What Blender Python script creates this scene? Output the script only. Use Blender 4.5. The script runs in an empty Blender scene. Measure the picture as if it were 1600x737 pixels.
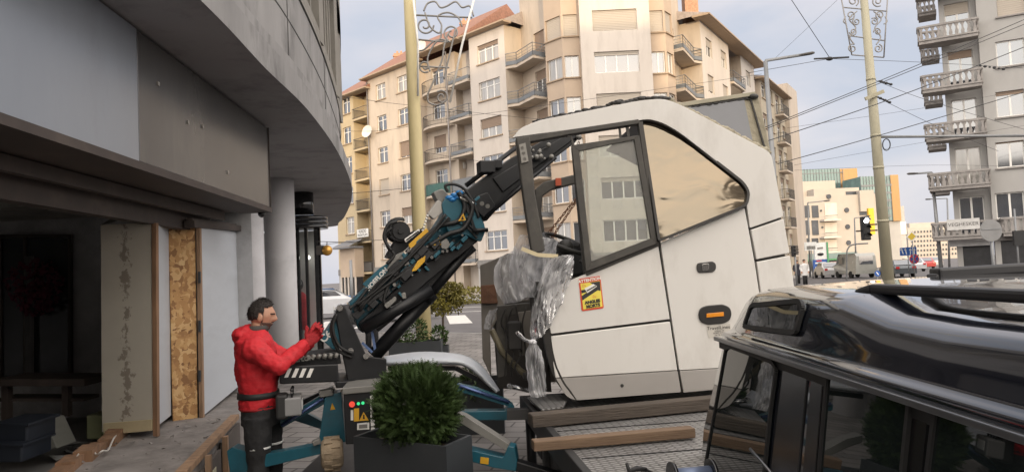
import bpy, bmesh, math, random
from mathutils import Vector as V, Matrix, noise
RND = random.Random(7)
SC = bpy.context.scene
COL = SC.collection
R = math.radians
# ---------------------------------------------------------------- camera
FPX = 1150.0; PITCH = R(2.84); ROLL = R(2.7); CAMH = 1.9
_f = V((0, math.cos(PITCH), math.sin(PITCH)))
_u0 = V((0, -math.sin(PITCH), math.cos(PITCH))); _r0 = V((1, 0, 0))
_r = _r0*math.cos(ROLL) - _u0*math.sin(ROLL)
_u = _u0*math.cos(ROLL) + _r0*math.sin(ROLL)
CAM = V((0, 0, CAMH))
cd = bpy.data.cameras.new('camera'); cam = bpy.data.objects.new('camera', cd); COL.objects.link(cam)
cd.sensor_width = 36; cd.lens = 36*FPX/1600; cd.clip_end = 5000; cd.clip_start = 0.05
cam.matrix_world = Matrix(((_r.x, _u.x, -_f.x, 0), (_r.y, _u.y, -_f.y, 0), (_r.z, _u.z, -_f.z, CAMH), (0, 0, 0, 1)))
SC.camera = cam
# ---------------------------------------------------------------- light
SUN_EL = R(5.0)
SUN_DIR = V((0.15*math.cos(SUN_EL), -0.9887*math.cos(SUN_EL), math.sin(SUN_EL)))   # towards the sun, behind the photographer
w = bpy.data.worlds.new('World'); SC.world = w; w.use_nodes = True
nt = w.node_tree; nt.nodes.clear()
def _n(t, **k):
    n = nt.nodes.new(t)
    for a, b in k.items(): setattr(n, a, b)
    return n
L_ = nt.links.new
sky = _n('ShaderNodeTexSky', sky_type='NISHITA', sun_disc=False)
sky.sun_elevation = SUN_EL; sky.sun_rotation = math.atan2(SUN_DIR.x, SUN_DIR.y)
tc = _n('ShaderNodeTexCoord'); mp = _n('ShaderNodeMapping'); mp.inputs['Scale'].default_value = (1, 1, 2.6)
mp.inputs['Location'].default_value = (0.35, 0.1, 0.2)
no = _n('ShaderNodeTexNoise'); no.inputs['Scale'].default_value = 2.9; no.inputs['Detail'].default_value = 7; no.inputs['Roughness'].default_value = .5
no.inputs['Distortion'].default_value = .25
cr = _n('ShaderNodeValToRGB'); cr.color_ramp.elements[0].position = .38; cr.color_ramp.elements[1].position = .62
L_(tc.outputs['Generated'], mp.inputs['Vector']); L_(mp.outputs[0], no.inputs['Vector']); L_(no.outputs['Fac'], cr.inputs['Fac'])
dot = _n('ShaderNodeVectorMath', operation='DOT_PRODUCT'); dot.inputs[1].default_value = V((0.15, -.93, .34)).normalized()
L_(tc.outputs['Generated'], dot.inputs[0])
rs = _n('ShaderNodeMapRange'); rs.inputs['From Min'].default_value = -.55; rs.inputs['From Max'].default_value = .95
L_(dot.outputs['Value'], rs.inputs['Value'])
base = _n('ShaderNodeValToRGB')           # colour of the overcast away from and towards the sun
base.color_ramp.elements[0].color = (0.62, 0.632, 0.69, 1); base.color_ramp.elements[1].color = (1.0, .925, .82, 1)
L_(rs.outputs[0], base.inputs['Fac'])
lum = _n('ShaderNodeMapRange'); lum.inputs['To Min'].default_value = 9.0; lum.inputs['To Max'].default_value = 30.0
L_(rs.outputs[0], lum.inputs['Value'])
cl = _n('ShaderNodeVectorMath', operation='SCALE'); L_(base.outputs[0], cl.inputs[0]); L_(lum.outputs[0], cl.inputs['Scale'])
# thin breaks in the cloud: warmer lighter streaks and bluer gaps
tint = _n('ShaderNodeMixRGB', blend_type='MULTIPLY'); tint.inputs['Fac'].default_value = 1
tr = _n('ShaderNodeValToRGB'); tr.color_ramp.elements[0].color = (.90, .95, 1.02, 1); tr.color_ramp.elements[1].color = (1.24, 1.165, 1.12, 1)
L_(cr.outputs['Color'], tr.inputs['Fac']); L_(cl.outputs[0], tint.inputs['Color1']); L_(tr.outputs[0], tint.inputs['Color2'])
mx = _n('ShaderNodeMixRGB'); mx.inputs['Fac'].default_value = .9
L_(sky.outputs[0], mx.inputs['Color1']); L_(tint.outputs[0], mx.inputs['Color2'])
bg = _n('ShaderNodeBackground'); bg.inputs['Strength'].default_value = .1
wo = _n('ShaderNodeOutputWorld'); L_(mx.outputs[0], bg.inputs['Color']); L_(bg.outputs[0], wo.inputs['Surface'])
sl = bpy.data.lights.new('sun', 'SUN'); sl.energy = 2.2; sl.angle = R(.5); sl.color = (1.0, .76, .47)
so = bpy.data.objects.new('sun', sl); COL.objects.link(so)
so.rotation_euler = (-SUN_DIR).to_track_quat('-Z', 'Y').to_euler(); so.location = (10, -60, 40)
SC.view_settings.view_transform = 'Standard'; SC.view_settings.look = 'None'
SC.view_settings.gamma = 1; SC.view_settings.use_curve_mapping = False; SC.view_settings.exposure = 0.35
SC.cycles.max_bounces = 8; SC.cycles.transparent_max_bounces = 16
SC.cycles.caustics_reflective = False; SC.cycles.caustics_refractive = False
SC.cycles.sample_clamp_indirect = 6
# ---------------------------------------------------------------- picture measurements -> places
def ray(px, py): return _f + _r*((px-800)/FPX) - _u*((py-368.5)/FPX)
def at(px, py, Y): d = ray(px, py); return CAM + d*(Y/d.y)
def onz(px, py, z): d = ray(px, py); return CAM + d*((z-CAMH)/d.z)
def onx(px, py, x): d = ray(px, py); return CAM + d*(x/d.x)
class Fr:
    """a vertical or tilted plane: o, u (along), n (towards the viewer)"""
    def __init__(s, o, u, n=None, v=None):
        s.o = V(o); s.u = V(u).normalized()
        if n is None:
            n = V((0, 0, 1)).cross(s.u)
            if n.dot(CAM - s.o) < 0: n = -n
        s.n = V(n).normalized(); s.v = s.n.cross(s.u)
        if s.v.z < 0: s.v = -s.v
    def pt(s, px, py, off=0):
        d = ray(px, py); o = s.o + s.n*off
        return CAM + d*((o-CAM).dot(s.n)/d.dot(s.n))
    def uv(s, px, py, off=0):
        p = s.pt(px, py, off) - s.o
        return p.dot(s.u), p.dot(s.v)
    def w(s, a, b, off=0): return s.o + s.u*a + s.v*b + s.n*off
def flat(Y, yaw=0): return Fr((0, Y, 0), (math.cos(R(yaw)), math.sin(R(yaw)), 0))
# ---------------------------------------------------------------- mesh builder
ORG = {}
def world_org(o):
    return ORG.get(o.name, V((0, 0, 0))) if o else V((0, 0, 0))
class MB:
    def __init__(s): s.v = []; s.f = []; s.m = []; s.k = 0; s.sm = []
    def add(s, vs, fs, smooth=False):
        b = len(s.v); s.v += [V(p) for p in vs]
        for f in fs: s.f.append([b+i for i in f]); s.m.append(s.k); s.sm.append(smooth)
        return s
    def quad(s, *p): return s.add(p, [range(len(p))])
    def obox(s, o, X, Y, Z, x0, x1, y0, y1, z0, z1):
        P = [o + X*a + Y*b + Z*c for c in (z0, z1) for b in (y0, y1) for a in (x0, x1)]
        return s.add(P, [(0, 2, 3, 1), (4, 5, 7, 6), (0, 1, 5, 4), (2, 6, 7, 3), (0, 4, 6, 2), (1, 3, 7, 5)])
    def box(s, x0, x1, y0, y1, z0, z1):
        return s.obox(V((0, 0, 0)), V((1, 0, 0)), V((0, 1, 0)), V((0, 0, 1)), x0, x1, y0, y1, z0, z1)
    def prism(s, pts, ext):
        ext = V(ext); n = len(pts); pts = [V(p) for p in pts]
        s.add(pts + [p+ext for p in pts], [list(range(n)), list(range(2*n-1, n-1, -1))] + [(i, i+n, (i+1) % n+n, (i+1) % n) for i in range(n)])
        return s
    def tube(s, pts, r, seg=8, cap=True):
        pts = [V(p) for p in pts]; n = len(pts); rr = r if isinstance(r, (list, tuple)) else [r]*n
        vs = []; prev = None
        for i, p in enumerate(pts):
            t = (pts[min(i+1, n-1)] - pts[max(i-1, 0)])
            t = t.normalized() if t.length > 1e-9 else V((0, 0, 1))
            if prev is None:
                a = V((0, 0, 1)) if abs(t.z) < .9 else V((1, 0, 0)); x = t.cross(a).normalized()
            else:
                x = prev - t*prev.dot(t); x = x.normalized() if x.length > 1e-6 else t.orthogonal().normalized()
            prev = x; y = t.cross(x)
            for k in range(seg):
                an = 2*math.pi*k/seg; vs.append(p + x*(rr[i]*math.cos(an)) + y*(rr[i]*math.sin(an)))
        fs = [(i*seg+k, i*seg+(k+1) % seg, (i+1)*seg+(k+1) % seg, (i+1)*seg+k) for i in range(n-1) for k in range(seg)]
        s.add(vs, fs, True)
        if cap:
            b = len(s.v)-n*seg
            s.f += [[b+k for k in range(seg)][::-1], [b+(n-1)*seg+k for k in range(seg)]]; s.m += [s.k]*2; s.sm += [False]*2
        return s
    def cyl(s, a, b, r0, r1=None, seg=16): return s.tube([a, b], [r0, r0 if r1 is None else r1], seg)
    def bar(s, a, b, w, h, up=(0, 0, 1)):
        a = V(a); b = V(b); t = (b-a).normalized(); up = V(up)
        x = t.cross(up); x = x.normalized() if x.length > 1e-6 else t.orthogonal().normalized(); y = x.cross(t)
        return s.obox(a, x, t, y, -w/2, w/2, 0, (b-a).length, -h/2, h/2)
    def ball(s, c, r, seg=12, ring=8, sc=(1, 1, 1)):
        vs = []; c = V(c)
        for i in range(ring+1):
            th = math.pi*i/ring
            for k in range(seg):
                an = 2*math.pi*k/seg
                vs.append(c + V((sc[0]*r*math.sin(th)*math.cos(an), sc[1]*r*math.sin(th)*math.sin(an), sc[2]*r*math.cos(th))))
        return s.add(vs, [(i*seg+k, (i+1)*seg+k, (i+1)*seg+(k+1) % seg, i*seg+(k+1) % seg) for i in range(ring) for k in range(seg)], True)
    def build(s, name, mats, parent=None, bevel=0, label=None, cat=None, group=None, kind=None, subsurf=0, org=None, merge=False, seg=2):
        if org is None:
            if parent is not None: org = world_org(parent)
            else:
                xs = [p.x for p in s.v]; ys = [p.y for p in s.v]; zs = [p.z for p in s.v]
                org = V(((min(xs)+max(xs))/2, (min(ys)+max(ys))/2, min(zs)))
        me = bpy.data.meshes.new(name)
        me.from_pydata([tuple(p-org) for p in s.v], [], s.f)
        for m_ in (mats if isinstance(mats, (list, tuple)) else [mats]): me.materials.append(m_)
        me.polygons.foreach_set('material_index', s.m); me.polygons.foreach_set('use_smooth', s.sm)
        bm = bmesh.new(); bm.from_mesh(me)
        if merge: bmesh.ops.remove_doubles(bm, verts=bm.verts, dist=1e-4)
        bmesh.ops.recalc_face_normals(bm, faces=bm.faces); bm.to_mesh(me); bm.free(); me.update()
        o = bpy.data.objects.new(name, me); COL.objects.link(o)
        if parent is not None: o.parent = parent
        else: o.location = org
        ORG[o.name] = org
        if bevel:
            b = o.modifiers.new('bevel', 'BEVEL'); b.width = bevel; b.segments = seg; b.limit_method = 'ANGLE'; b.angle_limit = R(35)
        if subsurf:
            b = o.modifiers.new('sub', 'SUBSURF'); b.levels = subsurf; b.render_levels = subsurf
        tag(o, label, cat, group, kind); return o
def tag(o, label=None, cat=None, group=None, kind=None):
    if label: o['label'] = label
    if cat: o['category'] = cat
    if group: o['group'] = group
    if kind: o['kind'] = kind
    return o
def thing(name, loc, label, cat, group=None):
    o = bpy.data.objects.new(name, None); COL.objects.link(o); o.location = V(loc); o.empty_display_size = .2
    ORG[o.name] = V(loc); return tag(o, label, cat, group)
def copy_tree(o, parent=None):
    c = o.copy(); COL.objects.link(c); c.parent = parent
    for ch in [x for x in bpy.data.objects if x.parent == o]: copy_tree(ch, c)
    return c
def text(s, fr, a, b, size, m, parent, off=.004, name='lettering', rot=0, sx=1, bold=0):
    cu = bpy.data.curves.new(name, 'FONT'); cu.body = s; cu.size = size; cu.align_x = 'CENTER'; cu.align_y = 'CENTER'; cu.extrude = .0006; cu.offset = bold
    cu.materials.append(m)
    t_ = bpy.data.objects.new('tmp', cu); COL.objects.link(t_); me = bpy.data.meshes.new_from_object(t_.evaluated_get(bpy.context.evaluated_depsgraph_get()))
    bpy.data.objects.remove(t_); bpy.data.curves.remove(cu)
    o = bpy.data.objects.new(name, me); COL.objects.link(o); o.parent = parent
    X = fr.u if fr.u.cross(fr.v).dot(fr.n) > 0 else -fr.u
    c, s_ = math.cos(rot), math.sin(rot); X2 = X*c + fr.v*s_; Y2 = fr.v*c - X*s_
    p = fr.w(a, b, off) - world_org(parent); X2 = X2*sx
    o.matrix_local = Matrix(((X2.x, Y2.x, fr.n.x, p.x), (X2.y, Y2.y, fr.n.y, p.y), (X2.z, Y2.z, fr.n.z, p.z), (0, 0, 0, 1)))
    return o
# ---------------------------------------------------------------- materials
MT = {}
def pm(name, col, rough=.6, metal=0, var=.12, scale=3.0, bump=0, bscale=30, spec=.5, grime=0, gcol=(.05, .045, .04), gscale=1.2, trans=0, coat=0, stretch=(1, 1, 1), emit=None, alpha=1):
    if name in MT: return MT[name]
    m = bpy.data.materials.new(name); m.use_nodes = True; t = m.node_tree; b = t.nodes['Principled BSDF']; ln = t.links.new
    def N(ty, **k):
        n = t.nodes.new(ty)
        for a, c in k.items(): setattr(n, a, c)
        return n
    co = N('ShaderNodeTexCoord'); mpp = N('ShaderNodeMapping'); mpp.inputs['Scale'].default_value = stretch; ln(co.outputs['Object'], mpp.inputs[0])
    nz = N('ShaderNodeTexNoise'); nz.inputs['Scale'].default_value = scale; nz.inputs['Detail'].default_value = 6; nz.inputs['Roughness'].default_value = .6
    ln(mpp.outputs[0], nz.inputs['Vector'])
    rp = N('ShaderNodeValToRGB'); rp.color_ramp.elements[0].position = .3; rp.color_ramp.elements[1].position = .7
    rp.color_ramp.elements[0].color = (*[max(0, c*(1-var)) for c in col], 1); rp.color_ramp.elements[1].color = (*[min(1, c*(1+var)) for c in col], 1)
    ln(nz.outputs['Fac'], rp.inputs['Fac']); out = rp.outputs['Color']
    if grime:
        g = N('ShaderNodeTexNoise'); g.inputs['Scale'].default_value = gscale; g.inputs['Detail'].default_value = 9; g.inputs['Roughness'].default_value = .7
        ln(mpp.outputs[0], g.inputs['Vector'])
        gr = N('ShaderNodeValToRGB'); gr.color_ramp.elements[0].position = .5; gr.color_ramp.elements[1].position = .72
        gr.color_ramp.elements[1].color = (grime, grime, grime, 1); ln(g.outputs['Fac'], gr.inputs['Fac'])
        mi = N('ShaderNodeMixRGB'); mi.inputs['Color2'].default_value = (*gcol, 1); ln(gr.outputs['Color'], mi.inputs['Fac']); ln(out, mi.inputs['Color1']); out = mi.outputs[0]
    ln(out, b.inputs['Base Color']); b.inputs['Metallic'].default_value = metal
    b.inputs['Specular IOR Level'].default_value = spec
    if trans: b.inputs['Transmission Weight'].default_value = trans
    if coat: b.inputs['Coat Weight'].default_value = coat; b.inputs['Coat Roughness'].default_value = .03
    if alpha < 1: b.inputs['Alpha'].default_value = alpha
    rr = N('ShaderNodeMapRange'); rr.inputs['To Min'].default_value = max(.0, rough*.8); rr.inputs['To Max'].default_value = min(1, rough*1.25)
    ln(nz.outputs['Fac'], rr.inputs['Value']); ln(rr.outputs[0], b.inputs['Roughness'])
    if bump:
        bn = N('ShaderNodeTexNoise'); bn.inputs['Scale'].default_value = bscale; bn.inputs['Detail'].default_value = 5; ln(mpp.outputs[0], bn.inputs['Vector'])
        bu = N('ShaderNodeBump'); bu.inputs['Strength'].default_value = bump; bu.inputs['Distance'].default_value = .02
        ln(bn.outputs['Fac'], bu.inputs['Height']); ln(bu.outputs[0], b.inputs['Normal'])
    if emit: b.inputs['Emission Color'].default_value = (*emit[0], 1); b.inputs['Emission Strength'].default_value = emit[1]
    MT[name] = m; return m
def glassmat(name, tint=(.9, .95, .95), refl=.12, rough=.02, dirt=.0):
    if name in MT: return MT[name]
    m = bpy.data.materials.new(name); m.use_nodes = True; t = m.node_tree; t.nodes.clear(); ln = t.links.new
    tr = t.nodes.new('ShaderNodeBsdfTransparent'); tr.inputs[0].default_value = (*tint, 1)
    gl = t.nodes.new('ShaderNodeBsdfGlossy'); gl.inputs['Roughness'].default_value = rough; gl.inputs[0].default_value = (.95, .95, .95, 1)
    lw = t.nodes.new('ShaderNodeLayerWeight'); lw.inputs['Blend'].default_value = .25
    mr = t.nodes.new('ShaderNodeMapRange'); mr.inputs['To Min'].default_value = refl; mr.inputs['To Max'].default_value = .9; ln(lw.outputs['Fresnel'], mr.inputs['Value'])
    mi = t.nodes.new('ShaderNodeMixShader'); ln(mr.outputs[0], mi.inputs[0]); ln(tr.outputs[0], mi.inputs[1]); ln(gl.outputs[0], mi.inputs[2]); last = mi.outputs[0]
    if dirt:
        df = t.nodes.new('ShaderNodeBsdfDiffuse'); df.inputs[0].default_value = (.75, .72, .68, 1)
        nz = t.nodes.new('ShaderNodeTexNoise'); nz.inputs['Scale'].default_value = 3; nz.inputs['Detail'].default_value = 7
        co = t.nodes.new('ShaderNodeTexCoord'); ln(co.outputs['Object'], nz.inputs['Vector'])
        m2 = t.nodes.new('ShaderNodeMapRange'); m2.inputs['To Min'].default_value = dirt*.4; m2.inputs['To Max'].default_value = dirt*1.5; ln(nz.outputs['Fac'], m2.inputs['Value'])
        mj = t.nodes.new('ShaderNodeMixShader'); ln(m2.outputs[0], mj.inputs[0]); ln(last, mj.inputs[1]); ln(df.outputs[0], mj.inputs[2]); last = mj.outputs[0]
    o = t.nodes.new('ShaderNodeOutputMaterial'); ln(last, o.inputs['Surface']); MT[name] = m; return m
UP = V((0, 0, 1))
# ================================================================ THE SETTING
STUC = pm('stucco_cream', (.49, .415, .335), .9, var=.10, scale=.6, bump=.15, bscale=20, grime=.6, gcol=(.29, .245, .20), gscale=.9, stretch=(1, 1, .25))
STUP = pm('stucco_pale', (.54, .485, .43), .9, var=.08, scale=.6, bump=.15, bscale=20, grime=.55, gcol=(.36, .31, .265), gscale=.9, stretch=(1, 1, .22))
STUY = pm('stucco_yellow', (.46, .37, .235), .9, var=.1, scale=.6, bump=.15, bscale=20, grime=.35, gcol=(.33, .27, .18), gscale=.5)
STUO = pm('stucco_ochre', (.44, .345, .26), .9, var=.07, scale=.6, bump=.15, bscale=20, grime=.25, gcol=(.28, .21, .16), gscale=.5)
STUG = pm('stucco_grey', (.36, .35, .335), .92, var=.08, scale=.5, bump=.2, bscale=20, grime=.35, gcol=(.24, .23, .22), gscale=.45, stretch=(1, 1, .5))
STUW = pm('render_white', (.40, .36, .315), .85, var=.05, scale=.3, grime=.15, gcol=(.5, .45, .4), gscale=.3)
CONC = pm('balcony_concrete', (.27, .25, .235), .9, var=.2, scale=2, bump=.3, bscale=15, grime=.5, gcol=(.13, .12, .11), gscale=1.5)
WFRM = pm('window_white', (.72, .70, .66), .5, var=.05)
BFRM = pm('window_brown', (.13, .075, .05), .5, var=.15)
PANE = pm('facade_pane', (.045, .05, .06), .06, var=.5, scale=.25, spec=.9)
PANL = pm('curtained_pane', (.30, .285, .26), .1, var=.35, scale=1.2, spec=.8, stretch=(3, 3, .2))
SHUT = pm('roller_shutter', (.26, .19, .14), .7, var=.1, scale=4, stretch=(.2, .2, 30))
SHUTL = pm('roller_shutter_pale', (.42, .37, .31), .7, var=.1, scale=4, stretch=(.2, .2, 30))
RAIL = pm('rail_iron', (.07, .065, .06), .6, var=.2)
RAILG = pm('rail_grey', (.16, .17, .18), .6, var=.1)
GREEN = pm('green_panel', (.035, .10, .085), .5, var=.15)
TILE = pm('roof_tile_red', (.25, .125, .085), .85, var=.3, scale=6, bump=.5, bscale=14, grime=.4, gcol=(.16, .09, .06), gscale=1)
TILG = pm('roof_tile_grey', (.34, .29, .26), .85, var=.2, scale=6, bump=.5, bscale=14)
TRIM = pm('eave_trim', (.36, .27, .19), .8, var=.1)
GUT = pm('gutter_zinc', (.22, .2, .19), .5, metal=.3, var=.1)
DARK = pm('shop_dark', (.03, .03, .033), .3, var=.3, spec=.6)
PANE.node_tree.nodes['Principled BSDF'].inputs['IOR'].default_value = 2.1; PANL.node_tree.nodes['Principled BSDF'].inputs['IOR'].default_value = 1.9
class Wl(Fr):
    def __init__(s, A, B):
        A = V((A[0], A[1], 0)); B = V((B[0], B[1], 0)); Fr.__init__(s, A, B-A); s.L = (B-A).length; s.ops = []
    def col(s, px, py): return s.uv(px, py)[0]
    def opening(s, u0, u1, za, zb): s.ops.append((max(.05, u0), min(s.L-.05, u1), za, zb))
    def mesh(s, mb, z0, z1, dep=.22):
        us = sorted({0, s.L, *[o[0] for o in s.ops], *[o[1] for o in s.ops]}); zs = sorted({z0, z1, *[o[2] for o in s.ops], *[o[3] for o in s.ops]})
        us = [a for a in us if 0 <= a <= s.L]; zs = [a for a in zs if z0 <= a <= z1]
        for a, b in zip(us, us[1:]):
            run = None
            for c, d in zip(zs, zs[1:]):
                if d-c < 1e-6 or b-a < 1e-6: continue
                if any(o[0] <= (a+b)/2 <= o[1] and o[2] <= (c+d)/2 <= o[3] for o in s.ops): continue
                mb.quad(s.w(a, c), s.w(b, c), s.w(b, d), s.w(a, d))
        for a, b, c, d in s.ops:
            for (p, q) in (((a, c), (b, c)), ((b, c), (b, d)), ((b, d), (a, d)), ((a, d), (a, c))):
                mb.quad(s.w(*p), s.w(*q), s.w(*q, -dep), s.w(*p, -dep))
    def box(s, mb, u0, u1, n0, n1, z0, z1): return mb.obox(s.o, s.u, s.n, UP, u0, u1, n0, n1, z0, z1)
def window(b, w, u0, u1, za, zb, n=2, blind=0, sill=True, fr=None, pane=None, shut=None, ins=-.15, transom=True, cut=True):
    u0, u1 = max(.06, u0), min(w.L-.06, u1)
    if u1-u0 < .2: return None
    if cut: w.opening(u0, u1, za, zb)
    m = MB(); t = .07; i = ins
    w.box(m, u0+.005, u0+t, i-.04, i, za, zb); w.box(m, u1-t, u1-.005, i-.04, i, za, zb)
    w.box(m, u0+t, u1-t, i-.04, i, za+.003, za+t); w.box(m, u0+t, u1-t, i-.04, i, zb-t, zb-.003)
    for k in range(1, n):
        uc = u0+(u1-u0)*k/n; w.box(m, uc-.055, uc+.055, i-.04, i+.004, za+t, zb-t)
    if transom:
        zt = za+(zb-za)*.7; w.box(m, u0+t, u1-t, i-.042, i-.002, zt-.03, zt+.03)
    f = m.build('window', fr or WFRM, b)
    m = MB(); m.quad(w.w(u0+.01, za+.01, i-.03), w.w(u1-.01, za+.01, i-.03), w.w(u1-.01, zb-.01, i-.03), w.w(u0+.01, zb-.01, i-.03))
    m.build('pane', pane or (PANE if RND.random() < .62 else PANL), f)
    if blind:
        m = MB(); z = zb-(zb-za)*blind; k = max(2, int((zb-z)/.12))
        for q in range(k):
            a, c = z+(zb-z)*q/k, z+(zb-z)*(q+.86)/k
            w.box(m, u0+.04, u1-.04, i+.012, i+.035, a, c)
        w.box(m, u0+.04, u1-.04, i+.004, i+.012, z, zb)
        m.build('shutter', shut or SHUT, f)
    if sill:
        m = MB(); w.box(m, u0-.1, u1+.1, .002, .12, za-.1, za-.01); m.build('sill', TRIM if fr is None else CONC, f)
    return f
def balcony(b, pts, z, mslab, mrail, h=1.0, t=.18, infill=None, bars=True, nm='balcony', gap=.14, solid=0):
    """slab on plan points (first and last touch the wall) with a railing round the free edges"""
    m = MB(); m.prism([V((p[0], p[1], z-t)) for p in pts], (0, 0, t)); s = m.build(nm, mslab, b)
    m = MB()
    for p, q in zip(pts, pts[1:]):
        p = V((p[0], p[1], z)); q = V((q[0], q[1], z)); d = q-p; ln = d.length
        m.bar(p+UP*h, q+UP*h, .05, .04); m.bar(p+UP*.08, q+UP*.08, .03, .03)
        if bars:
            for k in range(int(ln/gap)+1): m.bar(p+d*min(1, k*gap/ln), p+d*min(1, k*gap/ln)+UP*h, .016, .016, (1, 0, 0))
        else:
            for k in range(1, 4): m.bar(p+UP*h*k/4, q+UP*h*k/4, .022, .022)
            for k in range(int(ln/.9)+2): m.bar(p+d*min(1, k*.9/ln), p+d*min(1, k*.9/ln)+UP*h, .03, .03, (1, 0, 0))
        if solid: m.bar(p+UP*(.1+solid/2), q+UP*(.1+solid/2), .025, solid)
    r = m.build('railing', mrail, s)
    return s
SILL = [.7+3.05*k for k in range(8)]       # sill heights, floor by floor
# ---- ground
def gz(x, y):
    d = max(0, y-75)*.006; return -min(d, 2.2)
m = MB(); xs = [-300, -120, -60, -30, -10, 0, 10, 20, 30, 45, 60, 90, 130, 200, 400]; ys = [-300, -120, -60, -20, 0, 20, 40, 60, 75, 100, 140, 200, 300, 500, 900, 1600]
m.add([(x, y, gz(x, y)) for y in ys for x in xs], [(j*len(xs)+i, j*len(xs)+i+1, (j+1)*len(xs)+i+1, (j+1)*len(xs)+i) for j in range(len(ys)-1) for i in range(len(xs)-1)])
ASPH = pm('asphalt', (.115, .108, .108), .85, var=.2, scale=1.2, bump=.3, bscale=60, grime=.3, gcol=(.06, .057, .055), gscale=.4)
m.build('ground', ASPH, kind='structure', org=V((0, 0, 0)))
def paver_mat():
    m = bpy.data.materials.new('paving'); m.use_nodes = True; t = m.node_tree; b = t.nodes['Principled BSDF']; ln = t.links.new
    co = t.nodes.new('ShaderNodeTexCoord'); mpp = t.nodes.new('ShaderNodeMapping'); mpp.inputs['Rotation'].default_value = (0, 0, R(12)); ln(co.outputs['Object'], mpp.inputs[0])
    br = t.nodes.new('ShaderNodeTexBrick'); br.inputs['Scale'].default_value = 1; br.inputs['Brick Width'].default_value = .42; br.inputs['Row Height'].default_value = .26
    br.inputs['Mortar Size'].default_value = .012; br.inputs['Color1'].default_value = (.27, .255, .245, 1); br.inputs['Color2'].default_value = (.20, .19, .185, 1); br.inputs['Mortar'].default_value = (.08, .075, .07, 1)
    ln(mpp.outputs[0], br.inputs['Vector'])
    nz = t.nodes.new('ShaderNodeTexNoise'); nz.inputs['Scale'].default_value = 1.6; nz.inputs['Detail'].default_value = 8; ln(co.outputs['Object'], nz.inputs['Vector'])
    mu = t.nodes.new('ShaderNodeMixRGB'); mu.blend_type = 'MULTIPLY'; mu.inputs['Fac'].default_value = .8
    rp = t.nodes.new('ShaderNodeValToRGB'); rp.color_ramp.elements[0].color = (.55, .53, .5, 1); rp.color_ramp.elements[1].color = (1.1, 1.08, 1.05, 1); rp.color_ramp.elements[0].position = .3; rp.color_ramp.elements[1].position = .7
    ln(nz.outputs['Fac'], rp.inputs['Fac']); ln(br.outputs['Color'], mu.inputs['Color1']); ln(rp.outputs[0], mu.inputs['Color2']); ln(mu.outputs[0], b.inputs['Base Color'])
    bu = t.nodes.new('ShaderNodeBump'); bu.inputs['Strength'].default_value = .4; bu.inputs['Distance'].default_value = .01; ln(br.outputs['Fac'], bu.inputs['Height']); bu.invert = True; ln(bu.outputs[0], b.inputs['Normal'])
    b.inputs['Roughness'].default_value = .8; return m
m = MB(); m.prism([V(p) for p in ((-14, -30, .02), (2.2, -30, .02), (1.6, 7, .02), (.9, 14, .02), (-.4, 21.5, .02), (-4, 24, .02), (-12, 26, .02), (-14, 26, .02))], (0, 0, .12))
PAVE = paver_mat()
m.build('pavement', PAVE, kind='structure', org=V((0, 0, 0)))
KERB = pm('kerb_stone', (.30, .29, .275), .85, var=.2, scale=4)
m = MB()
for a, b in (((1.6, 7), (.9, 14)), ((.9, 14), (-.4, 21.5)), ((-.4, 21.5), (-4, 24)), ((-4, 24), (-12, 26))): m.bar(V((*a, .085)), V((*b, .085)), .18, .14)
m.build('kerb', KERB, kind='structure', org=V((0, 0, 0)))
# far pavement along the houses
m = MB(); m.prism([V((x, y, .02)) for x, y in ((-60, 108), (-17, 66.5), (-3, 51.5), (3, 46.5), (11, 46.5), (17, 54), (40, 92), (46, 92), (30, 100), (-60, 130))], (0, 0, .11)); m.build('far_pavement', KERB, kind='structure', org=V((0, 0, 0)))
PAINT = pm('road_paint', (.62, .60, .56), .7, var=.12, scale=5, grime=.35, gcol=(.25, .24, .23), gscale=3)
m = MB()
for k in range(9):
    x = -14+k*1.9; m.quad((x, 29, .004), (x+.9, 29, .004), (x+.2, 35, .004), (x-.7, 35, .004))
for a, b in (((-30, 41), (2, 37.5)), ((-30, 46), (0, 42.6))): m.quad((*a, .004), (*b, .004), (b[0], b[1]+.3, .004), (a[0], a[1]+.3, .004))
m.build('road_markings', PAINT, kind='structure', org=V((0, 0, 0)))

# ---- corner apartment block : bay, recess, tower, right wing
P0 = at(795, 150, 57.2); dL = V((-.70, .714, 0)).normalized()
planeL = Fr((P0.x, P0.y, 0), -dL)
def onL(px, py, off=0): p = planeL.pt(px, py, off); return V((p.x, p.y, 0))
def pl(px, py, d): p = at(px, py, d); return V((p.x, p.y, 0))
Cb0, Cb1 = onL(736, 150), onL(792, 150)
perpL = V((.714, .70, 0)).normalized()
S1 = Cb1 + perpL*1.9
T0, T1 = pl(909, 100, 52.5), pl(1019, 100, 52.5)
B0 = T0 + V((0, .75, 0)); Bq = pl(880, 100, 53.3); Bq.y = B0.y; Bp = pl(853, 100, 54.6); WB = Bp + V((.45, .5, 0))
B1 = T1 + V((0, .75, 0)); Br = pl(1042, 100, 53.3); Br.y = B1.y; Bs = pl(1054, 100, 54.4); WBs = Bs + V((-.45, .5, 0))
Rc = pl(1097, 100, 58.6); dR = V((.526, .85, 0)).normalized(); perpR = V((-dR.y, dR.x, 0)); S2 = Rc + perpR*1.7
planeR = Fr((Rc.x, Rc.y, 0), dR)
def onR(px, py, off=0): p = planeR.pt(px, py, off); return V((p.x, p.y, 0))
Rd = onR(1140, 110); Re = onR(1160, 140); Rf = onR(1183, 190)
blk = thing('apartment_block', (T0.x, T0.y, 0), 'cream art deco corner apartment block with projecting tower behind the white coach cab', 'apartment building')
EAVE = 21.5
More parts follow.
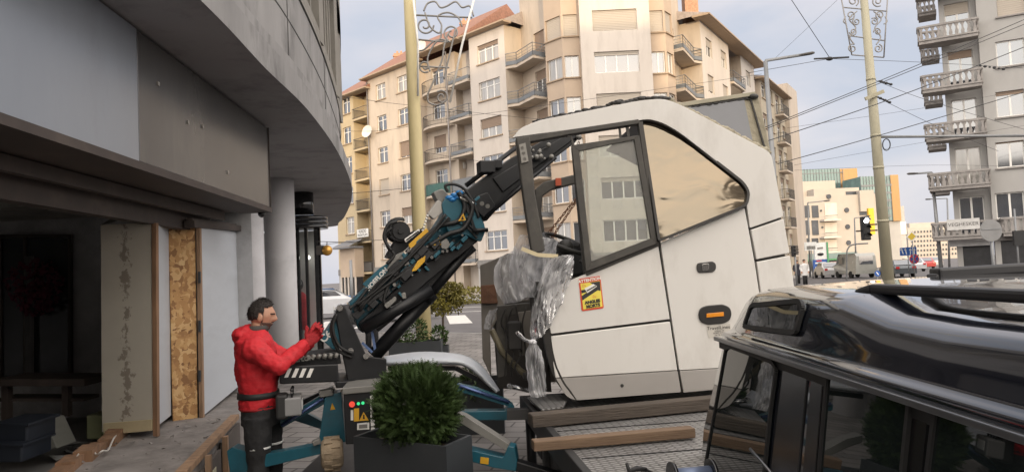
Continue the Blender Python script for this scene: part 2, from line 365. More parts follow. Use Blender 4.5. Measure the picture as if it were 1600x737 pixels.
wC = Wl(Cb0, Cb1); wS = Wl(Cb1, S1); wW = Wl(S1, WB); wb1 = Wl(Bp, Bq); wb2 = Wl(Bq, B0); wTs = Wl(B0, T0); wT = Wl(T0, T1); wTs2 = Wl(T1, B1); wb3 = Wl(B1, Br); wb4 = Wl(Br, Bs)
wW2 = Wl(WBs, S2); wS2 = Wl(S2, Rc); wR = Wl(Rc, Rd); pk = perpR*1.5
wRk0 = Wl(Rd, Rd+pk); wRk = Wl(Rd+pk, Re+pk); wRk1 = Wl(Re+pk, Re); wR2 = Wl(Re, Rf)
for k in range(1, 7):
    z = SILL[k]
    uc = wC.col(765, 150); window(blk, wC, uc-1.25, uc+1.25, z, z+1.55, 3, blind=[0, 0, .35, 0, .5, 0, .2][k])
    # french doors behind the recessed balconies
    ud = wW.L*.62; f = window(blk, wW, ud-.75, ud+.75, z-.85, z+1.5, 2, blind=.3 if k != 6 else .9, sill=False)
    # canted bay windows
    zz = z
    for ww, n in ((wb1, 2), (wb2, 2), (wb3, 2), (wb4, 2)):
        window(blk, ww, .12, ww.L-.12, zz, zz+1.6, n, blind=.95 if k == 6 else 0, shut=SHUTL, transom=False, sill=True)
    uw = wT.L/2; window(blk, wT, uw-1.62, uw+1.62, zz, zz+1.55, 4, blind=[0, 0, .2, .4, .55, .18, .95][k], shut=SHUTL, transom=False, sill=False)
    ud = wW2.L*.45; window(blk, wW2, ud-.6, ud+.6, z-.85, z+1.5, 2, blind=.3, sill=False)
    for px in (1110, 1132):
        uc = wR.col(px, 110); window(blk, wR, uc-.85, uc+.85, z, z+1.5, 2, blind=[.2, .3, .5, .2, .6, .85, .4][k], shut=SHUTL, sill=False)
    uc = wRk.L/2; window(blk, wRk, uc-.5, uc+.5, z-.85, z+1.5, 2, sill=False)
    uc = wR2.L*.5; window(blk, wR2, uc-.85, uc+.85, z, z+1.5, 2, blind=.3, shut=SHUTL, sill=False)
for w_, zt in ((wC, EAVE), (wS, EAVE), (wT, 26.5), (wTs, 26.5), (wTs2, 26.5), (wR, EAVE), (wR2, EAVE)):
    m = MB(); w_.mesh(m, 3.0 if w_ in (wC, wT, wR) else 0, zt, .24); m.build('wall', STUP if w_ in (wC, wT, wR, wR2) else STUC, blk)
for w_ in (wW, wb1, wb2, wb3, wb4, wW2, wS2, wRk0, wRk, wRk1):
    m = MB(); w_.mesh(m, 0, 25.5 if w_ not in (wS2, wRk0, wRk, wRk1) else EAVE, .24); m.build('wall', STUO if w_ in (wb1, wb2, wb3, wb4) else STUC, blk)
m = MB()   # core behind the walls so that nothing shows through, and the flat tower roof
for w_ in (wC, wW, wb1, wb2, wT, wb3, wb4, wW2, wR, wRk, wR2): m.quad(w_.w(0, 0, -.28), w_.w(w_.L, 0, -.28), w_.w(w_.L, EAVE-.3, -.28), w_.w(0, EAVE-.3, -.28))
back = [Cb0+perpL*10, V((7, 72, 0)), Rf+perpR*10]
for zc, poly in ((25.45, [S1, WB, Bp, Bq, B0, B1, Br, Bs, WBs, S2, V((7, 66, 0))]), (26.5, [T0, T1, T1+V((0, 9, 0)), T0+V((0, 9, 0))])): m.prism([V((p.x, p.y, zc)) for p in poly], (0, 0, .2))
m.quad(V((Cb0.x, Cb0.y, 0)), V((Cb0.x, Cb0.y, EAVE)), V((back[0].x, back[0].y, EAVE)), V((back[0].x, back[0].y, 0)))
m.quad(V((Rf.x, Rf.y, 0)), V((Rf.x, Rf.y, EAVE)), V((back[2].x, back[2].y, EAVE)), V((back[2].x, back[2].y, 0)))
m.build('core', STUC, blk)
def shopfront(b, w, zt=3.3):
    m = MB(); w.box(m, 0, w.L, -.3, -.25, 0, zt-.6); m.build('shop_window', DARK, b)
    m = MB(); w.box(m, 0, w.L, -.2, .12, zt-.6, zt); m.build('shop_fascia', pm('fascia_grey', (.2, .19, .18), .7), b)
    for k in range(int(w.L/2.2)+1): m = MB(); u = min(w.L-.3, k*2.2); w.box(m, u, u+.3, -.24, .04, 0, zt-.6); m.build('pier', STUG, b)
for w_ in (wC, wT, wR): shopfront(blk, w_, 3.02)
# eaves, roofs, chimneys
def roof(b, A, B, depth_dir, rise, z, mat_, over=.55, run=6, name='roof'):
    n = -depth_dir; U = (B-A).normalized(); a, c = A-U*over, B+U*over
    m = MB(); m.prism([V((*(p.xy), z)) for p in (a+n*over, c+n*over, c+depth_dir*.3, a+depth_dir*.3)], (0, 0, .16)); m.bar(V((*(a+n*(over+.06)).xy, z+.1)), V((*(c+n*(over+.06)).xy, z+.1)), .1, .12)
    e = m.build('eave', TRIM, b)
    m = MB(); lo0, lo1 = V((*(a+n*over).xy, z+.17)), V((*(c+n*over).xy, z+.17)); hi0, hi1 = V((*(A+depth_dir*run).xy, z+rise)), V((*(B+depth_dir*run).xy, z+rise))
    m.quad(lo0, lo1, hi1, hi0); far0, far1 = V((*(A+depth_dir*2*run).xy, z)), V((*(B+depth_dir*2*run).xy, z)); m.quad(hi0, hi1, far1, far0)
    m.add([lo0, hi0, far0, lo1, hi1, far1], [(0, 1, 2), (3, 5, 4)])
    return m.build(name, mat_, b)
roof(blk, Cb0, Cb1, perpL, 3.4, EAVE, TILG)
roof(blk, Rc, Rf, perpR, 2.2, EAVE, TILG, over=1.0)
CHIM = pm('chimney_brick', (.42, .24, .15), .9, var=.3, scale=9)
def chimney(b, x, y, z, w=.9, h=2.4):
    m = MB(); m.box(x-w/2, x+w/2, y-w/2, y+w/2, z-1.2, z+h); m.box(x-w/2-.08, x+w/2+.08, y-w/2-.08, y+w/2+.08, z+h-.35, z+h-.2)
    for dx in (-.2, .2): m.cyl((x+dx, y, z+h), (x+dx, y, z+h+.35), .11)
    m.build('chimney', CHIM, b)
p = at(1078, 10, 61); chimney(blk, p.x, p.y, 22.5, 1.1, 2.6)
# balconies
for k in range(1, 7):
    z = SILL[k]-.88
    q1 = Cb1 + V((.62, -.55, 0)); q2 = WB + V((-.5, -1.0, 0))
    balcony(blk, [Cb1+V((.02, .02, 0)), Cb1+V((.9, -.35, 0)), Bp+V((-.95, .05, 0)), WB+V((-.4, .3, 0)), S1], z, STUC, RAILG, bars=False, solid=.28)
    balcony(blk, [WBs+V((.35, .35, 0)), Bs+V((.75, .15, 0)), Rc+V((-.75, -.55, 0)), Rc+V((0, -.05, 0)), S2], z, STUC, RAILG, bars=False, solid=.28)
    balcony(blk, [Rd+perpR*.02, Rd-perpR*.3, Re-perpR*.3, Re+perpR*.02], z, STUC, RAILG, bars=False, solid=.28)

# ---- left block with the red tiled roof
La, Lb, Lc, Ld = onL(577, 200), onL(655, 200), onL(702, 200), onL(734, 200)
lb = thing('apartment_block', (La.x, La.y, 0), 'cream apartment block with a red tiled roof behind the thick yellow lamp pole', 'apartment building')
rc1, rc2 = perpL*.9, perpL*1.7
wA = Wl(La, Lb); wA1 = Wl(Lb, Lb+rc1); wB = Wl(Lb+rc1, Lc+rc1); wB1 = Wl(Lc+rc1, Lc+rc2); wD = Wl(Lc+rc2, Ld+rc2)
for k in range(1, 7):
    z = SILL[k]
    for px, i in ((596, 0), (630, 1)):
        uc = wA.col(px, 180); bl = {(4, 1): .9, (3, 0): .97, (2, 1): .5}.get((k, i), 0)
        window(lb, wA, uc-.8, uc+.8, z, z+1.5, 2, blind=bl, shut=SHUT if i else SHUTL)
    u1, u2 = wB.col(660, 180), wB.col(686, 180)
    window(lb, wB, u1-.45, u1+.45, z-.85, z+1.45, 1, sill=False, fr=BFRM, blind=.97 if k > 2 else 0)
    window(lb, wB, u2-.85, u2+.85, z-.1, z+1.45, 2, sill=False, blind={4: .7, 5: .2, 6: .15}.get(k, 0))
    ud = wD.L*.6; window(lb, wD, ud-.55, ud+.55, z-.85, z+1.5, 2, blind=.35, sill=False)
    zb = z-.9
    nB = -perpL
    pts = [wB.w(.1, 0)]
    for q in range(9): an = math.pi*q/8; pts.append(wB.w(wB.L/2-.15-(wB.L/2-.3)*math.cos(an), 0, .35+.75*math.sin(an)))
    pts.append(wB.w(wB.L-.25, 0))
    balcony(lb, pts, zb, STUC, GREEN if k == 3 else RAIL, bars=True, solid=.85 if k == 3 else 0)
    balcony(lb, [wD.w(.15, 0), wD.w(.15, 0, 1.75), wD.w(wD.L+.25, 0, 1.9), wD.w(wD.L+.0, 0)], zb, STUC, RAILG, bars=(k % 2 == 0), solid=.25 if k != 3 else .85)
for w_, mt in ((wA, STUC), (wA1, STUC), (wB, STUC), (wB1, STUC), (wD, STUP)):
    m = MB(); w_.mesh(m, 3.0 if w_ is wA else 0, EAVE-.2, .24); m.build('wall', mt, lb)
m = MB()
for w_ in (wA, wB, wD): m.quad(w_.w(0, 0, -.28), w_.w(w_.L, 0, -.28), w_.w(w_.L, EAVE-.3, -.28), w_.w(0, EAVE-.3, -.28))
m.quad(La, La+perpL*10, La+perpL*10+UP*EAVE, La+UP*EAVE); m.build('core', STUC, lb)
shopfront(lb, wA, 3.02)
roof(lb, La, Lb, perpL, 4.6, EAVE-.2, TILE); roof(lb, Lb+V((.6, -.6, 0)), Ld-V((.7, -.7, 0)), perpL, 4.6, EAVE+.05, TILE)
for px, py, d in ((624, 90, 74), (728, 40, 68)): p = at(px, py, d); chimney(lb, p.x, p.y, p.z-1.6, 1.0, 1.9)
m = MB(); p = at(598, 215, 70)
# ---- yellow block further left
Ya, Yb, Yc = onL(524, 250), onL(554, 230), onL(577, 230)
yb = thing('apartment_block', (Ya.x, Ya.y, 0), 'narrow yellow apartment block at the far left, just right of the curved concrete overhang', 'apartment building')
rc = perpL*1.3
wY = Wl(Ya, Yb); wY1 = Wl(Yb, Yb+rc); wY2 = Wl(Yb+rc, Yc+rc)
for k in range(1, 7):
    z = SILL[k]-.25; uc = wY.col(541, 180)
    window(yb, wY, uc-.75, uc+.75, z, z+1.7, 2)
    uc = wY2.L*.55; window(yb, wY2, uc-.5, uc+.5, z-.85, z+1.5, 1, sill=False)
    balcony(yb, [wY2.w(.1, 0), wY2.w(.1, 0, 1.5), wY2.w(wY2.L-.1, 0, 1.5), wY2.w(wY2.L-.1, 0)], z-.88, STUY, RAIL, bars=True, solid=.8 if k == 1 else 0)
for w_ in (wY, wY1, wY2): m = MB(); w_.mesh(m, 3.0 if w_ is wY else 0, 20.4, .24); m.build('wall', STUY, yb)
m = MB()
for w_ in (wY, wY2): m.quad(w_.w(0, 0, -.28), w_.w(w_.L, 0, -.28), w_.w(w_.L, 20, -.28), w_.w(0, 20, -.28))
m.build('core', STUY, yb)
shopfront(yb, wY, 3.02); roof(yb, Ya, Yc, perpL, 4.4, 20.4, TILE)
fr_ = Fr(wY2.w(wY2.L/2, SILL[2]-.4, 1.56), wY2.u, wY2.n)
m = MB(); m.obox(fr_.o, fr_.u, fr_.n, UP, -1.0, 1.0, 0, .02, -.35, .45); bn = m.build('banner', pm('banner_white', (.7, .69, .66), .7), label='white banner with black lettering hung on a balcony railing of the yellow block', cat='banner')
text('KIADO', fr_, 0, .22, .42, RAIL, bn, off=.026, bold=.008); text('INGATLAN', fr_, 0, -.14, .34, RAIL, bn, off=.026, bold=.006)
# small things on the old walls
m = MB()
for px, py in ((577, 240), (655, 200), (701, 200)):
    p = planeL.pt(px, py, .12); m.tube([V((p.x, p.y, 1)), V((p.x, p.y, EAVE-.4))], .07, 8)
    m.build('drain_pipe', GUT, lb); m = MB()
def dish(b, px, py, off, r, lab):
    c = planeL.pt(px, py, off); n_ = (V((-.5, -.85, .25))).normalized(); X_ = n_.orthogonal().normalized(); Y_ = n_.cross(X_); m = MB()
    rings = [(c-n_*(r*.25*(1-(q/5)**2)), X_*(r*q/5+.005), Y_*(r*q/5+.005)) for q in range(6)]
    vs = []
    for cc, A_, B_ in rings: vs += [cc+A_*math.cos(k*.3491)+B_*math.sin(k*.3491) for k in range(18)]
    m.add(vs, [(i*18+k, i*18+(k+1) % 18, (i+1)*18+(k+1) % 18, (i+1)*18+k) for i in range(5) for k in range(18)], True)
    t = m.build('satellite_dish', pm('dish_white', (.6, .56, .5), .5), label=lab, cat='satellite dish'); m = MB(); m.tube([c-n_*r*.25, c-n_*r*.3-UP*.5-planeL.n*.3], .03, 6); m.build('arm', GUT, t)
dish(yb, 573, 205, .6, .62, 'white satellite dish on the wall between the yellow block and the red roofed one')
p = planeL.pt(657, 73, -1); dish(lb, 657, 73, .2, .6, 'white satellite dish at the eaves beside the thick yellow pole')
def acunit(px, py, off, lab):
    p = planeL.pt(px, py, off); m = MB(); m.obox(p, planeL.u, planeL.n, UP, -.4, .4, -.3, 0, -.28, .28); t = m.build('air_conditioner', pm('ac_white', (.55, .53, .5), .5), label=lab, cat='air conditioner', bevel=.02); m = MB(); c = p+planeL.n*.004-planeL.u*.1; m.tube([c, c+planeL.n*.01], .2, 18); m.build('fan_grille', RAIL, t)
acunit(720, 259, -1.35, 'white air conditioner on the recessed wall right of the green balcony')
# two low shops in front of the yellow block
m = MB()
kiosk = thing('corner_shop', onL(560, 440) + V((0, 0, 0)), 'low ochre shop with a grey sloping canopy at the foot of the yellow block', 'shop')
wk = Wl(onL(533, 450, 1.2), onL(556, 450, 1.2)); wk2 = Wl(onL(556, 450, 1.2), onL(556, 450, 0))
m = MB(); wk.box(m, 0, wk.L, -1.0, 0, 2.2, 5.0); m.build('wall', STUO, kiosk)
m = MB(); wk.box(m, 0.05, wk.L-.05, -.9, -.12, 0.05, 2.2); m.build('shop_window', DARK, kiosk)
m = MB()
for q in range(5): wk.box(m, wk.L*q/4.2, wk.L*q/4.2+.16, -.1, .02, .05, 2.2)
m.build('pillar', STUP, kiosk)
m = MB(); m.quad(wk.w(-.2, 5.2, .7), wk.w(wk.L+.2, 5.2, .7), wk.w(wk.L+.2, 5.9, -.9), wk.w(-.2, 5.9, -.9)); wk.box(m, -.2, wk.L+.2, -.9, .7, 5.0, 5.18); m.build('canopy', pm('canopy_slate', (.16, .16, .17), .6), kiosk)
# ---- second block beyond the right wing
Ra, Rb = onR(1184, 200), onR(1225, 250)
rb = thing('apartment_block', (Ra.x, Ra.y, 0), 'olive beige apartment block behind the tall lamp post right of the coach', 'apartment building')
off = dR*.0
Ra = Ra + dR*.4; wE = Wl(Ra-perpR*.4, Rb-perpR*.4); Re2 = onR(1240, 260); wE2 = Wl(Rb-perpR*.9, Re2-perpR*.9)
STUOL = pm('stucco_olive', (.40, .345, .26), .9, var=.08, scale=.6, grime=.3, gcol=(.26, .22, .17), gscale=.5)
for k in range(1, 7):
    z = SILL[k]-.5; uu = wE.L
    for fu in (.12, .4, .68, .93):
        if fu == .68:
            window(rb, wE, uu*fu-.9, uu*fu+.9, z-.85, z+1.5, 2, sill=False, blind=.2)
            balcony(rb, [wE.w(uu*fu-1.5, 0), wE.w(uu*fu-1.5, 0, .9), wE.w(uu*fu+1.5, 0, .9), wE.w(uu*fu+1.5, 0)], z-.88, STUC, RAIL)
        else: window(rb, wE, uu*fu-.9, uu*fu+.9, z, z+1.5, 2, blind=.3 if k % 2 else 0)
m = MB(); wE.mesh(m, -1, 20.2, .24); m.build('wall', STUOL, rb)
m = MB(); wE2.mesh(m, -1, 22.0, .24); m.quad(wE2.w(0, -1), wE2.w(0, 22), wE2.w(0, 22, -4), wE2.w(0, -1, -4)); m.quad(wE2.w(wE2.L, -1), wE2.w(wE2.L, 22), wE2.w(wE2.L, 22, -12), wE2.w(wE2.L, -1, -12)); m.quad(wE.w(0, -1), wE.w(0, 20.2), wE.w(0, 20.2, -9), wE.w(0, -1, -9)); m.build('side_wall', STUC, rb)
m = MB(); m.quad(wE.w(0, 0, -.28), wE.w(wE.L, 0, -.28), wE.w(wE.L, 20, -.28), wE.w(0, 20, -.28)); m.build('core', STUOL, rb)
roof(rb, Ra-perpR*.4, Rb-perpR*.4, perpR, 1.6, 20.2, TILG, over=.7)
# ---- grey block at the right with concrete balconies
Cn = at(1536, 150, 44.5); dG = V((.875, -.48, 0)).normalized(); nG = V((-.48, -.875, 0)).normalized()
G0 = V((Cn.x, Cn.y, 0)); gb = thing('apartment_block', G0, 'pale grey apartment block with concrete balustrade balconies at the right edge', 'apartment building')
Ga = G0 - dG*1.95
wG = Wl(Ga-nG*.55, G0-nG*.55); wGs = Wl(G0-nG*.55, G0); wH = Wl(G0, G0+dG*9)
for k in range(1, 8):
    z = SILL[k]
    uc = wH.col(1580, 388-(z-1.9)*26.5); window(gb, wH, uc-.72, uc+.72, z, z+1.55, 2, blind=[0, 0, .05, .15, 0, .98, .97, 0][k], shut=SHUTL if k > 4 else SHUT, fr=WFRM, transom=False)
    window(gb, wG, .28, 1.62, z-.8, z+1.5, 2, sill=False, blind={3: 0, 4: .2, 6: .25, 5: .3}.get(k, 0), transom=False, shut=SHUTL if k == 5 else SHUT)
    if k > 1: window(gb, wH, uc+2.6, uc+4.0, z, z+1.55, 2, transom=False)
for w_ in (wG, wGs, wH): m = MB(); w_.mesh(m, 3.0 if w_ is not wGs else 0, 26, .24); m.build('wall', STUG, gb)
m = MB()
for w_ in (wG, wH): m.quad(w_.w(0, 0, -.28), w_.w(w_.L, 0, -.28), w_.w(w_.L, 26, -.28), w_.w(0, 26, -.28))
m.quad(Ga-nG*.55, Ga-nG*.55+UP*26, Ga-nG*10+dG*2.3+UP*26, Ga-nG*10+dG*2.3); m.build('core', STUG, gb)
def balustrade(b, pts, z, t=.2, h=.92):
    m = MB(); m.prism([V((p.x, p.y, z-t)) for p in pts], (0, 0, t)); s = m.build('balcony', CONC, b, bevel=.02)
    m = MB()
    for i, (p, q) in enumerate(zip(pts, pts[1:])):
        p = V((p.x, p.y, z)); q = V((q.x, q.y, z)); d = (q-p); ln = d.length; d.normalize()
        m.bar(p+UP*(h-.06), q+UP*(h-.06), .16, .12); m.bar(p+UP*.05, q+UP*.05, .12, .1)
        n = max(1, round(ln/.3))
        for k in range(n):
            c = p+d*(ln*(k+.5)/n); x = UP.cross(d)
            for z0, z1, w0, w1 in ((.1, .28, .15, .2), (.28, .5, .2, .09), (.5, .62, .09, .1), (.62, .8, .1, .28)):
                P = [c+UP*zz+d*(sx*ww)+x*(sy*.04) for zz, ww in ((z0, w0/2), (z1, w1/2)) for sy in (-1, 1) for sx in (-1, 1)]
                m.add(P, [(0, 2, 3, 1), (4, 5, 7, 6), (0, 1, 5, 4), (2, 6, 7, 3), (0, 4, 6, 2), (1, 3, 7, 5)])
    m.build('railing', CONC, s)
for k in range(1, 8):
    z = SILL[k]-.95
    a = wG.w(-1.35, 0, 0); balustrade(gb, [wG.w(-.02, 0, .02), wG.w(-1.25, 0, .3), wG.w(-1.25, 0, 1.5), wG.w(1.9, 0, 1.5), wG.w(1.9, 0, .58)], z)
    if k < 8: balustrade(gb, [wG.w(-.0, 0, -5.0), wG.w(-1.05, 0, -5.0), wG.w(-1.05, 0, -3.4), wG.w(0, 0, -3.4)], z+.1)
balustrade(gb, [wH.w(.4, 0, .02), wH.w(.4, 0, 1.0), wH.w(6, 0, 1.0), wH.w(6, 0, .02)], SILL[1]-.9)
shopfront(gb, wG, 3.02); shopfront(gb, wH, 3.02)
fr_ = Fr(wG.w(.35, SILL[1]-.45, 1.6), wG.u, wG.n)
m = MB(); m.obox(fr_.o, fr_.u, fr_.n, UP, -.85, .85, 0, .03, -.1, .55); sg = m.build('banner', pm('sign_greywhite', (.50, .49, .47), .6), label='grey white banner lettered VEGHESKER on the lowest concrete balcony', cat='banner'); text('VEGHESKER', fr_, 0, .22, .3, RAIL, sg, off=.036)
fr_ = Fr(wG.w(.7, 2.2, .2), wG.u, wG.n); m = MB(); m.obox(fr_.o, fr_.u, fr_.n, UP, -1.1, 1.1, 0, .08, 0, .6); m.build('shop_sign', pm('sign_white', (.62, .62, .62), .5), gb)

DPAN = pm('distant_pane', (.05, .055, .065), .25, var=.4, scale=.3, spec=.4)
# ---- distant buildings down the street
def facade_grid(b, fr, u0, u1, z0, z1, nu, nz, wu, wz, mat_=DPAN, nm='window'):
    for i in range(nu):
        for j in range(nz):
            uc = u0+(u1-u0)*(i+.5)/nu; zc = z0+(z1-z0)*(j+.5)/nz
            m = MB(); m.obox(fr.o, fr.u, fr.n, UP, uc-wu/2, uc+wu/2, -.02, .03, zc-wz/2, zc+wz/2); m.build(nm, mat_, b)
BRON = pm('bronze_cladding', (.33, .20, .085), .45, metal=.4, var=.12, scale=2, stretch=(6, 6, .2))
TEAL = pm('teal_glass', (.12, .19, .18), .12, var=.3, scale=.4, spec=.9)
WH = flat(130, 6); p0 = WH.pt(1243, 440); p1 = WH.pt(1348, 440)
wb = thing('white_building', (p0.x, p0.y, -1), 'sunlit white modern building with round windows behind the filling station price board', 'building')
def pxbox(mb, fr, x0, x1, yt, yb, th, off=0):
    """box standing in the plane fr whose front shows between the picture columns x0..x1"""
    a = fr.uv((x0+x1)/2-(x1-x0)/2, (yt+yb)/2, off); c = fr.uv((x0+x1)/2+(x1-x0)/2, (yt+yb)/2, off)
    z1 = fr.uv((x0+x1)/2, yt, off)[1]; z0 = fr.uv((x0+x1)/2, yb, off)[1]
    mb.obox(fr.o, fr.u, fr.n, UP, a[0], c[0], off-th, off, z0, z1); return a[0], c[0], z0, z1
m = MB(); pxbox(m, WH, 1243, 1375, 305, 470, 20); pxbox(m, WH, 1272, 1343, 294, 320, 14, -.6); pxbox(m, WH, 1243, 1306, 283, 320, 10, -3); pxbox(m, WH, 1344, 1366, 297, 330, 10, .6); m.build('wall', STUW, wb)
for x0, x1, ys in ((1256, 1265, ((321, 340), (344, 367), (372, 385))), (1269, 1279, ((321, 340), (344, 367), (372, 385)))):
    for ya, yc in ys: m = MB(); pxbox(m, WH, x0, x1, ya, yc, .3, .12); m.build('window', DPAN, wb)
for ya, yc in ((317, 343), (348, 370), (374, 394)):
    m = MB(); pxbox(m, WH, 1289, 1308, ya, yc, .3, .1); m.build('loggia', STUP, wb)
    m = MB(); pxbox(m, WH, 1288, 1315, yc-1, yc+2, 1.6, 1.6); s = m.build('balcony', STUP, wb)
    m = MB(); pxbox(m, WH, 1290, 1309, yc-7, yc-6, .1, 1.5); pxbox(m, WH, 1290, 1309, yc-3.6, yc-3, .1, 1.5); m.build('railing', RAIL, s)
for px, py in ((1323, 328), (1324.5, 354), (1326, 379), (1283, 329), (1285, 355), (1295, 307)):
    c = WH.pt(px, py, .1); m = MB(); m.tube([c-WH.n*.3, c+WH.n*.1], .32*(1.2 if px > 1290 else .5)*1.15, 20); m.build('round_window', DPAN, wb)
m = MB(); pxbox(m, WH, 1322, 1340, 299, 304, .4, -.5); m.build('window', DPAN, wb); m = MB(); pxbox(m, WH, 1343, 1356, 324, 336, .3, .1); m.build('window', DPAN, wb)
m = MB(); pxbox(m, WH, 1252, 1340, 395, 404, 3, 4); m.build('canopy', pm('canopy_teal', (.14, .2, .2), .5), wb)
m = MB(); pxbox(m, WH, 1252, 1340, 404, 440, .3, .2); m.build('shop_window', DARK, wb)
m = MB(); pxbox(m, WH, 1250, 1345, 404.5, 406, .2, 4.2); m.build('light_strip', pm('green_strip', (.08, .30, .13), .4), wb)
GB = flat(175, 4)
gl = thing('glass_building', GB.pt(1290, 440), 'teal glass office block with bronze side, the left of the pair above the white building', 'office building')
m = MB(); a = pxbox(m, GB, 1243, 1318, 264, 460, 8); m.build('glass_front', TEAL, gl)
m = MB(); a = pxbox(m, GB, 1318.5, 1346, 263, 460, 14, -.4); m.build('bronze_side', BRON, gl)
m = MB()
for k in range(17): pxbox(m, GB, 1244+k*4.6, 1244.5+k*4.6, 264, 300, .2, .12)
pxbox(m, GB, 1243, 1318, 270, 271, .2, .1); m.build('mullion', RAILG, gl)
GB2 = flat(165, 4)
gl2 = thing('glass_building', GB2.pt(1370, 440), 'taller teal glass office block with bronze side right behind the right-hand yellow pole', 'office building')
m = MB(); pxbox(m, GB2, 1346, 1393, 275, 345, 8); m.build('glass_front', TEAL, gl2)
m = MB(); pxbox(m, GB2, 1393.5, 1406, 273, 345, 12, -.4); m.build('bronze_side', BRON, gl2)
m = MB(); pxbox(m, GB2, 1375, 1410, 345, 440, 10, -1); m.build('base', STUG, gl2)
m = MB()
for k in range(11): pxbox(m, GB2, 1346.5+k*4.6, 1347+k*4.6, 275, 345, .2, .12)
for q in range(5): pxbox(m, GB2, 1346, 1393, 288+q*12, 291+q*12, .2, .1)
m.build('mullion', RAILG, gl2)
GR = flat(190, -8)
gr = thing('office_building', GR.pt(1410, 440), 'plain pale grey building with a flat roof right of the bronze sided office', 'building')
m = MB(); pxbox(m, GR, 1396, 1417, 322, 450, 12); m.build('wall', pm('pale_panel', (.46, .44, .42), .7, var=.1), gr)
m = MB(); pxbox(m, GR, 1397, 1416, 347, 366, .2, .2); m.build('windows_band', PANL, gr)
HT = flat(420, 3)
ht = thing('hotel_building', HT.pt(1440, 430), 'long sunlit cream hotel with rows of small windows at the end of the street', 'building')
m = MB(); HA = pxbox(m, HT, 1420, 1500, 354, 425, 20); pxbox(m, HT, 1421, 1498, 347, 356, 12, -3); m.build('wall', STUW, ht)
m = MB()
for j in range(6):
    for i in range(15):
        pxbox(m, HT, 1424+i*4.9, 1426+i*4.9, 361+j*7.3-(i*4.9)*.047, 364+j*7.3-(i*4.9)*.047, .5, .3)
m.build('windows_grid', DPAN, ht)
# ---- unseen house blocks added behind the photographer, heights set to shade the facades
bm_ = [(-75, 7.5, 22), (8, 16.5, 25), (17, 33, 32), (33.5, 46, 27.5), (46.5, 78, 40)]
REARM = pm('rear_house_stucco', (.38, .34, .29), .9, var=.12, scale=.4)
lbs = ['long low apartment house at the left end of the row behind the photographer', 'narrow apartment house beside the long low one behind the photographer', 'apartment house in the middle of the row behind the photographer', 'apartment house between the middle one and the tallest behind the photographer', 'tallest apartment house in the row behind the photographer']
for (x0, x1, h), lb_ in zip(bm_, lbs):
    hs = thing('rear_house', ((x0+x1)/2, -90, 0), lb_, 'apartment building', 'row of houses behind the photographer')
    m = MB(); m.box(x0, x1, -102, -90, 0, h); m.build('wall', REARM, hs)
    m = MB()
    for i in range(int((x1-x0)/3.2)):
        for j in range(int((h-5)/3.1)): x = x0+1+i*3.2; z = 4+j*3.1; m.box(x, x+1.4, -90.0, -89.95, z, z+1.6)
    m.build('windows', PANE, hs)
# ================================================================ CONCRETE BUILDING WITH THE GUTTED SHOP
SOFF = pm('soffit_paint', (.34, .335, .345), .9, var=.1, scale=.5, bump=.12, bscale=8, grime=.75, gcol=(.15, .147, .15), gscale=1.4)
STONE = pm('stone_cladding', (.26, .252, .245), .8, var=.22, scale=1.2, bump=.25, bscale=14, grime=.95, gcol=(.075, .073, .07), gscale=1.5, stretch=(1, 1, .4))
SLAT = pm('slat_beige', (.22, .205, .18), .7, var=.15, scale=3)
NETM = pm('window_net', (.12, .12, .12), .25, var=.4, scale=2, spec=.6)
def smoothpts(P, n=6):
    out = []
    for i in range(len(P)-1):
        a, b, c, d = P[max(0, i-1)], P[i], P[i+1], P[min(len(P)-1, i+2)]
        for k in range(n):
            t = k/n; out.append(((b*2)+(c-a)*t+(a*2-b*5+c*4-d)*t*t+(b*3-a-c*3+d)*t**3)*.5)
    return out+[P[-1]]
SZ = 3.8
edge = [onz(*p, SZ) for p in ((313, 0), (416, 108), (482, 173), (527, 236), (547, 281), (550, 303), (545, 325), (530, 347), (497, 356))]
edge = [V((p.x, p.y, 0)) for p in edge]
edge = smoothpts([edge[0]+V((.15, -6.5, 0)), edge[0]+V((.05, -2.5, 0))]+edge+[edge[-1]+V((-6, 1.0, 0))], 6)
def offs(P, d):
    out = []
    for i, p in enumerate(P):
        t = (P[min(i+1, len(P)-1)]-P[max(i-1, 0)]).normalized(); out.append(p+V((-t.y, t.x, 0))*d)
    return out
cb = thing('concrete_building', (-3.2, 8, 0), 'grey modernist building with a curved concrete overhang above a gutted shop', 'building')
def ring_wall(m, P, za, zb, d):
    Q = offs(P, d)
    for a, b in zip(Q, Q[1:]): m.quad(a+UP*za, b+UP*za, b+UP*zb, a+UP*zb)
    return Q
m = MB(); Q = edge; n = len(Q)
poly = [p+UP*SZ for p in Q]+[V((-16, Q[-1].y, SZ)), V((-16, Q[0].y, SZ))]
m.add(poly, [list(range(len(poly)))])
m.build('soffit', SOFF, cb)
m = MB(); prof = ((0, SZ), (0, SZ+.26), (.05, SZ+.28), (.05, SZ+.42), (.17, SZ+.46), (.17, SZ+.50))
for (d0, z0), (d1, z1) in zip(prof, prof[1:]):
    A, B = offs(edge, d0), offs(edge, d1)
    for i in range(n-1): m.quad(A[i]+UP*z0, A[i+1]+UP*z0, B[i+1]+UP*z1, B[i]+UP*z1)
m.build('cornice', STONE, cb)
m = MB(); W0 = offs(edge, .2)
ring_wall(m, edge, SZ+.40, SZ+1.62, .2)
for q in (W0,): 
    for i in range(n-1): m.quad(q[i]+UP*(SZ+1.62), q[i+1]+UP*(SZ+1.62), offs(edge, .5)[i+1]+UP*(SZ+1.62), offs(edge, .5)[i]+UP*(SZ+1.62))
m.build('parapet', STONE, cb)
m = MB(); j = offs(edge, .197)
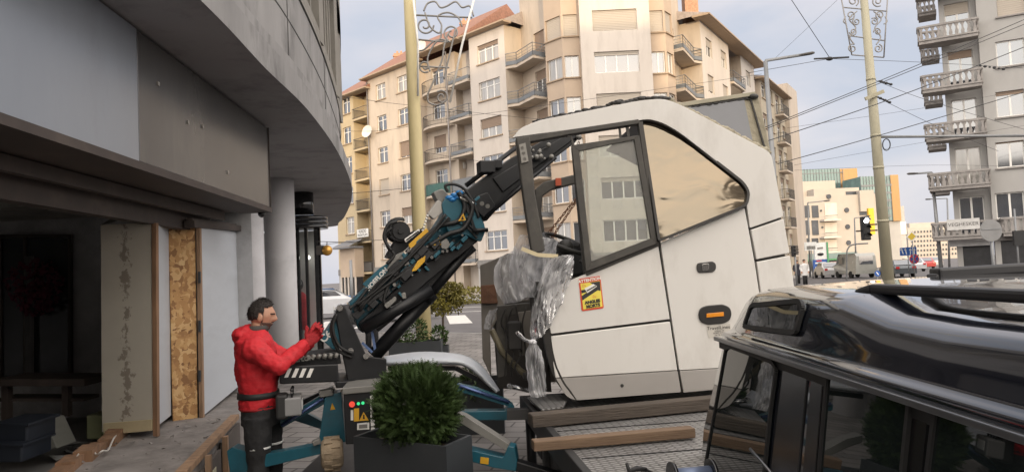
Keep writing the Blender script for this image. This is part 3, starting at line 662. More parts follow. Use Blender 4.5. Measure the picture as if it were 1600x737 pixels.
for z in (SZ+1.05,):
    for i in range(n-1): m.bar(j[i]+UP*z, j[i+1]+UP*z, .008, .014)
for i in range(3, n-1, 7): m.bar(j[i]+UP*(SZ+.5), j[i]+UP*(SZ+1.6), .008, .012, (1, 0, 0))
m.build('joint', pm('joint_dark', (.10, .098, .095), .9), cb)
m = MB(); W1 = ring_wall(m, edge, SZ+1.6, SZ+5.2, .5); m.build('window_glass', NETM, cb)
m = MB(); W2 = offs(edge, .28); L = 0
dens = []
for a, b in zip(W2, W2[1:]):
    k = max(1, int((b-a).length/.42))
    for q in range(k): dens.append(a+(b-a)*(q/k))
for i, p in enumerate(dens):
    wd = .24 if i % 6 == 0 else .06
    m.box(p.x-wd/2, p.x+wd/2, p.y-wd/2, p.y+wd/2, SZ+1.6, SZ+3.7)
ring_wall(m, edge, SZ+1.55, SZ+1.75, .18); ring_wall(m, edge, SZ+3.6, SZ+5.4, .12)
m.build('window_slats', SLAT, cb)
m = MB(); poly = [p+UP*(SZ+5.4) for p in offs(edge, .12)]+[V((-16, Q[-1].y, SZ+5.4)), V((-16, Q[0].y, SZ+5.4))]; m.add(poly, [list(range(len(poly)))]); m.build('roof', SOFF, cb)
# fascia over the shop
FA, FB = V((-2.36, 1.2, 0)), V((-2.885, 8.8, 0)); fF = Fr(FA, FB-FA, V((.99, .07, 0))); FL = (FB-FA).length
split = fF.uv(214, 150)[0]; zb0 = fF.uv(425, 328)[1]; zb1 = fF.uv(0, 172)[1]
zB = (zb0+zb1)/2
FLT = pm('fascia_pale', (.25, .272, .305), .27, metal=.25, var=.10, scale=.8, grime=.5, gcol=(.2, .21, .23), gscale=1.6, stretch=(1, 1, .3), bump=.25, bscale=1.3)
FDK = pm('fascia_dark', (.10, .097, .095), .25, metal=.3, var=.2, scale=.7, grime=.55, gcol=(.17, .16, .145), gscale=1.5, stretch=(1, 1, .4), bump=.25, bscale=1.3)
BRN = pm('old_brown_paint', (.055, .042, .036), .7, var=.3, scale=3, grime=.4, gcol=(.11, .09, .07), gscale=3)
m = MB(); m.obox(fF.o, fF.u, fF.n, UP, -3, split-.004, -.4, 0, zB, SZ-.02); m.build('fascia_panel', FLT, cb)
m = MB(); m.obox(fF.o, fF.u, fF.n, UP, split+.004, FL, -.4, 0, zB, SZ-.02); m.build('fascia_panel', FDK, cb, bevel=.01, label='dark grey fascia panel')
m = MB(); m.obox(fF.o, fF.u, fF.n, UP, FL, FL+.012, -.4, .012, zB, SZ-.02); m.obox(fF.o, fF.u, fF.n, UP, -3, FL+.01, -.35, .02, zB-.06, zB-.002); m.build('fascia_trim', BRN, cb)
m = MB(); m.obox(fF.o, fF.u, fF.n, UP, -3, FL-.1, -.95, -.36, zB-.05, zB+.05); m.obox(fF.o, fF.u, fF.n, UP, -3, FL-.3, -.72, -.6, zB-.3, zB-.05); m.obox(fF.o, fF.u, fF.n, UP, -3, FL-.3, -.5, -.44, zB-.16, zB-.06); m.build('lintel', BRN, cb)
# faint smudges where letters were taken off: shallow stubs of old fixings
RU = random.Random(3); m = MB()
for k in range(4):
    a = RU.uniform(split+.3, FL-.6); b = RU.uniform(zB+.15, SZ-.25); m.obox(fF.o, fF.u, fF.n, UP, a, a+.03, 0, .012, b, b+.03)
m.build('fixing_stub', pm('fix_metal', (.35, .33, .3), .4, metal=.6), cb)
# room
DWL = pm('shop_plaster', (.50, .50, .505), .9, var=.3, scale=1.2, grime=.6, gcol=(.2, .2, .205), gscale=1.1)
DCE = pm('shop_ceiling', (.42, .40, .37), .95, var=.4, scale=2, bump=.5, bscale=6, grime=.6, gcol=(.02, .02, .02), gscale=2)
DFL = pm('shop_floor', (.24, .235, .225), .9, var=.3, scale=2, grime=.5, gcol=(.05, .05, .05), gscale=2)
m = MB(); m.quad((-10, 9.6, .3), (-3.4, 9.6, .3), (-3.4, 9.6, 3.75), (-10, 9.6, 3.75)); m.quad((-10, -3, .3), (-10, 9.6, .3), (-10, 9.6, 3.75), (-10, -3, 3.75)); m.quad((-10, -3, .3), (-2.6, -3, .3), (-2.6, -3, 3.75), (-10, -3, 3.75))
m.build('inner_wall', DWL, cb)
m = MB(); m.quad((-10, -3, 2.88), (-3.0, -3, 2.88), (-3.3, 9.6, 2.88), (-10, 9.6, 2.88)); m.build('inner_ceiling', DCE, cb)
m = MB(); m.box(-10, -3.5, -3, 9.6, .1, .3); m.build('inner_floor', DFL, cb)
m = MB()
for k in range(26):   # torn ceiling lining hanging down
    x, y = RU.uniform(-6.5, -3.6), RU.uniform(4.2, 8.5); s = RU.uniform(.1, .32)
    m.add([V((x+RU.uniform(-s, s), y+RU.uniform(-s, s), 2.87-RU.uniform(0, .22) if q else 2.87)) for q in range(4)], [(0, 1, 2), (0, 2, 3)])
m.build('torn_lining', pm('torn_lining', (.20, .20, .18), .9, var=.4, scale=6), cb)
m = MB(); m.quad((-5.9, 9.4, 2.35), (-4.9, 9.4, 2.35), (-4.9, 9.4, 2.7), (-5.9, 9.4, 2.7))
def px_quad(mb, x0, x1, y0, y1, Y, th=.05):
    a, b, c, d = at(x0, y1, Y), at(x1, y1, Y), at(x1, y0, Y), at(x0, y0, Y); mb.prism([a, b, c, d], (0, th, 0)); return mb
m = MB(); px_quad(m, 2, 106, 372, 592, 9.5, .05); ig = m.build('inner_window', pm('inner_glass', (.028, .03, .032), .12, var=.4, scale=1, spec=.7), cb)
m = MB()
for x in (-2, 36, 106): px_quad(m, x, x+4, 368, 594, 9.47, .06)
px_quad(m, 0, 110, 366, 371, 9.46, .06); m.build('frame', BRN, ig)
m = MB()
for k in range(7): px_quad(m, 38+k*2.2, 39.3+k*2.2, 400, 590, 9.44, .01)
m.build('curtain', pm('curtain_grey', (.17, .165, .16), .9, var=.2), ig)
m = MB(); c_ = at(56, 448, 9.36); RW = random.Random(9)
for k in range(420):
    a, r = RW.uniform(0, 6.283), RW.random()**.5; p = c_+V((.36*r*math.cos(a)*(1+.15*math.sin(3*a)), RW.uniform(-.05, .03), .36*r*math.sin(a))); s_ = RW.uniform(.02, .05); an = RW.uniform(0, 6.28)
    m.quad(*[p+V((s_*math.cos(an+q*1.57)*(1 if q % 2 else .5), RW.uniform(-.02, .02), s_*math.sin(an+q*1.57)*(1 if q % 2 else .5))) for q in range(4)])
m.build('red_wreath', pm('wreath_red', (.09, .010, .026), .7, var=.5, scale=9), label='dark red leafy wreath hanging on the inner window of the gutted shop', cat='wreath')
# panels of the dismantled shop window
def panel(nm, pts, th, mt, lab, cat='panel', bev=.004, dirn=None, parent=None):
    m = MB(); n_ = (V(pts[1])-V(pts[0])).cross(V(pts[2])-V(pts[1])).normalized()
    if n_.dot(CAM-V(pts[0])) > 0: n_ = -n_
    m.prism(pts, n_*th); return m.build(nm, mt, parent, bevel=bev, label=lab, cat=cat if parent is None else None)
def plaster_mat():
    m = pm('plaster_board_beige', (.53, .495, .42), .85, var=.07, scale=2, bump=.1, bscale=10); t = m.node_tree; b = t.nodes['Principled BSDF']; ln = t.links.new
    src = b.inputs['Base Color'].links[0].from_socket
    co = t.nodes.new('ShaderNodeTexCoord'); sp = t.nodes.new('ShaderNodeSeparateXYZ'); ln(co.outputs['Generated'], sp.inputs[0])
    nz = t.nodes.new('ShaderNodeTexNoise'); nz.inputs['Scale'].default_value = 11; nz.inputs['Detail'].default_value = 9; nz.inputs['Roughness'].default_value = .7; ln(co.outputs['Object'], nz.inputs['Vector'])
    ab = t.nodes.new('ShaderNodeMath'); ab.operation = 'SUBTRACT'; ab.inputs[1].default_value = .48; ln(sp.outputs['X'], ab.inputs[0])
    a2 = t.nodes.new('ShaderNodeMath'); a2.operation = 'ABSOLUTE'; ln(ab.outputs[0], a2.inputs[0])
    a3 = t.nodes.new('ShaderNodeMath'); a3.operation = 'MULTIPLY_ADD'; a3.inputs[1].default_value = 1.15; ln(a2.outputs[0], a3.inputs[0]); 
    iv = t.nodes.new('ShaderNodeMath'); iv.operation = 'SUBTRACT'; iv.inputs[0].default_value = 1.0; ln(nz.outputs['Fac'], iv.inputs[1]); ln(iv.outputs[0], a3.inputs[2])
    rp = t.nodes.new('ShaderNodeValToRGB'); rp.color_ramp.elements[0].position = .52; rp.color_ramp.elements[0].color = (1, 1, 1, 1); rp.color_ramp.elements[1].position = .56; rp.color_ramp.elements[1].color = (0, 0, 0, 1); ln(a3.outputs[0], rp.inputs[0])
    mi = t.nodes.new('ShaderNodeMixRGB'); mi.inputs['Color2'].default_value = (.29, .25, .205, 1); ln(rp.outputs[0], mi.inputs[0]); ln(src, mi.inputs[1]); ln(mi.outputs[0], b.inputs['Base Color']); return m
def osb_mat():
    m = pm('osb_board', (.50, .27, .10), .75, var=.1, scale=3); t = m.node_tree; b = t.nodes['Principled BSDF']; ln = t.links.new
    co = t.nodes.new('ShaderNodeTexCoord'); last = None
    nz = t.nodes.new('ShaderNodeTexNoise'); nz.inputs['Scale'].default_value = 6; nz.inputs['Detail'].default_value = 2
    ln(co.outputs['Object'], nz.inputs['Vector'])
    va = t.nodes.new('ShaderNodeMixRGB'); va.inputs['Fac'].default_value = .12; ln(co.outputs['Object'], va.inputs[1]); ln(nz.outputs['Color'], va.inputs[2])
    vo = t.nodes.new('ShaderNodeTexVoronoi'); vo.inputs['Scale'].default_value = 20; vo.distance = 'MINKOWSKI'; vo.inputs['Exponent'].default_value = .6; ln(va.outputs[0], vo.inputs['Vector'])
    se = t.nodes.new('ShaderNodeSeparateColor'); ln(vo.outputs['Color'], se.inputs[0])
    rp = t.nodes.new('ShaderNodeValToRGB'); e = rp.color_ramp.elements; e[0].color = (.24, .115, .05, 1); e[1].color = (.68, .46, .23, 1); x = e.new(.35); x.color = (.46, .25, .10, 1); x = e.new(.7); x.color = (.58, .35, .15, 1)
    ln(se.outputs[0], rp.inputs[0]); ln(rp.outputs[0], b.inputs['Base Color']); return m
PLB = plaster_mat(); OSB = osb_mat()
PWH = pm('panel_white', (.49, .515, .545), .6, var=.05, scale=1.5, grime=.4, gcol=(.36, .37, .385), gscale=1.6, stretch=(.5, .5, 2.5))
WOOD = pm('old_wood', (.22, .125, .07), .8, var=.3, scale=5, stretch=(3, 3, .4), grime=.3, gcol=(.09, .06, .04), gscale=3)
WOODL = pm('pale_wood', (.30, .19, .115), .8, var=.3, scale=5, stretch=(3, 3, .4), grime=.5, gcol=(.11, .085, .065), gscale=4)
a0, a1 = at(159, 674, 7.02), at(238, 668, 6.90); b0, b1 = at(157, 351, 7.02), at(236, 348, 6.90)
bp = panel('plaster_panel', [a0, a1, b1, b0], .08, PLB, 'tall beige plasterboard panel with a brown vertical stain, standing on the shop ledge')
panel('edge_batten', [at(238.5, 681, 6.89), at(246, 682, 6.89), at(244, 348, 6.89), at(236.5, 348, 6.89)], .05, WOOD, None, parent=bp)
m = MB(); m.prism([at(162, 679, 7.0), at(237, 672, 6.88), at(237, 655, 6.88), at(161, 661, 7.0)], (0, .03, 0)); m.build('bottom_strip', pm('strip_cream', (.52, .44, .28), .8, var=.15), bp)
c0, c1 = at(246.5, 665, 6.94), at(268, 648, 7.75); d0, d1 = at(244.5, 349, 6.94), at(264, 352, 7.75)
panel('return_panel', [c0, c1, d1, d0], .03, PWH, 'narrow white panel between the stained plasterboard and the chipboard sheet')
e0, e1 = at(270, 661, 7.72), at(309, 659, 7.84); f0, f1 = at(263, 357, 7.72), at(305, 354, 7.84)
ob = panel('chipboard_sheet', [e0, e1, f1, f0], .03, OSB, 'tall orange chipboard sheet fixed upright beside the white panel', 'chipboard')
for y in (424, 500, 578): m = MB(); px_quad(m, 309.5, 313, y, y+18, 7.8, .02); m.build('hinge_plate', DARK, ob)
panel('edge_batten', [at(311, 655, 7.83), at(317, 653, 7.83), at(312, 353, 7.83), at(306, 353, 7.83)], .05, WOODL, None, parent=ob)
g0, g1 = at(319, 648, 7.88), at(377, 600, 9.6); h0, h1 = at(313, 354, 7.88), at(369, 362, 9.6)
panel('painted_board', [g0, g1, h1, h0], .05, PWH, 'wide white painted panel standing on the ledge behind the man in red')
m = MB(); m.bar(at(296, 350, 7.6), at(371, 357, 9.6), .1, .07); m.bar(at(296, 344, 7.6), at(366, 352, 9.6), .06, .04); m.build('head_rail', BRN, cb)
# ledge under the panels
LEDG = pm('ledge_mortar', (.23, .21, .195), .95, var=.25, scale=4, bump=.8, bscale=9, grime=.6, gcol=(.10, .09, .08), gscale=3)
lo = [onz(290, 737, .55), onz(380, 640, .55)]; dl = (lo[1]-lo[0]).normalized(); o0 = lo[0]-dl*3.5; o1 = lo[1]+dl*2.2
m = MB(); A = [o0, o1, o1+V((-1.1, 0, 0)), o0+V((-1.1, 0, 0))]; A = [V((p.x, p.y, 0)) for p in A]; m.prism(A, (0, 0, .53)); m.build('ledge', LEDG, cb, bevel=.02)
fL = Fr(V((o0.x, o0.y, 0)), o1-o0, V((dl.y, -dl.x, 0)))
def Lb_(mb, p0, p1, th, off=0): # strip on the ledge face between picture columns
    u0, z1 = fL.uv(p0[0], p0[1], off+th); u1, z0 = fL.uv(p1[0], p1[1], off+th); mb.obox(fL.o, fL.u, fL.n, UP, min(u0, u1), max(u0, u1), off, off+th, min(z0, z1), max(z0, z1)); return mb
RIB = pm('ribbed_panel', (.055, .05, .047), .6, var=.2)
m = MB(); u0 = fL.uv(230, 737)[0]-.6; u1 = fL.uv(283, 700)[0]
for k in range(24): m.obox(fL.o, fL.u, fL.n, UP, u0, u1, .0, .022, .02+k*.022, .034+k*.022)
m.build('ribbed_cladding', RIB, cb)
PLK = pm('ledge_board', (.10, .085, .075), .8, var=.3, scale=3, grime=.4, gcol=(.05, .04, .035), gscale=3)
m = MB(); m.obox(fL.o, fL.u, fL.n, UP, u1+.5, u1+1.25, .01, .04, .12, .46); m.obox(fL.o, fL.u, fL.n, UP, u1+1.35, u1+2.3, .012, .035, .05, .5); m.build('ledge_board', PLK, cb)
m = MB()
for u in (u1+.0, u1+.55, u1+1.28): m.obox(fL.o, fL.u, fL.n, UP, u, u+.06, .045, .09, .02, .56)
m.obox(fL.o, fL.u, fL.n, UP, u1, u1+2.3, -.05, .03, .54, .585); m.build('ledge_batten', WOODL, cb)
PAPR = pm('paper_note', (.55, .52, .36), .8, var=.1)
m = MB(); m.obox(fL.o, fL.u, fL.n, UP, u1+.85, u1+1.0, .041, .045, .25, .37); m.build('paper_note', PAPR, cb)
m = MB(); m.obox(fL.o, fL.u, fL.n, UP, u1-.5, u1-.3, .023, .027, .3, .4); m.build('paper_note', PAPR, cb)
m = MB(); m.obox(fL.o, fL.u, fL.n, UP, u1-.4, u1+2.6, .05, .16, .0, .06); m.build('alu_strip', pm('alu_rail', (.5, .49, .47), .4, metal=.4), cb)
m = MB()
for k in range(70):
    t = RU.random(); c = lo[0]+dl*RU.uniform(-.6, 2.2)+V((-RU.uniform(.05, .95), 0, -.005)); s = RU.uniform(.01, .045)
    m.add([c+V((RU.uniform(-s, s), RU.uniform(-s, s), RU.uniform(0, s*.8))) for _ in range(5)], [(0, 1, 2), (0, 2, 3), (0, 3, 4), (1, 2, 3)])
m.build('rubble', LEDG, label='crumbs of mortar and plaster on the shop ledge', cat='rubble', kind='stuff')
m = MB()
for k in range(6): c = lo[0]+dl*(-.1+k*.28)+V((-1.0-.03*(k % 2), .1, -.02)); m.obox(c, V((.95, .3, 0)).normalized(), V((-.3, .95, 0)).normalized(), UP, -.06, .08, 0, .3, 0, .05+.02*(k % 3))
m.build('broken_lip', WOOD, cb)
m = MB(); P = [onz(115+k*9, 728-10*math.sin(k*.9)-k*5.2, .56) for k in range(9)]; m.tube(smoothpts([p+V((0, 0, .012+.03*(i % 2))) for i, p in enumerate(P)], 5), .008, 6); m.build('loose_cable', pm('cable_white', (.5, .48, .45), .5), label='loose pale cable curling over the broken ledge edge', cat='cable')
# inside the shop
m = MB(); px_quad(m, -10, 132, 592, 603, 7.6, .5); bt = m.build('work_bench', BRN, label='dark wooden bench standing in the gloom of the gutted shop', cat='bench')
m = MB(); px_quad(m, 96, 106, 603, 650, 7.7, .08); m.build('leg', BRN, bt); m = MB(); px_quad(m, 2, 12, 603, 660, 7.7, .08); m.build('leg', BRN, bt)
m = MB(); px_quad(m, -6, 130, 622, 627, 7.75, .3); m.build('shelf', BRN, bt)
BLU = pm('bin_blue', (.012, .016, .024), .5, var=.15)
for i, (x0, x1, y0, y1, Y) in enumerate(((-12, 42, 662, 692, 6.3), (-12, 34, 694, 722, 6.2))):
    m = MB(); px_quad(m, x0, x1, y0, y1, Y, .4); b_ = m.build('plastic_crate', BLU, label=['dark blue plastic crate on top of another in the gutted shop', 'dark blue plastic crate at the bottom of the stack in the gutted shop'][i], cat='crate', bevel=.015, group='crates in the shop')
    m = MB(); px_quad(m, x0-2, x1+2, y0-1, y0+3, Y-.02, .44); m.build('rim', BLU, b_)
m = MB(); m.prism([at(38, 702, 6.9), at(90, 700, 6.9), at(70, 657, 6.9), at(46, 659, 6.9)], (0, .3, 0)); m.build('ribbed_tub', pm('tub_grey', (.17, .17, .15), .7, var=.1, scale=3, stretch=(12, 1, 1)), label='grey ribbed tub beside the blue crates in the shop', cat='tub', bevel=.01)
m = MB(); px_quad(m, 134, 160, 648, 686, 7.3, .3); m.build('foam_block', pm('foam_green', (.17, .18, .10), .9, var=.15), label='pale green foam block behind the foot of the beige panel', cat='block', bevel=.02)
m = MB()
for k in range(9):
    c = onz(100+k*5, 716-k*2, .31); s = .16
    m.add([c+V((RU.uniform(-s, s), RU.uniform(-s, s), RU.uniform(0, .12))) for _ in range(4)], [(0, 1, 2), (0, 2, 3)])
m.build('rubble_heap', pm('plaster_bits', (.24, .24, .23), .9, var=.2), label='heap of broken plaster scraps on the shop floor', cat='rubble', kind='stuff')
# columns
COLM = pm('column_paint', (.58, .57, .58), .7, var=.05, scale=1.5, grime=.3, gcol=(.2, .2, .2), gscale=1.4)
for px, Y, r in ((389, 11.2, .235), (440, 13.4, .27)):
    p = at(px, 440, Y); m = MB(); m.cyl((p.x, p.y, .02), (p.x, p.y, SZ), r, seg=40); m.build('column', COLM, cb)
# black rounded shop window beyond the columns
BLK = pm('black_gloss', (.012, .012, .013), .15, var=.2, spec=.7)
sw = thing('shop_window', at(480, 560, 15.6).xy.to_3d(), 'black framed rounded shop window behind the second grey column', 'shop window')
c = at(474, 430, 15.6); m = MB(); m.cyl((c.x, c.y, 3.32), (c.x, c.y, SZ), .26, seg=28); m.build('drum', BLK, sw)
m = MB()
for z in (3.06, 3.15, 3.24): m.cyl((c.x+.05, c.y, z-.04), (c.x+.05, c.y, z+.035), .5-.03*(z-3), seg=30)
m.build('ring', BLK, sw)
m = MB()
for px in (466, 479, 494, 499): a = at(px, 395, 15.5); m.box(a.x-.03, a.x+.03, a.y-.03, a.y+.03, .05, 3.04)
m.build('frame', BLK, sw)
m = MB(); a, b = at(462, 400, 15.9), at(496, 400, 15.9); m.box(a.x-1, b.x, a.y, a.y+.05, .1, 3.0); m.build('back_panel', pm('display_white', (.55, .54, .52), .6), sw)
m = MB(); a = at(481, 402, 15.7); m.ball(a, .05); m.build('spot_lamp', pm('spot_lamp', (1, .95, .85), .5, emit=((1, .95, .85), 6)), sw)
m = MB(); a, b = at(466, 430, 15.42), at(499, 430, 15.42); m.quad((a.x, a.y, .1), (b.x, b.y, .1), (b.x, b.y, 3.0), (a.x, a.y, 3.0)); m.build('pane', glassmat('shop_glass', (.75, .78, .78), .15), sw)
RED = pm('red_fabric', (.52, .014, .022), .7, var=.16, scale=9, bump=.5, bscale=11, stretch=(1, 1, 2))
mq = thing('mannequin', at(469, 560, 15.7).xy.to_3d(), 'shop mannequin in a red coat behind the black framed glass', 'mannequin')
a = at(469, 470, 15.7); m = MB(); m.tube([(a.x, a.y, .9), (a.x, a.y, 1.2), (a.x, a.y, 1.5), (a.x, a.y, 1.64), (a.x, a.y, 1.7)], [.16, .14, .17, .12, .06], 14); m.build('coat', RED, mq)
m = MB(); m.ball((a.x, a.y, 1.86), .1, sc=(.8, .95, 1.2)); m.tube([(a.x, a.y, .02), (a.x, a.y, .9)], [.03, .05], 8); m.build('body', BLK, mq)
gbl = thing('wall_lantern', at(509, 390, 14.5), 'golden ball ornament hanging in front of the black shop window', 'ornament')
c = at(511, 391, 14.5); m = MB(); m.ball(c, .105, 18, 12); m.build('ball', pm('gold_ball', (.62, .33, .07), .35, metal=.5, var=.3, scale=14), gbl)
m = MB(); m.box(c.x-.2, c.x-.06, c.y-.05, c.y+.05, c.z-.08, c.z+.1); m.bar(at(494, 377, 14.5), at(560, 379, 14.6), .012, .012); m.cyl(c+V((0, 0, .1)), at(511, 377, 14.5), .008); m.build('bracket', RAIL, gbl)
# security camera at the end of the fascia
c = at(409, 334, 8.75); m = MB(); m.ball(c, .045, 14, 8); sc_ = m.build('security_camera', BLK, label='small black dome security camera under the end of the dark fascia', cat='security camera'); m = MB(); m.cyl(c+V((0, 0, .03)), c+V((0, 0, .09)), .05); m.build('mount', PWH, sc_)
# ================================================================ THE MAN IN RED
SKIN = pm('skin', (.46, .25, .165), .55, var=.08, scale=30)
HAIR = pm('hair_dark', (.022, .016, .013), .6, var=.4, scale=60, bump=.6, bscale=120)
TROU = pm('trousers_black', (.016, .016, .017), .85, var=.3, scale=8, bump=.4, bscale=20)
GLOV = pm('glove_red', (.38, .02, .025), .8, var=.2, scale=30, bump=.4, bscale=80)
GLOB = pm('glove_black', (.02, .02, .02), .6)
MY = 5.87
man = thing('person', (at(405, 800, MY).x, MY, 0.02), 'man in red hooded jacket and black trousers pushing the crane boom with gloved hands', 'person')
def mp_(px, py, dy=0): return at(px, py, MY+dy)
FW = V((.97, .24, 0)).normalized(); SD = V((-.24, .97, 0)).normalized()     # facing, and away from the viewer
def loft(mb, rings, seg=20):
    vs = []
    for c, X, Y in rings:
        for k in range(seg): an = 2*math.pi*k/seg; vs.append(V(c)+V(X)*math.cos(an)+V(Y)*math.sin(an))
    n = len(rings); mb.add(vs, [(i*seg+k, i*seg+(k+1) % seg, (i+1)*seg+(k+1) % seg, (i+1)*seg+k) for i in range(n-1) for k in range(seg)], True)
    b = len(mb.v)-n*seg; mb.f += [[b+k for k in range(seg)][::-1], [b+(n-1)*seg+k for k in range(seg)]]; mb.m += [mb.k]*2; mb.sm += [True]*2
def remesh(o, vox, smooth=4, disp=0, dscale=.12):
    r = o.modifiers.new('re', 'REMESH'); r.mode = 'VOXEL'; r.voxel_size = vox; r.use_smooth_shade = True
    s = o.modifiers.new('sm', 'SMOOTH'); s.iterations = smooth; s.factor = .5
    if disp:
        tx = bpy.data.textures.new('folds', 'CLOUDS'); tx.noise_scale = dscale; tx.noise_depth = 2
        d = o.modifiers.new('folds', 'DISPLACE'); d.texture = tx; d.strength = disp; d.mid_level = .5
HC = mp_(409, 493, .05)
def headpt(th, ph, off=0):
    z = math.cos(th); s = math.sin(th); x = s*math.cos(ph); y = s*math.sin(ph)
    rx, ry, rz = .098, .077, .12
    if z < 0: rx -= .018*(-z); ry -= .022*(-z)
    p = [x*rx, y*ry, z*rz]
    fr = max(0, math.cos(ph)); g = lambda a, b, wa, wb: math.exp(-((th-a)/wa)**2-((math.atan2(math.sin(ph), math.cos(ph))-b)/wb)**2)
    p[0] += .030*g(1.78, 0, .16, .2)+.014*g(1.58, 0, .16, .16)+.009*g(1.30, 0, .16, .5)-.012*g(1.55, .45, .13, .22)-.012*g(1.55, -.45, .13, .22)+.012*g(2.12, 0, .12, .3)-.006*g(1.99, 0, .06, .3)+.020*g(2.55, 0, .25, .5)
    if x < 0 and z < -.3: p[0] += .03*min(1, (-z-.3)*1.6)
    k = 1+off/.1; p = [a*k for a in p]
    tilt = .12; X = p[0]*math.cos(tilt)+p[2]*math.sin(tilt); Z = p[2]*math.cos(tilt)-p[0]*math.sin(tilt)
    return HC+FW*X+SD*p[1]+UP*Z
m = MB(); TH, PH = 40, 56
vs = [headpt(math.pi*i/TH, 2*math.pi*k/PH) for i in range(TH+1) for k in range(PH)]
m.add(vs, [(i*PH+k, (i+1)*PH+k, (i+1)*PH+(k+1) % PH, i*PH+(k+1) % PH) for i in range(TH) for k in range(PH)], True)
for sd in (-1, 1):
    m.ball(HC+FW*(-.012)+SD*(.075*sd)+UP*(-.012), .033, 10, 8, (.75, .35, 1.05))
neck = mp_(400, 528, .05)
m.tube([HC+FW*(-.02)+UP*(-.06), neck, neck+UP*(-.12)], [.062, .066, .08], 16)
loft(m, [(mp_(400, 545, .03), FW*.1, SD*.18), (mp_(402, 590, .03), FW*.1, SD*.15), (mp_(405, 630, .03), FW*.09, SD*.13)])
for dy, px in ((-.09, 404), (.13, 424)):
    m.tube([mp_(px, 645, dy), mp_(px+2, 720, dy), mp_(px, 790, dy)], [.06, .045, .04], 12)
body = m.build('body', SKIN, man, merge=True); remesh(body, .0055, 2)
m = MB()
for sd in (-1, 1): m.ball(HC+FW*.073+SD*(.031*sd)+UP*.008, .011, 10, 8)
m.build('eyes', pm('eye_dark', (.05, .035, .03), .3), man)
def patch(cond, off, mt, nm, amp=0):
    m = MB(); TH, PH = 44, 64; vs = [headpt(math.pi*i/TH, 2*math.pi*k/PH, off+amp*noise.noise(V((i*.5, k*.5, 1)))) for i in range(TH+1) for k in range(PH)]
    fs = []
    for i in range(TH):
        for k in range(PH):
            ph = math.atan2(math.sin(2*math.pi*(k+.5)/PH), math.cos(2*math.pi*(k+.5)/PH))
            if cond(math.pi*(i+.5)/TH, abs(ph)): fs.append((i*PH+k, (i+1)*PH+k, (i+1)*PH+(k+1) % PH, i*PH+(k+1) % PH))
    m.add(vs, fs, True); o = m.build(nm, mt, man); bm = bmesh.new(); bm.from_mesh(o.data)
    bmesh.ops.delete(bm, geom=[v for v in bm.verts if not v.link_faces], context='VERTS'); bm.to_mesh(o.data); bm.free()
    s = o.modifiers.new('so', 'SOLIDIFY'); s.thickness = .012; s.offset = -1; return o
patch(lambda t, p: t < .72+.30*min(1, p/1.2)+(.75 if p > 1.75 else .0)+(.35 if 1.4 < p < 1.75 else 0)+(.1 if p > 2.2 else 0), .012, HAIR, 'hair', .011)
m = MB(); RH = random.Random(4)
for k in range(1500):
    th = RH.uniform(0, 1.75); ph = RH.choice((-1, 1))*RH.uniform(0, 3.14)
    if th > .72+.30*min(1, abs(ph)/1.2)+(.75 if abs(ph) > 1.75 else 0)+(.35 if 1.4 < abs(ph) < 1.75 else 0): continue
    a = headpt(th, ph, .012); b_ = headpt(th+RH.uniform(.02, .12), ph*1.02, .012+RH.uniform(.006, .02)); sd_ = V((RH.gauss(0, 1), RH.gauss(0, 1), RH.gauss(0, 1))).normalized()*.0022
    m.add([a-sd_, a+sd_, b_], [(0, 1, 2)])
m.build('hair_strands', HAIR, man)
patch(lambda t, p: (2.02 < t < 2.75 and p < 1.35 and not (2.03 < t < 2.1 and p < .25)) or (1.9 < t < 2.0 and p < .35) or (1.35 < t < 2.3 and 1.35 < p < 1.6), .0022, pm('stubble', (.10, .06, .045), .8, var=.3, scale=80), 'beard')
patch(lambda t, p: 1.33 < t < 1.42 and .15 < p < .75, .003, HAIR, 'eyebrows')
# jacket
m = MB()
loft(m, [(mp_(405, 636, .03), FW*.150, SD*.185), (mp_(405, 625, .03), FW*.158, SD*.19), (mp_(404, 612, .03), FW*.146, SD*.185), (mp_(403, 595, .03), FW*.160, SD*.20), (mp_(401, 570, .03), FW*.168, SD*.22), (mp_(399, 548, .03), FW*.160, SD*.235), (mp_(397, 532, .03), FW*.145, SD*.235), (mp_(397, 522, .04), FW*.115, SD*.16), (mp_(399, 514, .05), FW*.098, SD*.1)])
sh_n, el_n, wr_n = mp_(397, 545, -.19), mp_(436, 571, -.22), mp_(479, 537, -.06)
sh_f, el_f, wr_f = mp_(408, 540, .27), mp_(452, 563, .24), mp_(484, 533, .12)
m.tube([sh_n, (sh_n+el_n)/2+V((0, -.01, 0)), el_n, (el_n+wr_n)/2, wr_n], [.088, .078, .068, .06, .05], 14); m.ball(sh_n, .098); m.ball(el_n, .076)
m.tube([sh_f, (sh_f+el_f)/2, el_f, (el_f+wr_f)/2, wr_f], [.088, .078, .067, .06, .048], 14); m.ball(sh_f, .098); m.ball(el_f, .075)
m.ball(mp_(380, 521, .04), .078, 14, 10, (1.0, 1.9, .75)); m.ball(mp_(374, 527, .04), .055, 14, 10, (.8, 2.0, 1.0)); m.ball(mp_(388, 513, .04), .05, 14, 10, (.8, 2.2, .8))
jk = m.build('jacket', RED, man, merge=True); remesh(jk, .009, 4, .030, .075)
m = MB(); loft(m, [(mp_(401, 520, .05), FW*.085, SD*.09), (mp_(403, 512, .05), FW*.088, SD*.088), (mp_(404, 508, .05), FW*.08, SD*.08)]); m.build('collar', pm('fleece_grey', (.07, .065, .06), .9), man)
m = MB(); loft(m, [(mp_(404, 619, .03), FW*.163, SD*.197), (mp_(404, 610, .03), FW*.160, SD*.197)], 28); m.build('belt', GLOB, man)
m = MB(); c = mp_(440, 632, -.08); m.obox(c, FW, SD, UP, -.04, .05, -.09, .07, -.10, .09); m.build('belt_pouch', GLOB, man, bevel=.02)
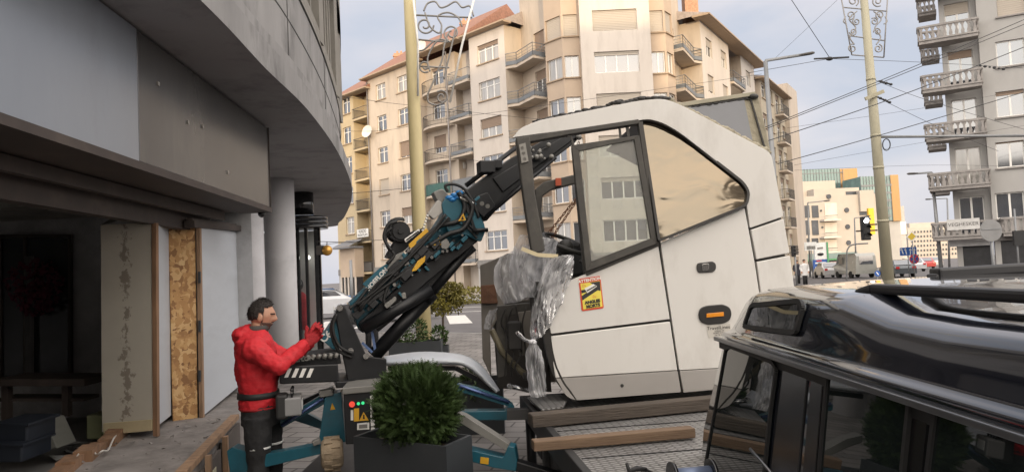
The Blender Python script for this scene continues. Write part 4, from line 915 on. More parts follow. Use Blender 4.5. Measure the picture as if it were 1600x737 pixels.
m = MB(); loft(m, [(mp_(405, 633, .03), FW*.156, SD*.19), (mp_(405, 635, .03), FW*.157, SD*.191), (mp_(405, 637, .03), FW*.15, SD*.185)], 28); m.build('hem', pm('hem_red', (.30, .01, .014), .8), man)
# trousers and boots
m = MB()
loft(m, [(mp_(407, 620, .03), FW*.13, SD*.175), (mp_(407, 640, .03), FW*.145, SD*.185), (mp_(407, 662, .03), FW*.145, SD*.185)])
for dy, k0, k1, k2 in ((-.07, 402, 404, 402), (.14, 419, 425, 420)):
    m.tube([mp_(k0, 650, dy), mp_(k0+1, 685, dy), mp_(k1, 725, dy), mp_(k1-1, 760, dy), mp_(k2, 806, dy)], [.115, .104, .085, .083, .082], 16)
tr_ = m.build('trousers', TROU, man, merge=True); remesh(tr_, .010, 5, .02, .08)
m = MB()
for dy, px in ((-.07, 402), (.14, 420)):
    c = mp_(px, 800, dy); c.z = .1
    m.tube([c+UP*.1-FW*.02, c-FW*.02, c+FW*.05-UP*.03, c+FW*.13-UP*.045, c+FW*.19-UP*.05], [.058, .062, .058, .045, .03], 14)
bt_ = m.build('boots', pm('boot_black', (.02, .018, .017), .6), man, merge=True); remesh(bt_, .01, 3)
m = MB(); REFL = pm('reflective_tape', (.75, .75, .74), .35)
for dy, px, py, k in ((-.07, 404, 698, .089), (-.07, 392, 706, 0), (.14, 424, 690, .09)):
    if k: loft(m, [(mp_(px, py+1.5, dy), FW*(k+.006), SD*(k+.006)), (mp_(px, py-1.5, dy), FW*(k+.006), SD*(k+.006))], 20)
m.build('reflective_strip', REFL, man)
# gloved hands pushing against the boom
def hand(wr, fwd, upv, palm_n, sgn, nm):
    fwd = fwd.normalized(); upv = (upv-fwd*upv.dot(fwd)).normalized(); side = fwd.cross(upv)
    m = MB()
    loft(m, [(wr-fwd*.03, upv*.036, side*.034), (wr+fwd*.0, upv*.036, side*.03), (wr+fwd*.035, upv*.044, side*.026), (wr+fwd*.075, upv*.047, side*.022), (wr+fwd*.10, upv*.044, side*.018)], 14)
    for i, (h, ln) in enumerate(((.034, .068), (.012, .078), (-.011, .073), (-.033, .056))):
        b = wr+fwd*.085+upv*h; c1 = b+fwd*ln*.5+side*(sgn*.008)+upv*h*.15; c2 = c1+fwd*ln*.32+side*(sgn*.022); c3 = c2+fwd*ln*.16+side*(sgn*.022)
        m.tube([b-fwd*.02, b, c1, c2, c3], [.012, .0125, .0115, .0105, .008], 10)
    b = wr+fwd*.03+upv*.03; m.tube([b, b+fwd*.02+upv*.03+side*(sgn*.012), b+fwd*.05+upv*.05+side*(sgn*.018), b+fwd*.068+upv*.058+side*(sgn*.018)], [.017, .0155, .013, .010], 10)
    o = m.build(nm, GLOV, man, merge=True); remesh(o, .0045, 1); return o
hand(wr_n, V((.75, .1, .62)), V((-.62, 0, .75)), None, 1, 'glove')
hand(wr_f, V((.5, .05, .86)), V((-.86, 0, .5)), None, -1, 'glove')
m = MB(); loft(m, [(wr_n-V((.05, 0, .03)), V((.03, 0, -.04)), V((0, .052, 0))), (wr_n-V((.02, 0, .01)), V((.03, 0, -.04)), V((0, .05, 0)))], 16); m.build('cuff', GLOB, man)
# hand held radio control hanging at his waist
rc_ = thing('remote_control', mp_(452, 640, -.02), 'grey crane remote control box hanging at the waist of the man in red', 'remote control')
c = mp_(451, 628, -.04); m = MB(); m.obox(c, FW, SD, UP, -.03, .10, -.12, .12, -.09, .05); m.build('case', pm('remote_grey', (.22, .22, .22), .45, var=.1), rc_, bevel=.012)
m = MB()
for k in range(4): a = c+FW*(.03)+SD*(-.09+.055*k)+UP*.05; m.cyl(a, a+UP*.05, .008); m.ball(a+UP*.055, .013)
m.build('lever', BLK, rc_)
m = MB(); m.obox(c, FW, SD, UP, .101, .106, -.08, .06, -.05, .02); m.build('label_plate', pm('plate_white', (.7, .7, .68), .5), rc_)
# ================================================================ COACH CAB
BUSW = pm('coach_white', (.67, .65, .615), .32, var=.03, scale=1.2, coat=.45, grime=.5, gcol=(.48, .45, .41), gscale=3.2, stretch=(1, 1, .4), bump=.03, bscale=1.6)
BUSG = pm('coach_grey_band', (.33, .31, .29), .4, var=.05, coat=.2)
BKT = pm('black_trim', (.028, .026, .024), .55, var=.3, scale=4, grime=.3, gcol=(.10, .09, .08), gscale=5)
DKF = pm('dark_frame', (.05, .046, .04), .6, var=.3, scale=5, grime=.4, gcol=(.13, .12, .10), gscale=6)
OLIV = pm('filler_olive', (.30, .27, .20), .9, var=.2, scale=6, bump=.5, bscale=25)
GREYP = pm('grey_panel', (.24, .245, .26), .6, var=.08, scale=3, grime=.3, gcol=(.15, .15, .15), gscale=3)
YAW = 3.0
fB = Fr(at(860, 400, 5.6), (math.cos(R(YAW)), math.sin(R(YAW)), 0), (math.sin(R(YAW)), -math.cos(R(YAW)), 0))
UPB, DEEP = fB.u, -fB.n
coach = thing('coach_cab', fB.pt(1000, 620), 'cut off white coach cab standing on the truck bed, its front wrapped in plastic', 'coach cab')
def rnd(pts, r=6, n=4, closed=True):
    """round the corners of a picture polygon"""
    out = []; N = len(pts)
    for i in range(N):
        p = V((*pts[i][:2], 0)); rr = pts[i][2] if len(pts[i]) > 2 else r
        a = V((*pts[i-1][:2], 0)); b = V((*pts[(i+1) % N][:2], 0))
        if rr <= .1: out.append((p.x, p.y)); continue
        da = (a-p); db = (b-p); q = min(rr, da.length*.45, db.length*.45); s = p+da.normalized()*q; e = p+db.normalized()*q
        for k in range(n+1): t = k/n; x = s*(1-t)**2+p*2*t*(1-t)+e*t*t; out.append((x.x, x.y))
    return out
def plate(nm, fr, pts, off, th, mt, par, bev=.004, lab=None, back=None):
    m = MB(); m.prism([fr.pt(x, y, off) for x, y in pts], fr.n*-th); return m.build(nm, mt, par, bevel=bev, label=lab)
TH = .05
band = rnd([(800, 216, 3), (813, 200, 8), (842, 188, 10), (1000, 157, 12), (1038, 154, 18), (1064, 164, 8), (1200, 236, 8), (1206, 244, 4), (1224, 338, 3), (1172, 356, 2), (1167, 322, 2), (1171, 299, 10), (1160, 283, 10), (1062, 207, 14), (1036, 192, 12), (1014, 186, 8), (1000, 188, 0), (806, 214, 0)])
plate('roof_band', fB, band, 0, TH, BUSW, coach, .012)
plate('rear_panel', fB, rnd([(1173.5, 359), (1224.5, 341.5), (1234, 395), (1182, 405)], 2), 0, TH, BUSW, coach, .006)
plate('rear_panel', fB, rnd([(1182.5, 409), (1234.5, 399), (1248, 500), (1252, 596), (1208, 600)], 2), 0, TH, BUSW, coach, .006)
plate('luggage_panel', fB, rnd([(1032, 379, 1), (1150, 330, 1), (1163.5, 325, 2), (1178.5, 406, 1), (1204, 570, 1), (1061.5, 578, 1)], 2), 0, TH, BUSW, coach, .006)
plate('grey_skirt', fB, [(1062, 579), (1204, 571), (1207, 600), (1068, 613)], 0, TH, BUSG, coach, .004)
plate('door_panel', fB, rnd([(856, 452, 4), (915, 428, 2), (1028, 381, 1), (1046.5, 498, 1), (861, 521, 2), (854, 480, 6)], 2), 0, TH, BUSW, coach, .006)
low = [(861, 525), (1047, 502), (1058.5, 578), (868, 590), (863, 560)]
plate('door_panel', fB, low, 0, TH, BUSW, coach, .006)
plate('grey_skirt', fB, rnd([(869, 591, 1), (1058.8, 579, 1), (1064, 612, 1), (898, 625, 10), (884, 618, 8)], 2), 0, TH, BUSG, coach, .004)
inner = [(830, 300), (848, 440), (856, 520), (872, 588), (900, 618), (1200, 598), (1246, 592), (1228, 400), (1215, 330), (1200, 250), (1062, 172), (1036, 160), (1002, 192), (1024, 378), (915, 425), (850, 445)]
plate('inner_skin', fB, [(856, 450), (915, 428), (1030, 380), (1150, 330), (1164, 323), (1220, 335), (1246, 592), (1200, 602), (900, 620), (872, 588)], -.035, .02, BKT, coach, 0)
# curved black edge strip at the front
strip = smoothpts([V((x, y, 0)) for x, y in ((838, 440), (846, 500), (856, 560), (872, 600), (897, 628))], 6)
m = MB()
L_o = [(p.x, p.y) for p in strip]; L_i = [(p.x+(11 if i < 20 else 11-(i-20)*1.5), p.y-(2 if i > 14 else 0)) for i, p in enumerate(strip)]
for i in range(len(L_o)-1):
    a, b, c, d = fB.pt(*L_o[i], -.01), fB.pt(*L_o[i+1], -.01), fB.pt(*L_i[i+1], .004), fB.pt(*L_i[i], .004); m.prism([a, b, c, d], fB.n*-.10)
m.build('edge_strip', BKT, coach, merge=True)
# window openings
BRZ = bpy.data.materials.new('bronze_tinted_glass'); BRZ.use_nodes = True
t = BRZ.node_tree; b = t.nodes['Principled BSDF']; b.inputs['Base Color'].default_value = (.175, .15, .115, 1); b.inputs['Metallic'].default_value = .9; b.inputs['Roughness'].default_value = .06
co = t.nodes.new('ShaderNodeTexCoord'); nz = t.nodes.new('ShaderNodeTexNoise'); nz.inputs['Scale'].default_value = 3.4; nz.inputs['Detail'].default_value = 1.5; nz.inputs['Distortion'].default_value = .6
mpp = t.nodes.new('ShaderNodeMapping'); mpp.inputs['Scale'].default_value = (1, 1, 1.9)
t.links.new(co.outputs['Object'], mpp.inputs[0]); t.links.new(mpp.outputs[0], nz.inputs['Vector']); bu = t.nodes.new('ShaderNodeBump'); bu.inputs['Strength'].default_value = .16; bu.inputs['Distance'].default_value = .02
t.links.new(nz.outputs['Fac'], bu.inputs['Height']); t.links.new(bu.outputs[0], b.inputs['Normal'])
gpts = rnd([(1001, 189, 2), (1014, 188, 8), (1036, 194, 12), (1061, 209, 14), (1159, 285, 10), (1169, 300, 10), (1165, 321, 8), (1148, 328, 4), (1029, 376, 2)])
cw_ = fB.pt(1070, 270, -.02); fT = Fr(cw_, fB.u, fB.n*math.cos(R(7))+UP*math.sin(R(7)))
plate('tinted_window', fT, gpts, .0, .012, BRZ, coach, .002)
def ringp(pts, w):
    c = V((sum(p[0] for p in pts)/len(pts), sum(p[1] for p in pts)/len(pts))); return c
m = MB()
gp = [fT.pt(x, y, .004) for x, y in gpts]
for a, b_ in zip(gp, gp[1:]+gp[:1]): m.bar(a, b_, .02, .05, fB.n)
m.build('window_seal', BKT, coach)
def bar2(mb, fr, pts, w0, off, th):
    """flat bar through picture points with a width in pixels"""
    for (x0, y0), (x1, y1) in zip(pts, pts[1:]):
        d = V((x1-x0, y1-y0)); q = V((-d.y, d.x)).normalized()*w0/2
        mb.prism([fr.pt(x0+q.x, y0+q.y, off), fr.pt(x1+q.x, y1+q.y, off), fr.pt(x1-q.x, y1-q.y, off), fr.pt(x0-q.x, y0-q.y, off)], fr.n*-th)
    return mb
m = MB(); m.prism([fB.pt(x, y, .012) for x, y in ((806, 216), (828, 212), (836, 300), (852, 392), (831, 397), (818, 310))], fB.n*-.13); m.build('front_pillar', DKF, coach, bevel=.01)
m = MB(); m.prism([fB.pt(x, y, .024) for x, y in ((811, 226), (821, 223), (826, 252), (815, 255))], fB.n*-.012)
for x, y in ((816, 231), (818, 239), (820, 248)): m.tube([fB.pt(x, y, .03), fB.pt(x, y, .0)], .012, 10)
m.build('hinge', pm('worn_steel', (.25, .24, .22), .45, metal=.7, var=.2), coach)
m = MB(); m.prism([fB.pt(x, y, .008) for x, y in ((806, 215), (998, 186), (1001, 193), (890, 210), (826, 222), (808, 221))], fB.n*-.1); m.build('top_rail', DKF, coach, bevel=.006)
m = MB(); bar2(m, fB, [(886, 213), (892, 212), (897, 230)], 3, -.01, .02); bar2(m, fB, [(968, 196), (970, 215)], 3, -.02, .02); bar2(m, fB, [(980, 195), (982, 213)], 4, -.02, .02); bar2(m, fB, [(1001, 190), (1029, 380)], 7, .01, .06); bar2(m, fB, [(896, 230), (915, 428)], 5, -.03, .05); bar2(m, fB, [(915, 427), (1029, 380)], 9, .006, .06); m.build('window_frame', DKF, coach)
# the driver's window, hung slightly proud
dw = [(893, 227), (999, 211), (1027, 380), (916, 424)]; di = [(905, 236), (991, 218), (1017, 372), (924, 408)]
m = MB()
for i in range(4): m.prism([fB.pt(*dw[i], .05), fB.pt(*dw[(i+1) % 4], .05), fB.pt(*di[(i+1) % 4], .05), fB.pt(*di[i], .05)], fB.n*-.035)
dwin = m.build('driver_window', DKF, coach, bevel=.003)
m = MB(); m.prism([fB.pt(x, y, .035) for x, y in di], fB.n*-.006); m.build('pane', glassmat('driver_glass', (.80, .84, .80), .10, dirt=.22), dwin)
m = MB()   # ragged black sealing and grey filler on the cut roof edge
RC = random.Random(11); prev = None
for k in range(60):
    x = 832+k*3.6; y = 190-(x-842)*.207 if x < 1000 else 156-(x-1000)*.03; y -= RC.uniform(0, 2.5)+ (3 if 950 < x < 970 else 0); p = fB.pt(x, y, -.03-RC.uniform(0, .02))
    if RC.random() < .9: m.ball(p, RC.uniform(.012, .026), 6, 4, (1.6, 1.2, .8))
m.build('torn_seal', BKT, coach)
m = MB()
for k in range(58):
    x = 1040+k*2.8; y = 156+(x-1040)*.52+RC.uniform(-2, 1); m.ball(fB.pt(x, y, -.07), RC.uniform(.018, .034), 6, 5, (1.5, 1.6, .9))
m.build('filler_bead', OLIV, coach)
# roof pieces between the two sides: only the rear half of the roof is still there
fBf = Fr(fB.o + DEEP*2.3, fB.u, fB.n)
def both(px, py, d0=0, d1=2.3): p = fB.pt(px, py); return p+DEEP*d0, p+DEEP*d1
m = MB()
pr = [(1036, 158), (1062, 168), (1120, 198), (1200, 240), (1212, 300), (1226, 400), (1246, 592)]
for a, b_ in zip(pr, pr[1:]):
    p0, p1 = both(*a, .05); q0, q1 = both(*b_, .05); m.prism([p0, q0, q1, p1], fB.u*-.04)
m.build('rear_roof', GREYP, coach)
m = MB(); p0, p1 = both(900, 618, .06); q0, q1 = both(1246, 594, .06); m.prism([p0, q0, q1, p1], (0, 0, .06)); p0, p1 = both(850, 500, .06); q0, q1 = both(1020, 480, .06); m.prism([p0, q0, q1, p1], (0, 0, .04)); m.build('cab_floor', DKF, coach)
# cut bulkhead sticking up at the back of the roof
fK = Fr(fB.o+DEEP*.25, fB.u, fB.n)
kx = [(1062, 163), (1178, 146), (1186, 150), (1205, 237), (1196, 236), (1126, 197)]
m = MB(); m.prism([fK.pt(x, y) for x, y in kx], DEEP*.9); bk = m.build('bulkhead', OLIV, coach, bevel=.01)
m = MB(); m.prism([fK.pt(x, y, .012) for x, y in ((1072, 168), (1163, 156), (1176, 221), (1158, 212))], DEEP*.01); m.build('bulkhead_panel', GREYP, bk)
m = MB(); bar2(m, fK, [(1160, 153), (1172, 150), (1196, 234)], 2.5, .014, .01); bar2(m, fK, [(1080, 167), (1168, 153)], 2.2, .014, .01)
for k in range(26): m.ball(fK.pt(1084+k*3.4, 166-k*.46+RC.uniform(-1.2, 1.2), .01), RC.uniform(.006, .014), 5, 4, (2, 1, .6))
m.ball(fK.pt(1177, 151, .01), .03, 8, 6, (1.5, 1, .8)); m.build('bulkhead_seal', BKT, bk)
m = MB(); m.prism([fK.pt(x, y, .02) for x, y in ((1058, 161), (1180, 143), (1182, 149), (1064, 167))], DEEP*.92); m.build('bulkhead_lip', pm('lip_olive', (.36, .33, .25), .8, var=.15, scale=5), bk, bevel=.004)
# far side of the cab seen through the open front
m = MB(); o2 = [(836, 296), (850, 284), (908, 270), (912, 283), (862, 296), (848, 306), (846, 330), (856, 392), (846, 394), (838, 340)]
m.prism([fBf.pt(x, y, .05) for x, y in o2], fB.n*-.14); m.build('far_pillar', DKF, coach, bevel=.01)
m = MB(); a = fBf.pt(872, 283, .07); m.obox(a, fB.u, fB.n, UP, -.03, .03, 0, .03, -.05, .03); m.build('far_lamp', pm('amber_red', (.45, .08, .03), .4), coach)
m = MB(); m.prism([fBf.pt(x, y, 0) for x, y in ((770, 408), (792, 396), (1000, 400), (1010, 590), (790, 600), (764, 480))], fB.n*-.06); m.build('far_side', pm('far_side_grey', (.16, .145, .125), .7, var=.2, scale=3), coach)
# front end: cut corner panels, bare brackets
FRG = pm('front_grey', (.215, .195, .17), .65, var=.15, scale=3, grime=.5, gcol=(.09, .08, .07), gscale=3)
RUST = pm('rust_brown', (.17, .085, .05), .9, var=.3, scale=7, bump=.4)
fM = Fr(fB.o+DEEP*1.9, fB.u, fB.n); fN = Fr(fB.o+DEEP*.9, fB.u, fB.n); fO = Fr(fB.o+DEEP*.35, fB.u, fB.n)
plate('corner_panel', fM, [(750, 414), (789, 398), (791, 470), (766, 520), (768, 590), (754, 560)], 0, .05, FRG, coach, .01)
plate('rusty_plate', fM, [(751, 446), (774, 444), (778, 474), (752, 474)], .06, .05, RUST, coach, .006)
plate('corner_bracket', fN, rnd([(776, 478, 3), (834, 472, 3), (836, 486, 2), (790, 494, 4), (792, 586, 2), (778, 590, 2)]), 0, .08, DKF, coach, .008)
plate('front_plate', fN, [(808, 488), (832, 484), (838, 552), (812, 556)], .02, .05, FRG, coach, .006)
plate('front_plate', fO, [(826, 452), (846, 446), (858, 540), (852, 602), (838, 560)], -.05, .05, BKT, coach, .006)
m = MB(); m.tube([fN.pt(768, 515), fN.pt(785, 550), fN.pt(812, 578), fN.pt(832, 592)], .028, 8); m.build('bent_rail', pm('rail_olive', (.18, .155, .10), .6, var=.2), coach)
m = MB(); m.prism([fM.pt(x, y, -.1) for x, y in ((768, 470), (850, 470), (862, 612), (778, 606))], DEEP*.06); m.build('fire_wall', pm('fire_wall', (.045, .04, .035), .8, var=.4, scale=3), coach)
m = MB(); m.obox(fN.pt(805, 522), fB.u, fB.n, UP, -.07, .05, 0, .15, -.12, .12); m.build('heater_box', BKT, coach, bevel=.012); m = MB(); m.obox(fN.pt(838, 585), fB.u, fB.n, UP, -.12, .05, 0, .1, -.03, .03); m.build('heater_box', BKT, coach, bevel=.012)
m = MB(); a = fN.pt(797, 603); m.tube([a, a-fB.u*.0-fB.n*.02, a+fB.n*.05], [.025, .028, .02], 12); a2 = fN.pt(828, 610); m.tube([a, a2], .02, 8); m.build('steel_pin', pm('bright_steel', (.5, .5, .5), .25, metal=.9), coach)
for k in range(5):
    m = MB(); x0 = 786+k*12; P = [fN.pt(x0+RC.uniform(-6, 6), 480+q*22+RC.uniform(-5, 5), .08+RC.uniform(0, .05)) for q in range(6)]; m.tube(smoothpts(P, 4), .008, 6); m.build('cable_loom', BKT, coach)
# dashboard, steering wheel
m = MB(); m.prism([fN.pt(x, y, .1) for x, y in ((850, 384), (900, 374), (918, 396), (915, 430), (846, 440))], DEEP*.9); m.build('dashboard', pm('dash_dark', (.03, .03, .032), .7, var=.2), coach, bevel=.03)
c = fN.pt(886, 381, .25); ax = (fB.u*.35+UP*.85+fB.n*.25).normalized(); x_ = ax.orthogonal().normalized(); y_ = ax.cross(x_)
m = MB(); m.tube([c+x_*(.22*math.cos(a))+y_*(.22*math.sin(a)) for a in [2*math.pi*k/28 for k in range(29)]], .018, 8, False)
for an in (0, 2.1, 4.2): m.bar(c-ax*.03, c+x_*(.22*math.cos(an))+y_*(.22*math.sin(an)), .03, .015)
m.ball(c-ax*.03, .07); m.cyl(c-ax*.05, c-ax*.3, .03); m.build('steering_wheel', BKT, coach)
m = MB(); m.cyl(fN.pt(905, 408, .3), fN.pt(918, 412, .3), .012); m.ball(fN.pt(918, 412, .3), .02); m.build('stalk', BKT, coach)
# seams, marker lamp, orange lamp, stickers
m = MB(); c_ = fB.pt(972, 602, .003); m.tube([c_, c_+fB.n*-.02], .013, 14); m.build('tow_plug', BKT, coach)
STEEL = pm('polished_steel', (.42, .41, .39), .18, metal=.9, var=.15)
ml = plate('marker_lamp', fB, rnd([(1089, 411), (1114, 408), (1119, 412), (1119, 421), (1114, 425), (1092, 426), (1089, 421)], 4), .012, .012, BKT, coach, .004)
plate('lens', fB, rnd([(1097, 412), (1108, 411), (1108, 422), (1097, 423)], 3), .017, .008, STEEL, ml, .003)
il = plate('indicator_lamp', fB, rnd([(1091, 491, 8), (1094, 481, 6), (1104, 477, 4), (1130, 475, 4), (1141, 480, 6), (1144, 490, 6), (1141, 500, 6), (1131, 505, 4), (1106, 507, 4), (1094, 502, 6)], 6), .014, .014, pm('lamp_housing', (.03, .028, .027), .35), coach, .006)
plate('lens', fB, [(1104, 489.5), (1131, 487), (1131.5, 493.5), (1104, 496)], .022, .008, pm('orange_lens', (.75, .27, .02), .3, coat=.5), il, .003)
LBW = pm('label_beige', (.52, .49, .44), .5, var=.06); INK = pm('ink_dark', (.03, .03, .03), .6)
lp = plate('maker_label', fB, [(1104, 508), (1141, 505), (1142, 524), (1107, 528)], .003, .002, LBW, coach, 0)
def ptxt(s, fr, px, py, hpx, mt, par, off, rot=.0, bold=0, sx=1):
    a, b_ = fr.uv(px, py); sc = (fr.pt(px, py)-CAM).length/FPX; return text(s, fr, a, b_, hpx*sc*1.4, mt, par, off, rot=rot, bold=bold, sx=sx)
ptxt('TravelLines', fB, 1122.5, 511.5, 5.4, INK, lp, .004, .03)
for k, s_ in enumerate(('SZERVIZ 24', 'H-9027 GYOR', 'Tel. 96 512')): ptxt(s_, fB, 1123.5, 516.4+k*3.1, 2.1, INK, lp, .004, .03)
st = plate('warning_sticker', fB, rnd([(904, 435.5), (938, 430.5), (943.5, 481), (909, 486)], 2.5), .004, .003, pm('sticker_red', (.62, .07, .03), .45), coach, 0)
YEL = pm('sticker_yellow', (.78, .66, .10), .45, var=.04); SBK = pm('sticker_black', (.025, .025, .025), .5)
plate('sticker_face', fB, [(907, 443), (937.5, 438.5), (941.5, 478.5), (911.5, 483)], .006, .002, YEL, st, 0)
plate('sticker_road', fB, [(922, 441.2), (937.4, 439), (938.5, 454), (934, 453), (910, 469), (909, 462), (931, 447)], .0075, .001, SBK, st, 0)
plate('sticker_road', fB, [(908, 453), (914, 452), (917, 456), (909, 458)], .0075, .001, SBK, st, 0)
plate('sticker_coach', fB, [(913, 450.5), (927, 443.2), (933, 447), (918, 457.5)], .009, .001, pm('sticker_white', (.75, .74, .7), .5), st, 0)
plate('sticker_window', fB, [(916.5, 453.2), (930.5, 445.6), (931.5, 447), (917.5, 455)], .0105, .001, SBK, st, 0)
ptxt('ATTENTION', fB, 921, 437.2, 4.5, pm('sticker_lettering', (.8, .75, .68), .5), st, .006, .12, .0014)
ptxt('ANGLES', fB, 925.5, 471.0, 4.7, SBK, st, .0085, .12, .002); ptxt('MORTS', fB, 926.5, 477.4, 4.7, SBK, st, .0085, .12, .002)
for x, y in ((912, 446), (928, 463)):
    m = MB(); a, b_, c_ = fB.pt(x-1.5, y+2, .0085), fB.pt(x+3.5, y+.4, .0085), fB.pt(x-1, y-2.2, .0085)
    for p, q in ((a, b_), (b_, c_), (c_, a)): m.bar(p, q, .002, .001, fB.n)
    m.build('sticker_triangle', pm('sticker_red', (1, 0, 0)), st)
# plastic wrap
PW = bpy.data.materials.new('plastic_film'); PW.use_nodes = True; t = PW.node_tree; t.nodes.clear()
tr = t.nodes.new('ShaderNodeBsdfTransparent'); tr.inputs[0].default_value = (.93, .93, .95, 1); df = t.nodes.new('ShaderNodeBsdfTranslucent'); df.inputs[0].default_value = (.95, .96, .98, 1); gl = t.nodes.new('ShaderNodeBsdfGlossy'); gl.inputs['Roughness'].default_value = .2
d2 = t.nodes.new('ShaderNodeBsdfDiffuse'); d2.inputs[0].default_value = (.95, .95, .97, 1)
nz = t.nodes.new('ShaderNodeTexNoise'); nz.inputs['Scale'].default_value = 6; nz.inputs['Detail'].default_value = 5; co = t.nodes.new('ShaderNodeTexCoord'); mpp = t.nodes.new('ShaderNodeMapping'); mpp.inputs['Scale'].default_value = (1.7, 1.7, .6)
t.links.new(co.outputs['Object'], mpp.inputs[0]); t.links.new(mpp.outputs[0], nz.inputs['Vector'])
mr = t.nodes.new('ShaderNodeMapRange'); mr.inputs['From Min'].default_value = .3; mr.inputs['From Max'].default_value = .7; mr.inputs['To Min'].default_value = .16; mr.inputs['To Max'].default_value = .70; t.links.new(nz.outputs['Fac'], mr.inputs['Value'])
wv = t.nodes.new('ShaderNodeMixRGB'); wv.inputs[0].default_value = .3; t.links.new(mpp.outputs[0], wv.inputs[1]); t.links.new(nz.outputs['Color'], wv.inputs[2])
vo = t.nodes.new('ShaderNodeTexVoronoi'); vo.feature = 'DISTANCE_TO_EDGE'; vo.inputs['Scale'].default_value = 6; t.links.new(wv.outputs[0], vo.inputs['Vector'])
ce = t.nodes.new('ShaderNodeMapRange'); ce.inputs['From Min'].default_value = 0; ce.inputs['From Max'].default_value = .07; ce.inputs['To Min'].default_value = .26; ce.inputs['To Max'].default_value = 0; t.links.new(vo.outputs['Distance'], ce.inputs['Value'])
sm_ = t.nodes.new('ShaderNodeMath'); sm_.use_clamp = True; t.links.new(mr.outputs[0], sm_.inputs[0]); t.links.new(ce.outputs[0], sm_.inputs[1])
m0 = t.nodes.new('ShaderNodeMixShader'); m0.inputs[0].default_value = .5; t.links.new(df.outputs[0], m0.inputs[1]); t.links.new(d2.outputs[0], m0.inputs[2])
m1 = t.nodes.new('ShaderNodeMixShader'); t.links.new(sm_.outputs[0], m1.inputs[0]); t.links.new(tr.outputs[0], m1.inputs[1]); t.links.new(m0.outputs[0], m1.inputs[2])
lw = t.nodes.new('ShaderNodeLayerWeight'); lw.inputs['Blend'].default_value = .3; m2 = t.nodes.new('ShaderNodeMixShader'); t.links.new(lw.outputs['Fresnel'], m2.inputs[0]); t.links.new(m1.outputs[0], m2.inputs[1]); t.links.new(gl.outputs[0], m2.inputs[2])
bn = t.nodes.new('ShaderNodeBump'); bn.inputs['Strength'].default_value = .5; bn.inputs['Distance'].default_value = .02; t.links.new(vo.outputs['Distance'], bn.inputs['Height'])
for q in (gl, d2): t.links.new(bn.outputs[0], q.inputs['Normal'])
ou = t.nodes.new('ShaderNodeOutputMaterial'); t.links.new(m2.outputs[0], ou.inputs['Surface'])
def film(nm, left, right, fr, off, amp, lab, bulge=.08, n=26, k=40, pleat=.02, seed=0):
    """crumpled sheet between two picture edges (top to bottom)"""
    A = smoothpts([V((x, y, 0)) for x, y in left], 8); B = smoothpts([V((x, y, 0)) for x, y in right], 8)
    def pick(P, t): f_ = t*(len(P)-1); i = min(int(f_), len(P)-2); return P[i].lerp(P[i+1], f_-i)
    vs = []
    for i in range(k+1):
        a, b_ = pick(A, i/k), pick(B, i/k); wd = (b_-a).length
        for j in range(n+1):
            s = j/n; p = a.lerp(b_, s)
            N1 = noise.noise(V((s*wd/16+seed, p.y/30, seed))); N2 = noise.noise(V((s*wd/5+seed*3, p.y/14, 5+seed))); N3 = noise.noise(V((s*wd/3, p.y/90, 9+seed)))
            vs.append(fr.pt(p.x+N2*2.5, p.y+N1*3, off+bulge*math.sin(math.pi*s)+amp*(N1+.5*N2)+pleat*N3))
    m = MB(); m.add(vs, [(i*(n+1)+j, i*(n+1)+j+1, (i+1)*(n+1)+j+1, (i+1)*(n+1)+j) for i in range(k) for j in range(n)], True)
    return m.build(nm, PW, coach)
film('plastic_wrap', [(782, 402), (772, 420), (774, 450), (788, 476)], [(850, 366), (846, 400), (838, 440), (826, 466)], fO, .0, .07, None, .15, seed=1)
film('plastic_wrap', [(812, 366), (800, 395), (796, 430), (806, 468)], [(872, 372), (868, 400), (862, 430), (845, 462)], fO, .15, .06, None, .12, seed=4)
film('plastic_wrap', [(860, 400), (842, 440), (832, 480), (828, 520), (831, 533)], [(897, 397), (896, 420), (886, 452), (862, 505), (840, 534)], fB, .03, .035, None, .06, pleat=.05, seed=7)
film('plastic_wrap', [(829, 533), (822, 550), (823, 585), (829, 620)], [(838, 532), (847, 555), (853, 590), (854, 618)], fB, .05, .03, None, .06, pleat=.06, seed=9)
film('plastic_wrap', [(807, 518), (806, 522), (816, 531), (829, 537)], [(811, 517), (818, 524), (826, 530), (836, 531)], fB, .06, .01, None, .02, n=8, k=12, seed=12)
film('plastic_wrap', [(764, 484), (758, 498), (757, 514)], [(778, 480), (775, 492), (766, 512)], fN, .1, .03, None, .03, n=10, k=16, seed=15)
m = MB(); m.ball(fB.pt(832, 534, .08), .03, 10, 8, (1, 1, .7)); m.build('wrap_knot', pm('plastic_knot', (.62, .62, .64), .35, bump=.5, bscale=60), coach)
m = MB(); bar2(m, fB, [(815, 388), (840, 398), (872, 400)], 6, .07, .01); m.build('tape', pm('tape_cream', (.55, .47, .30), .6), coach)
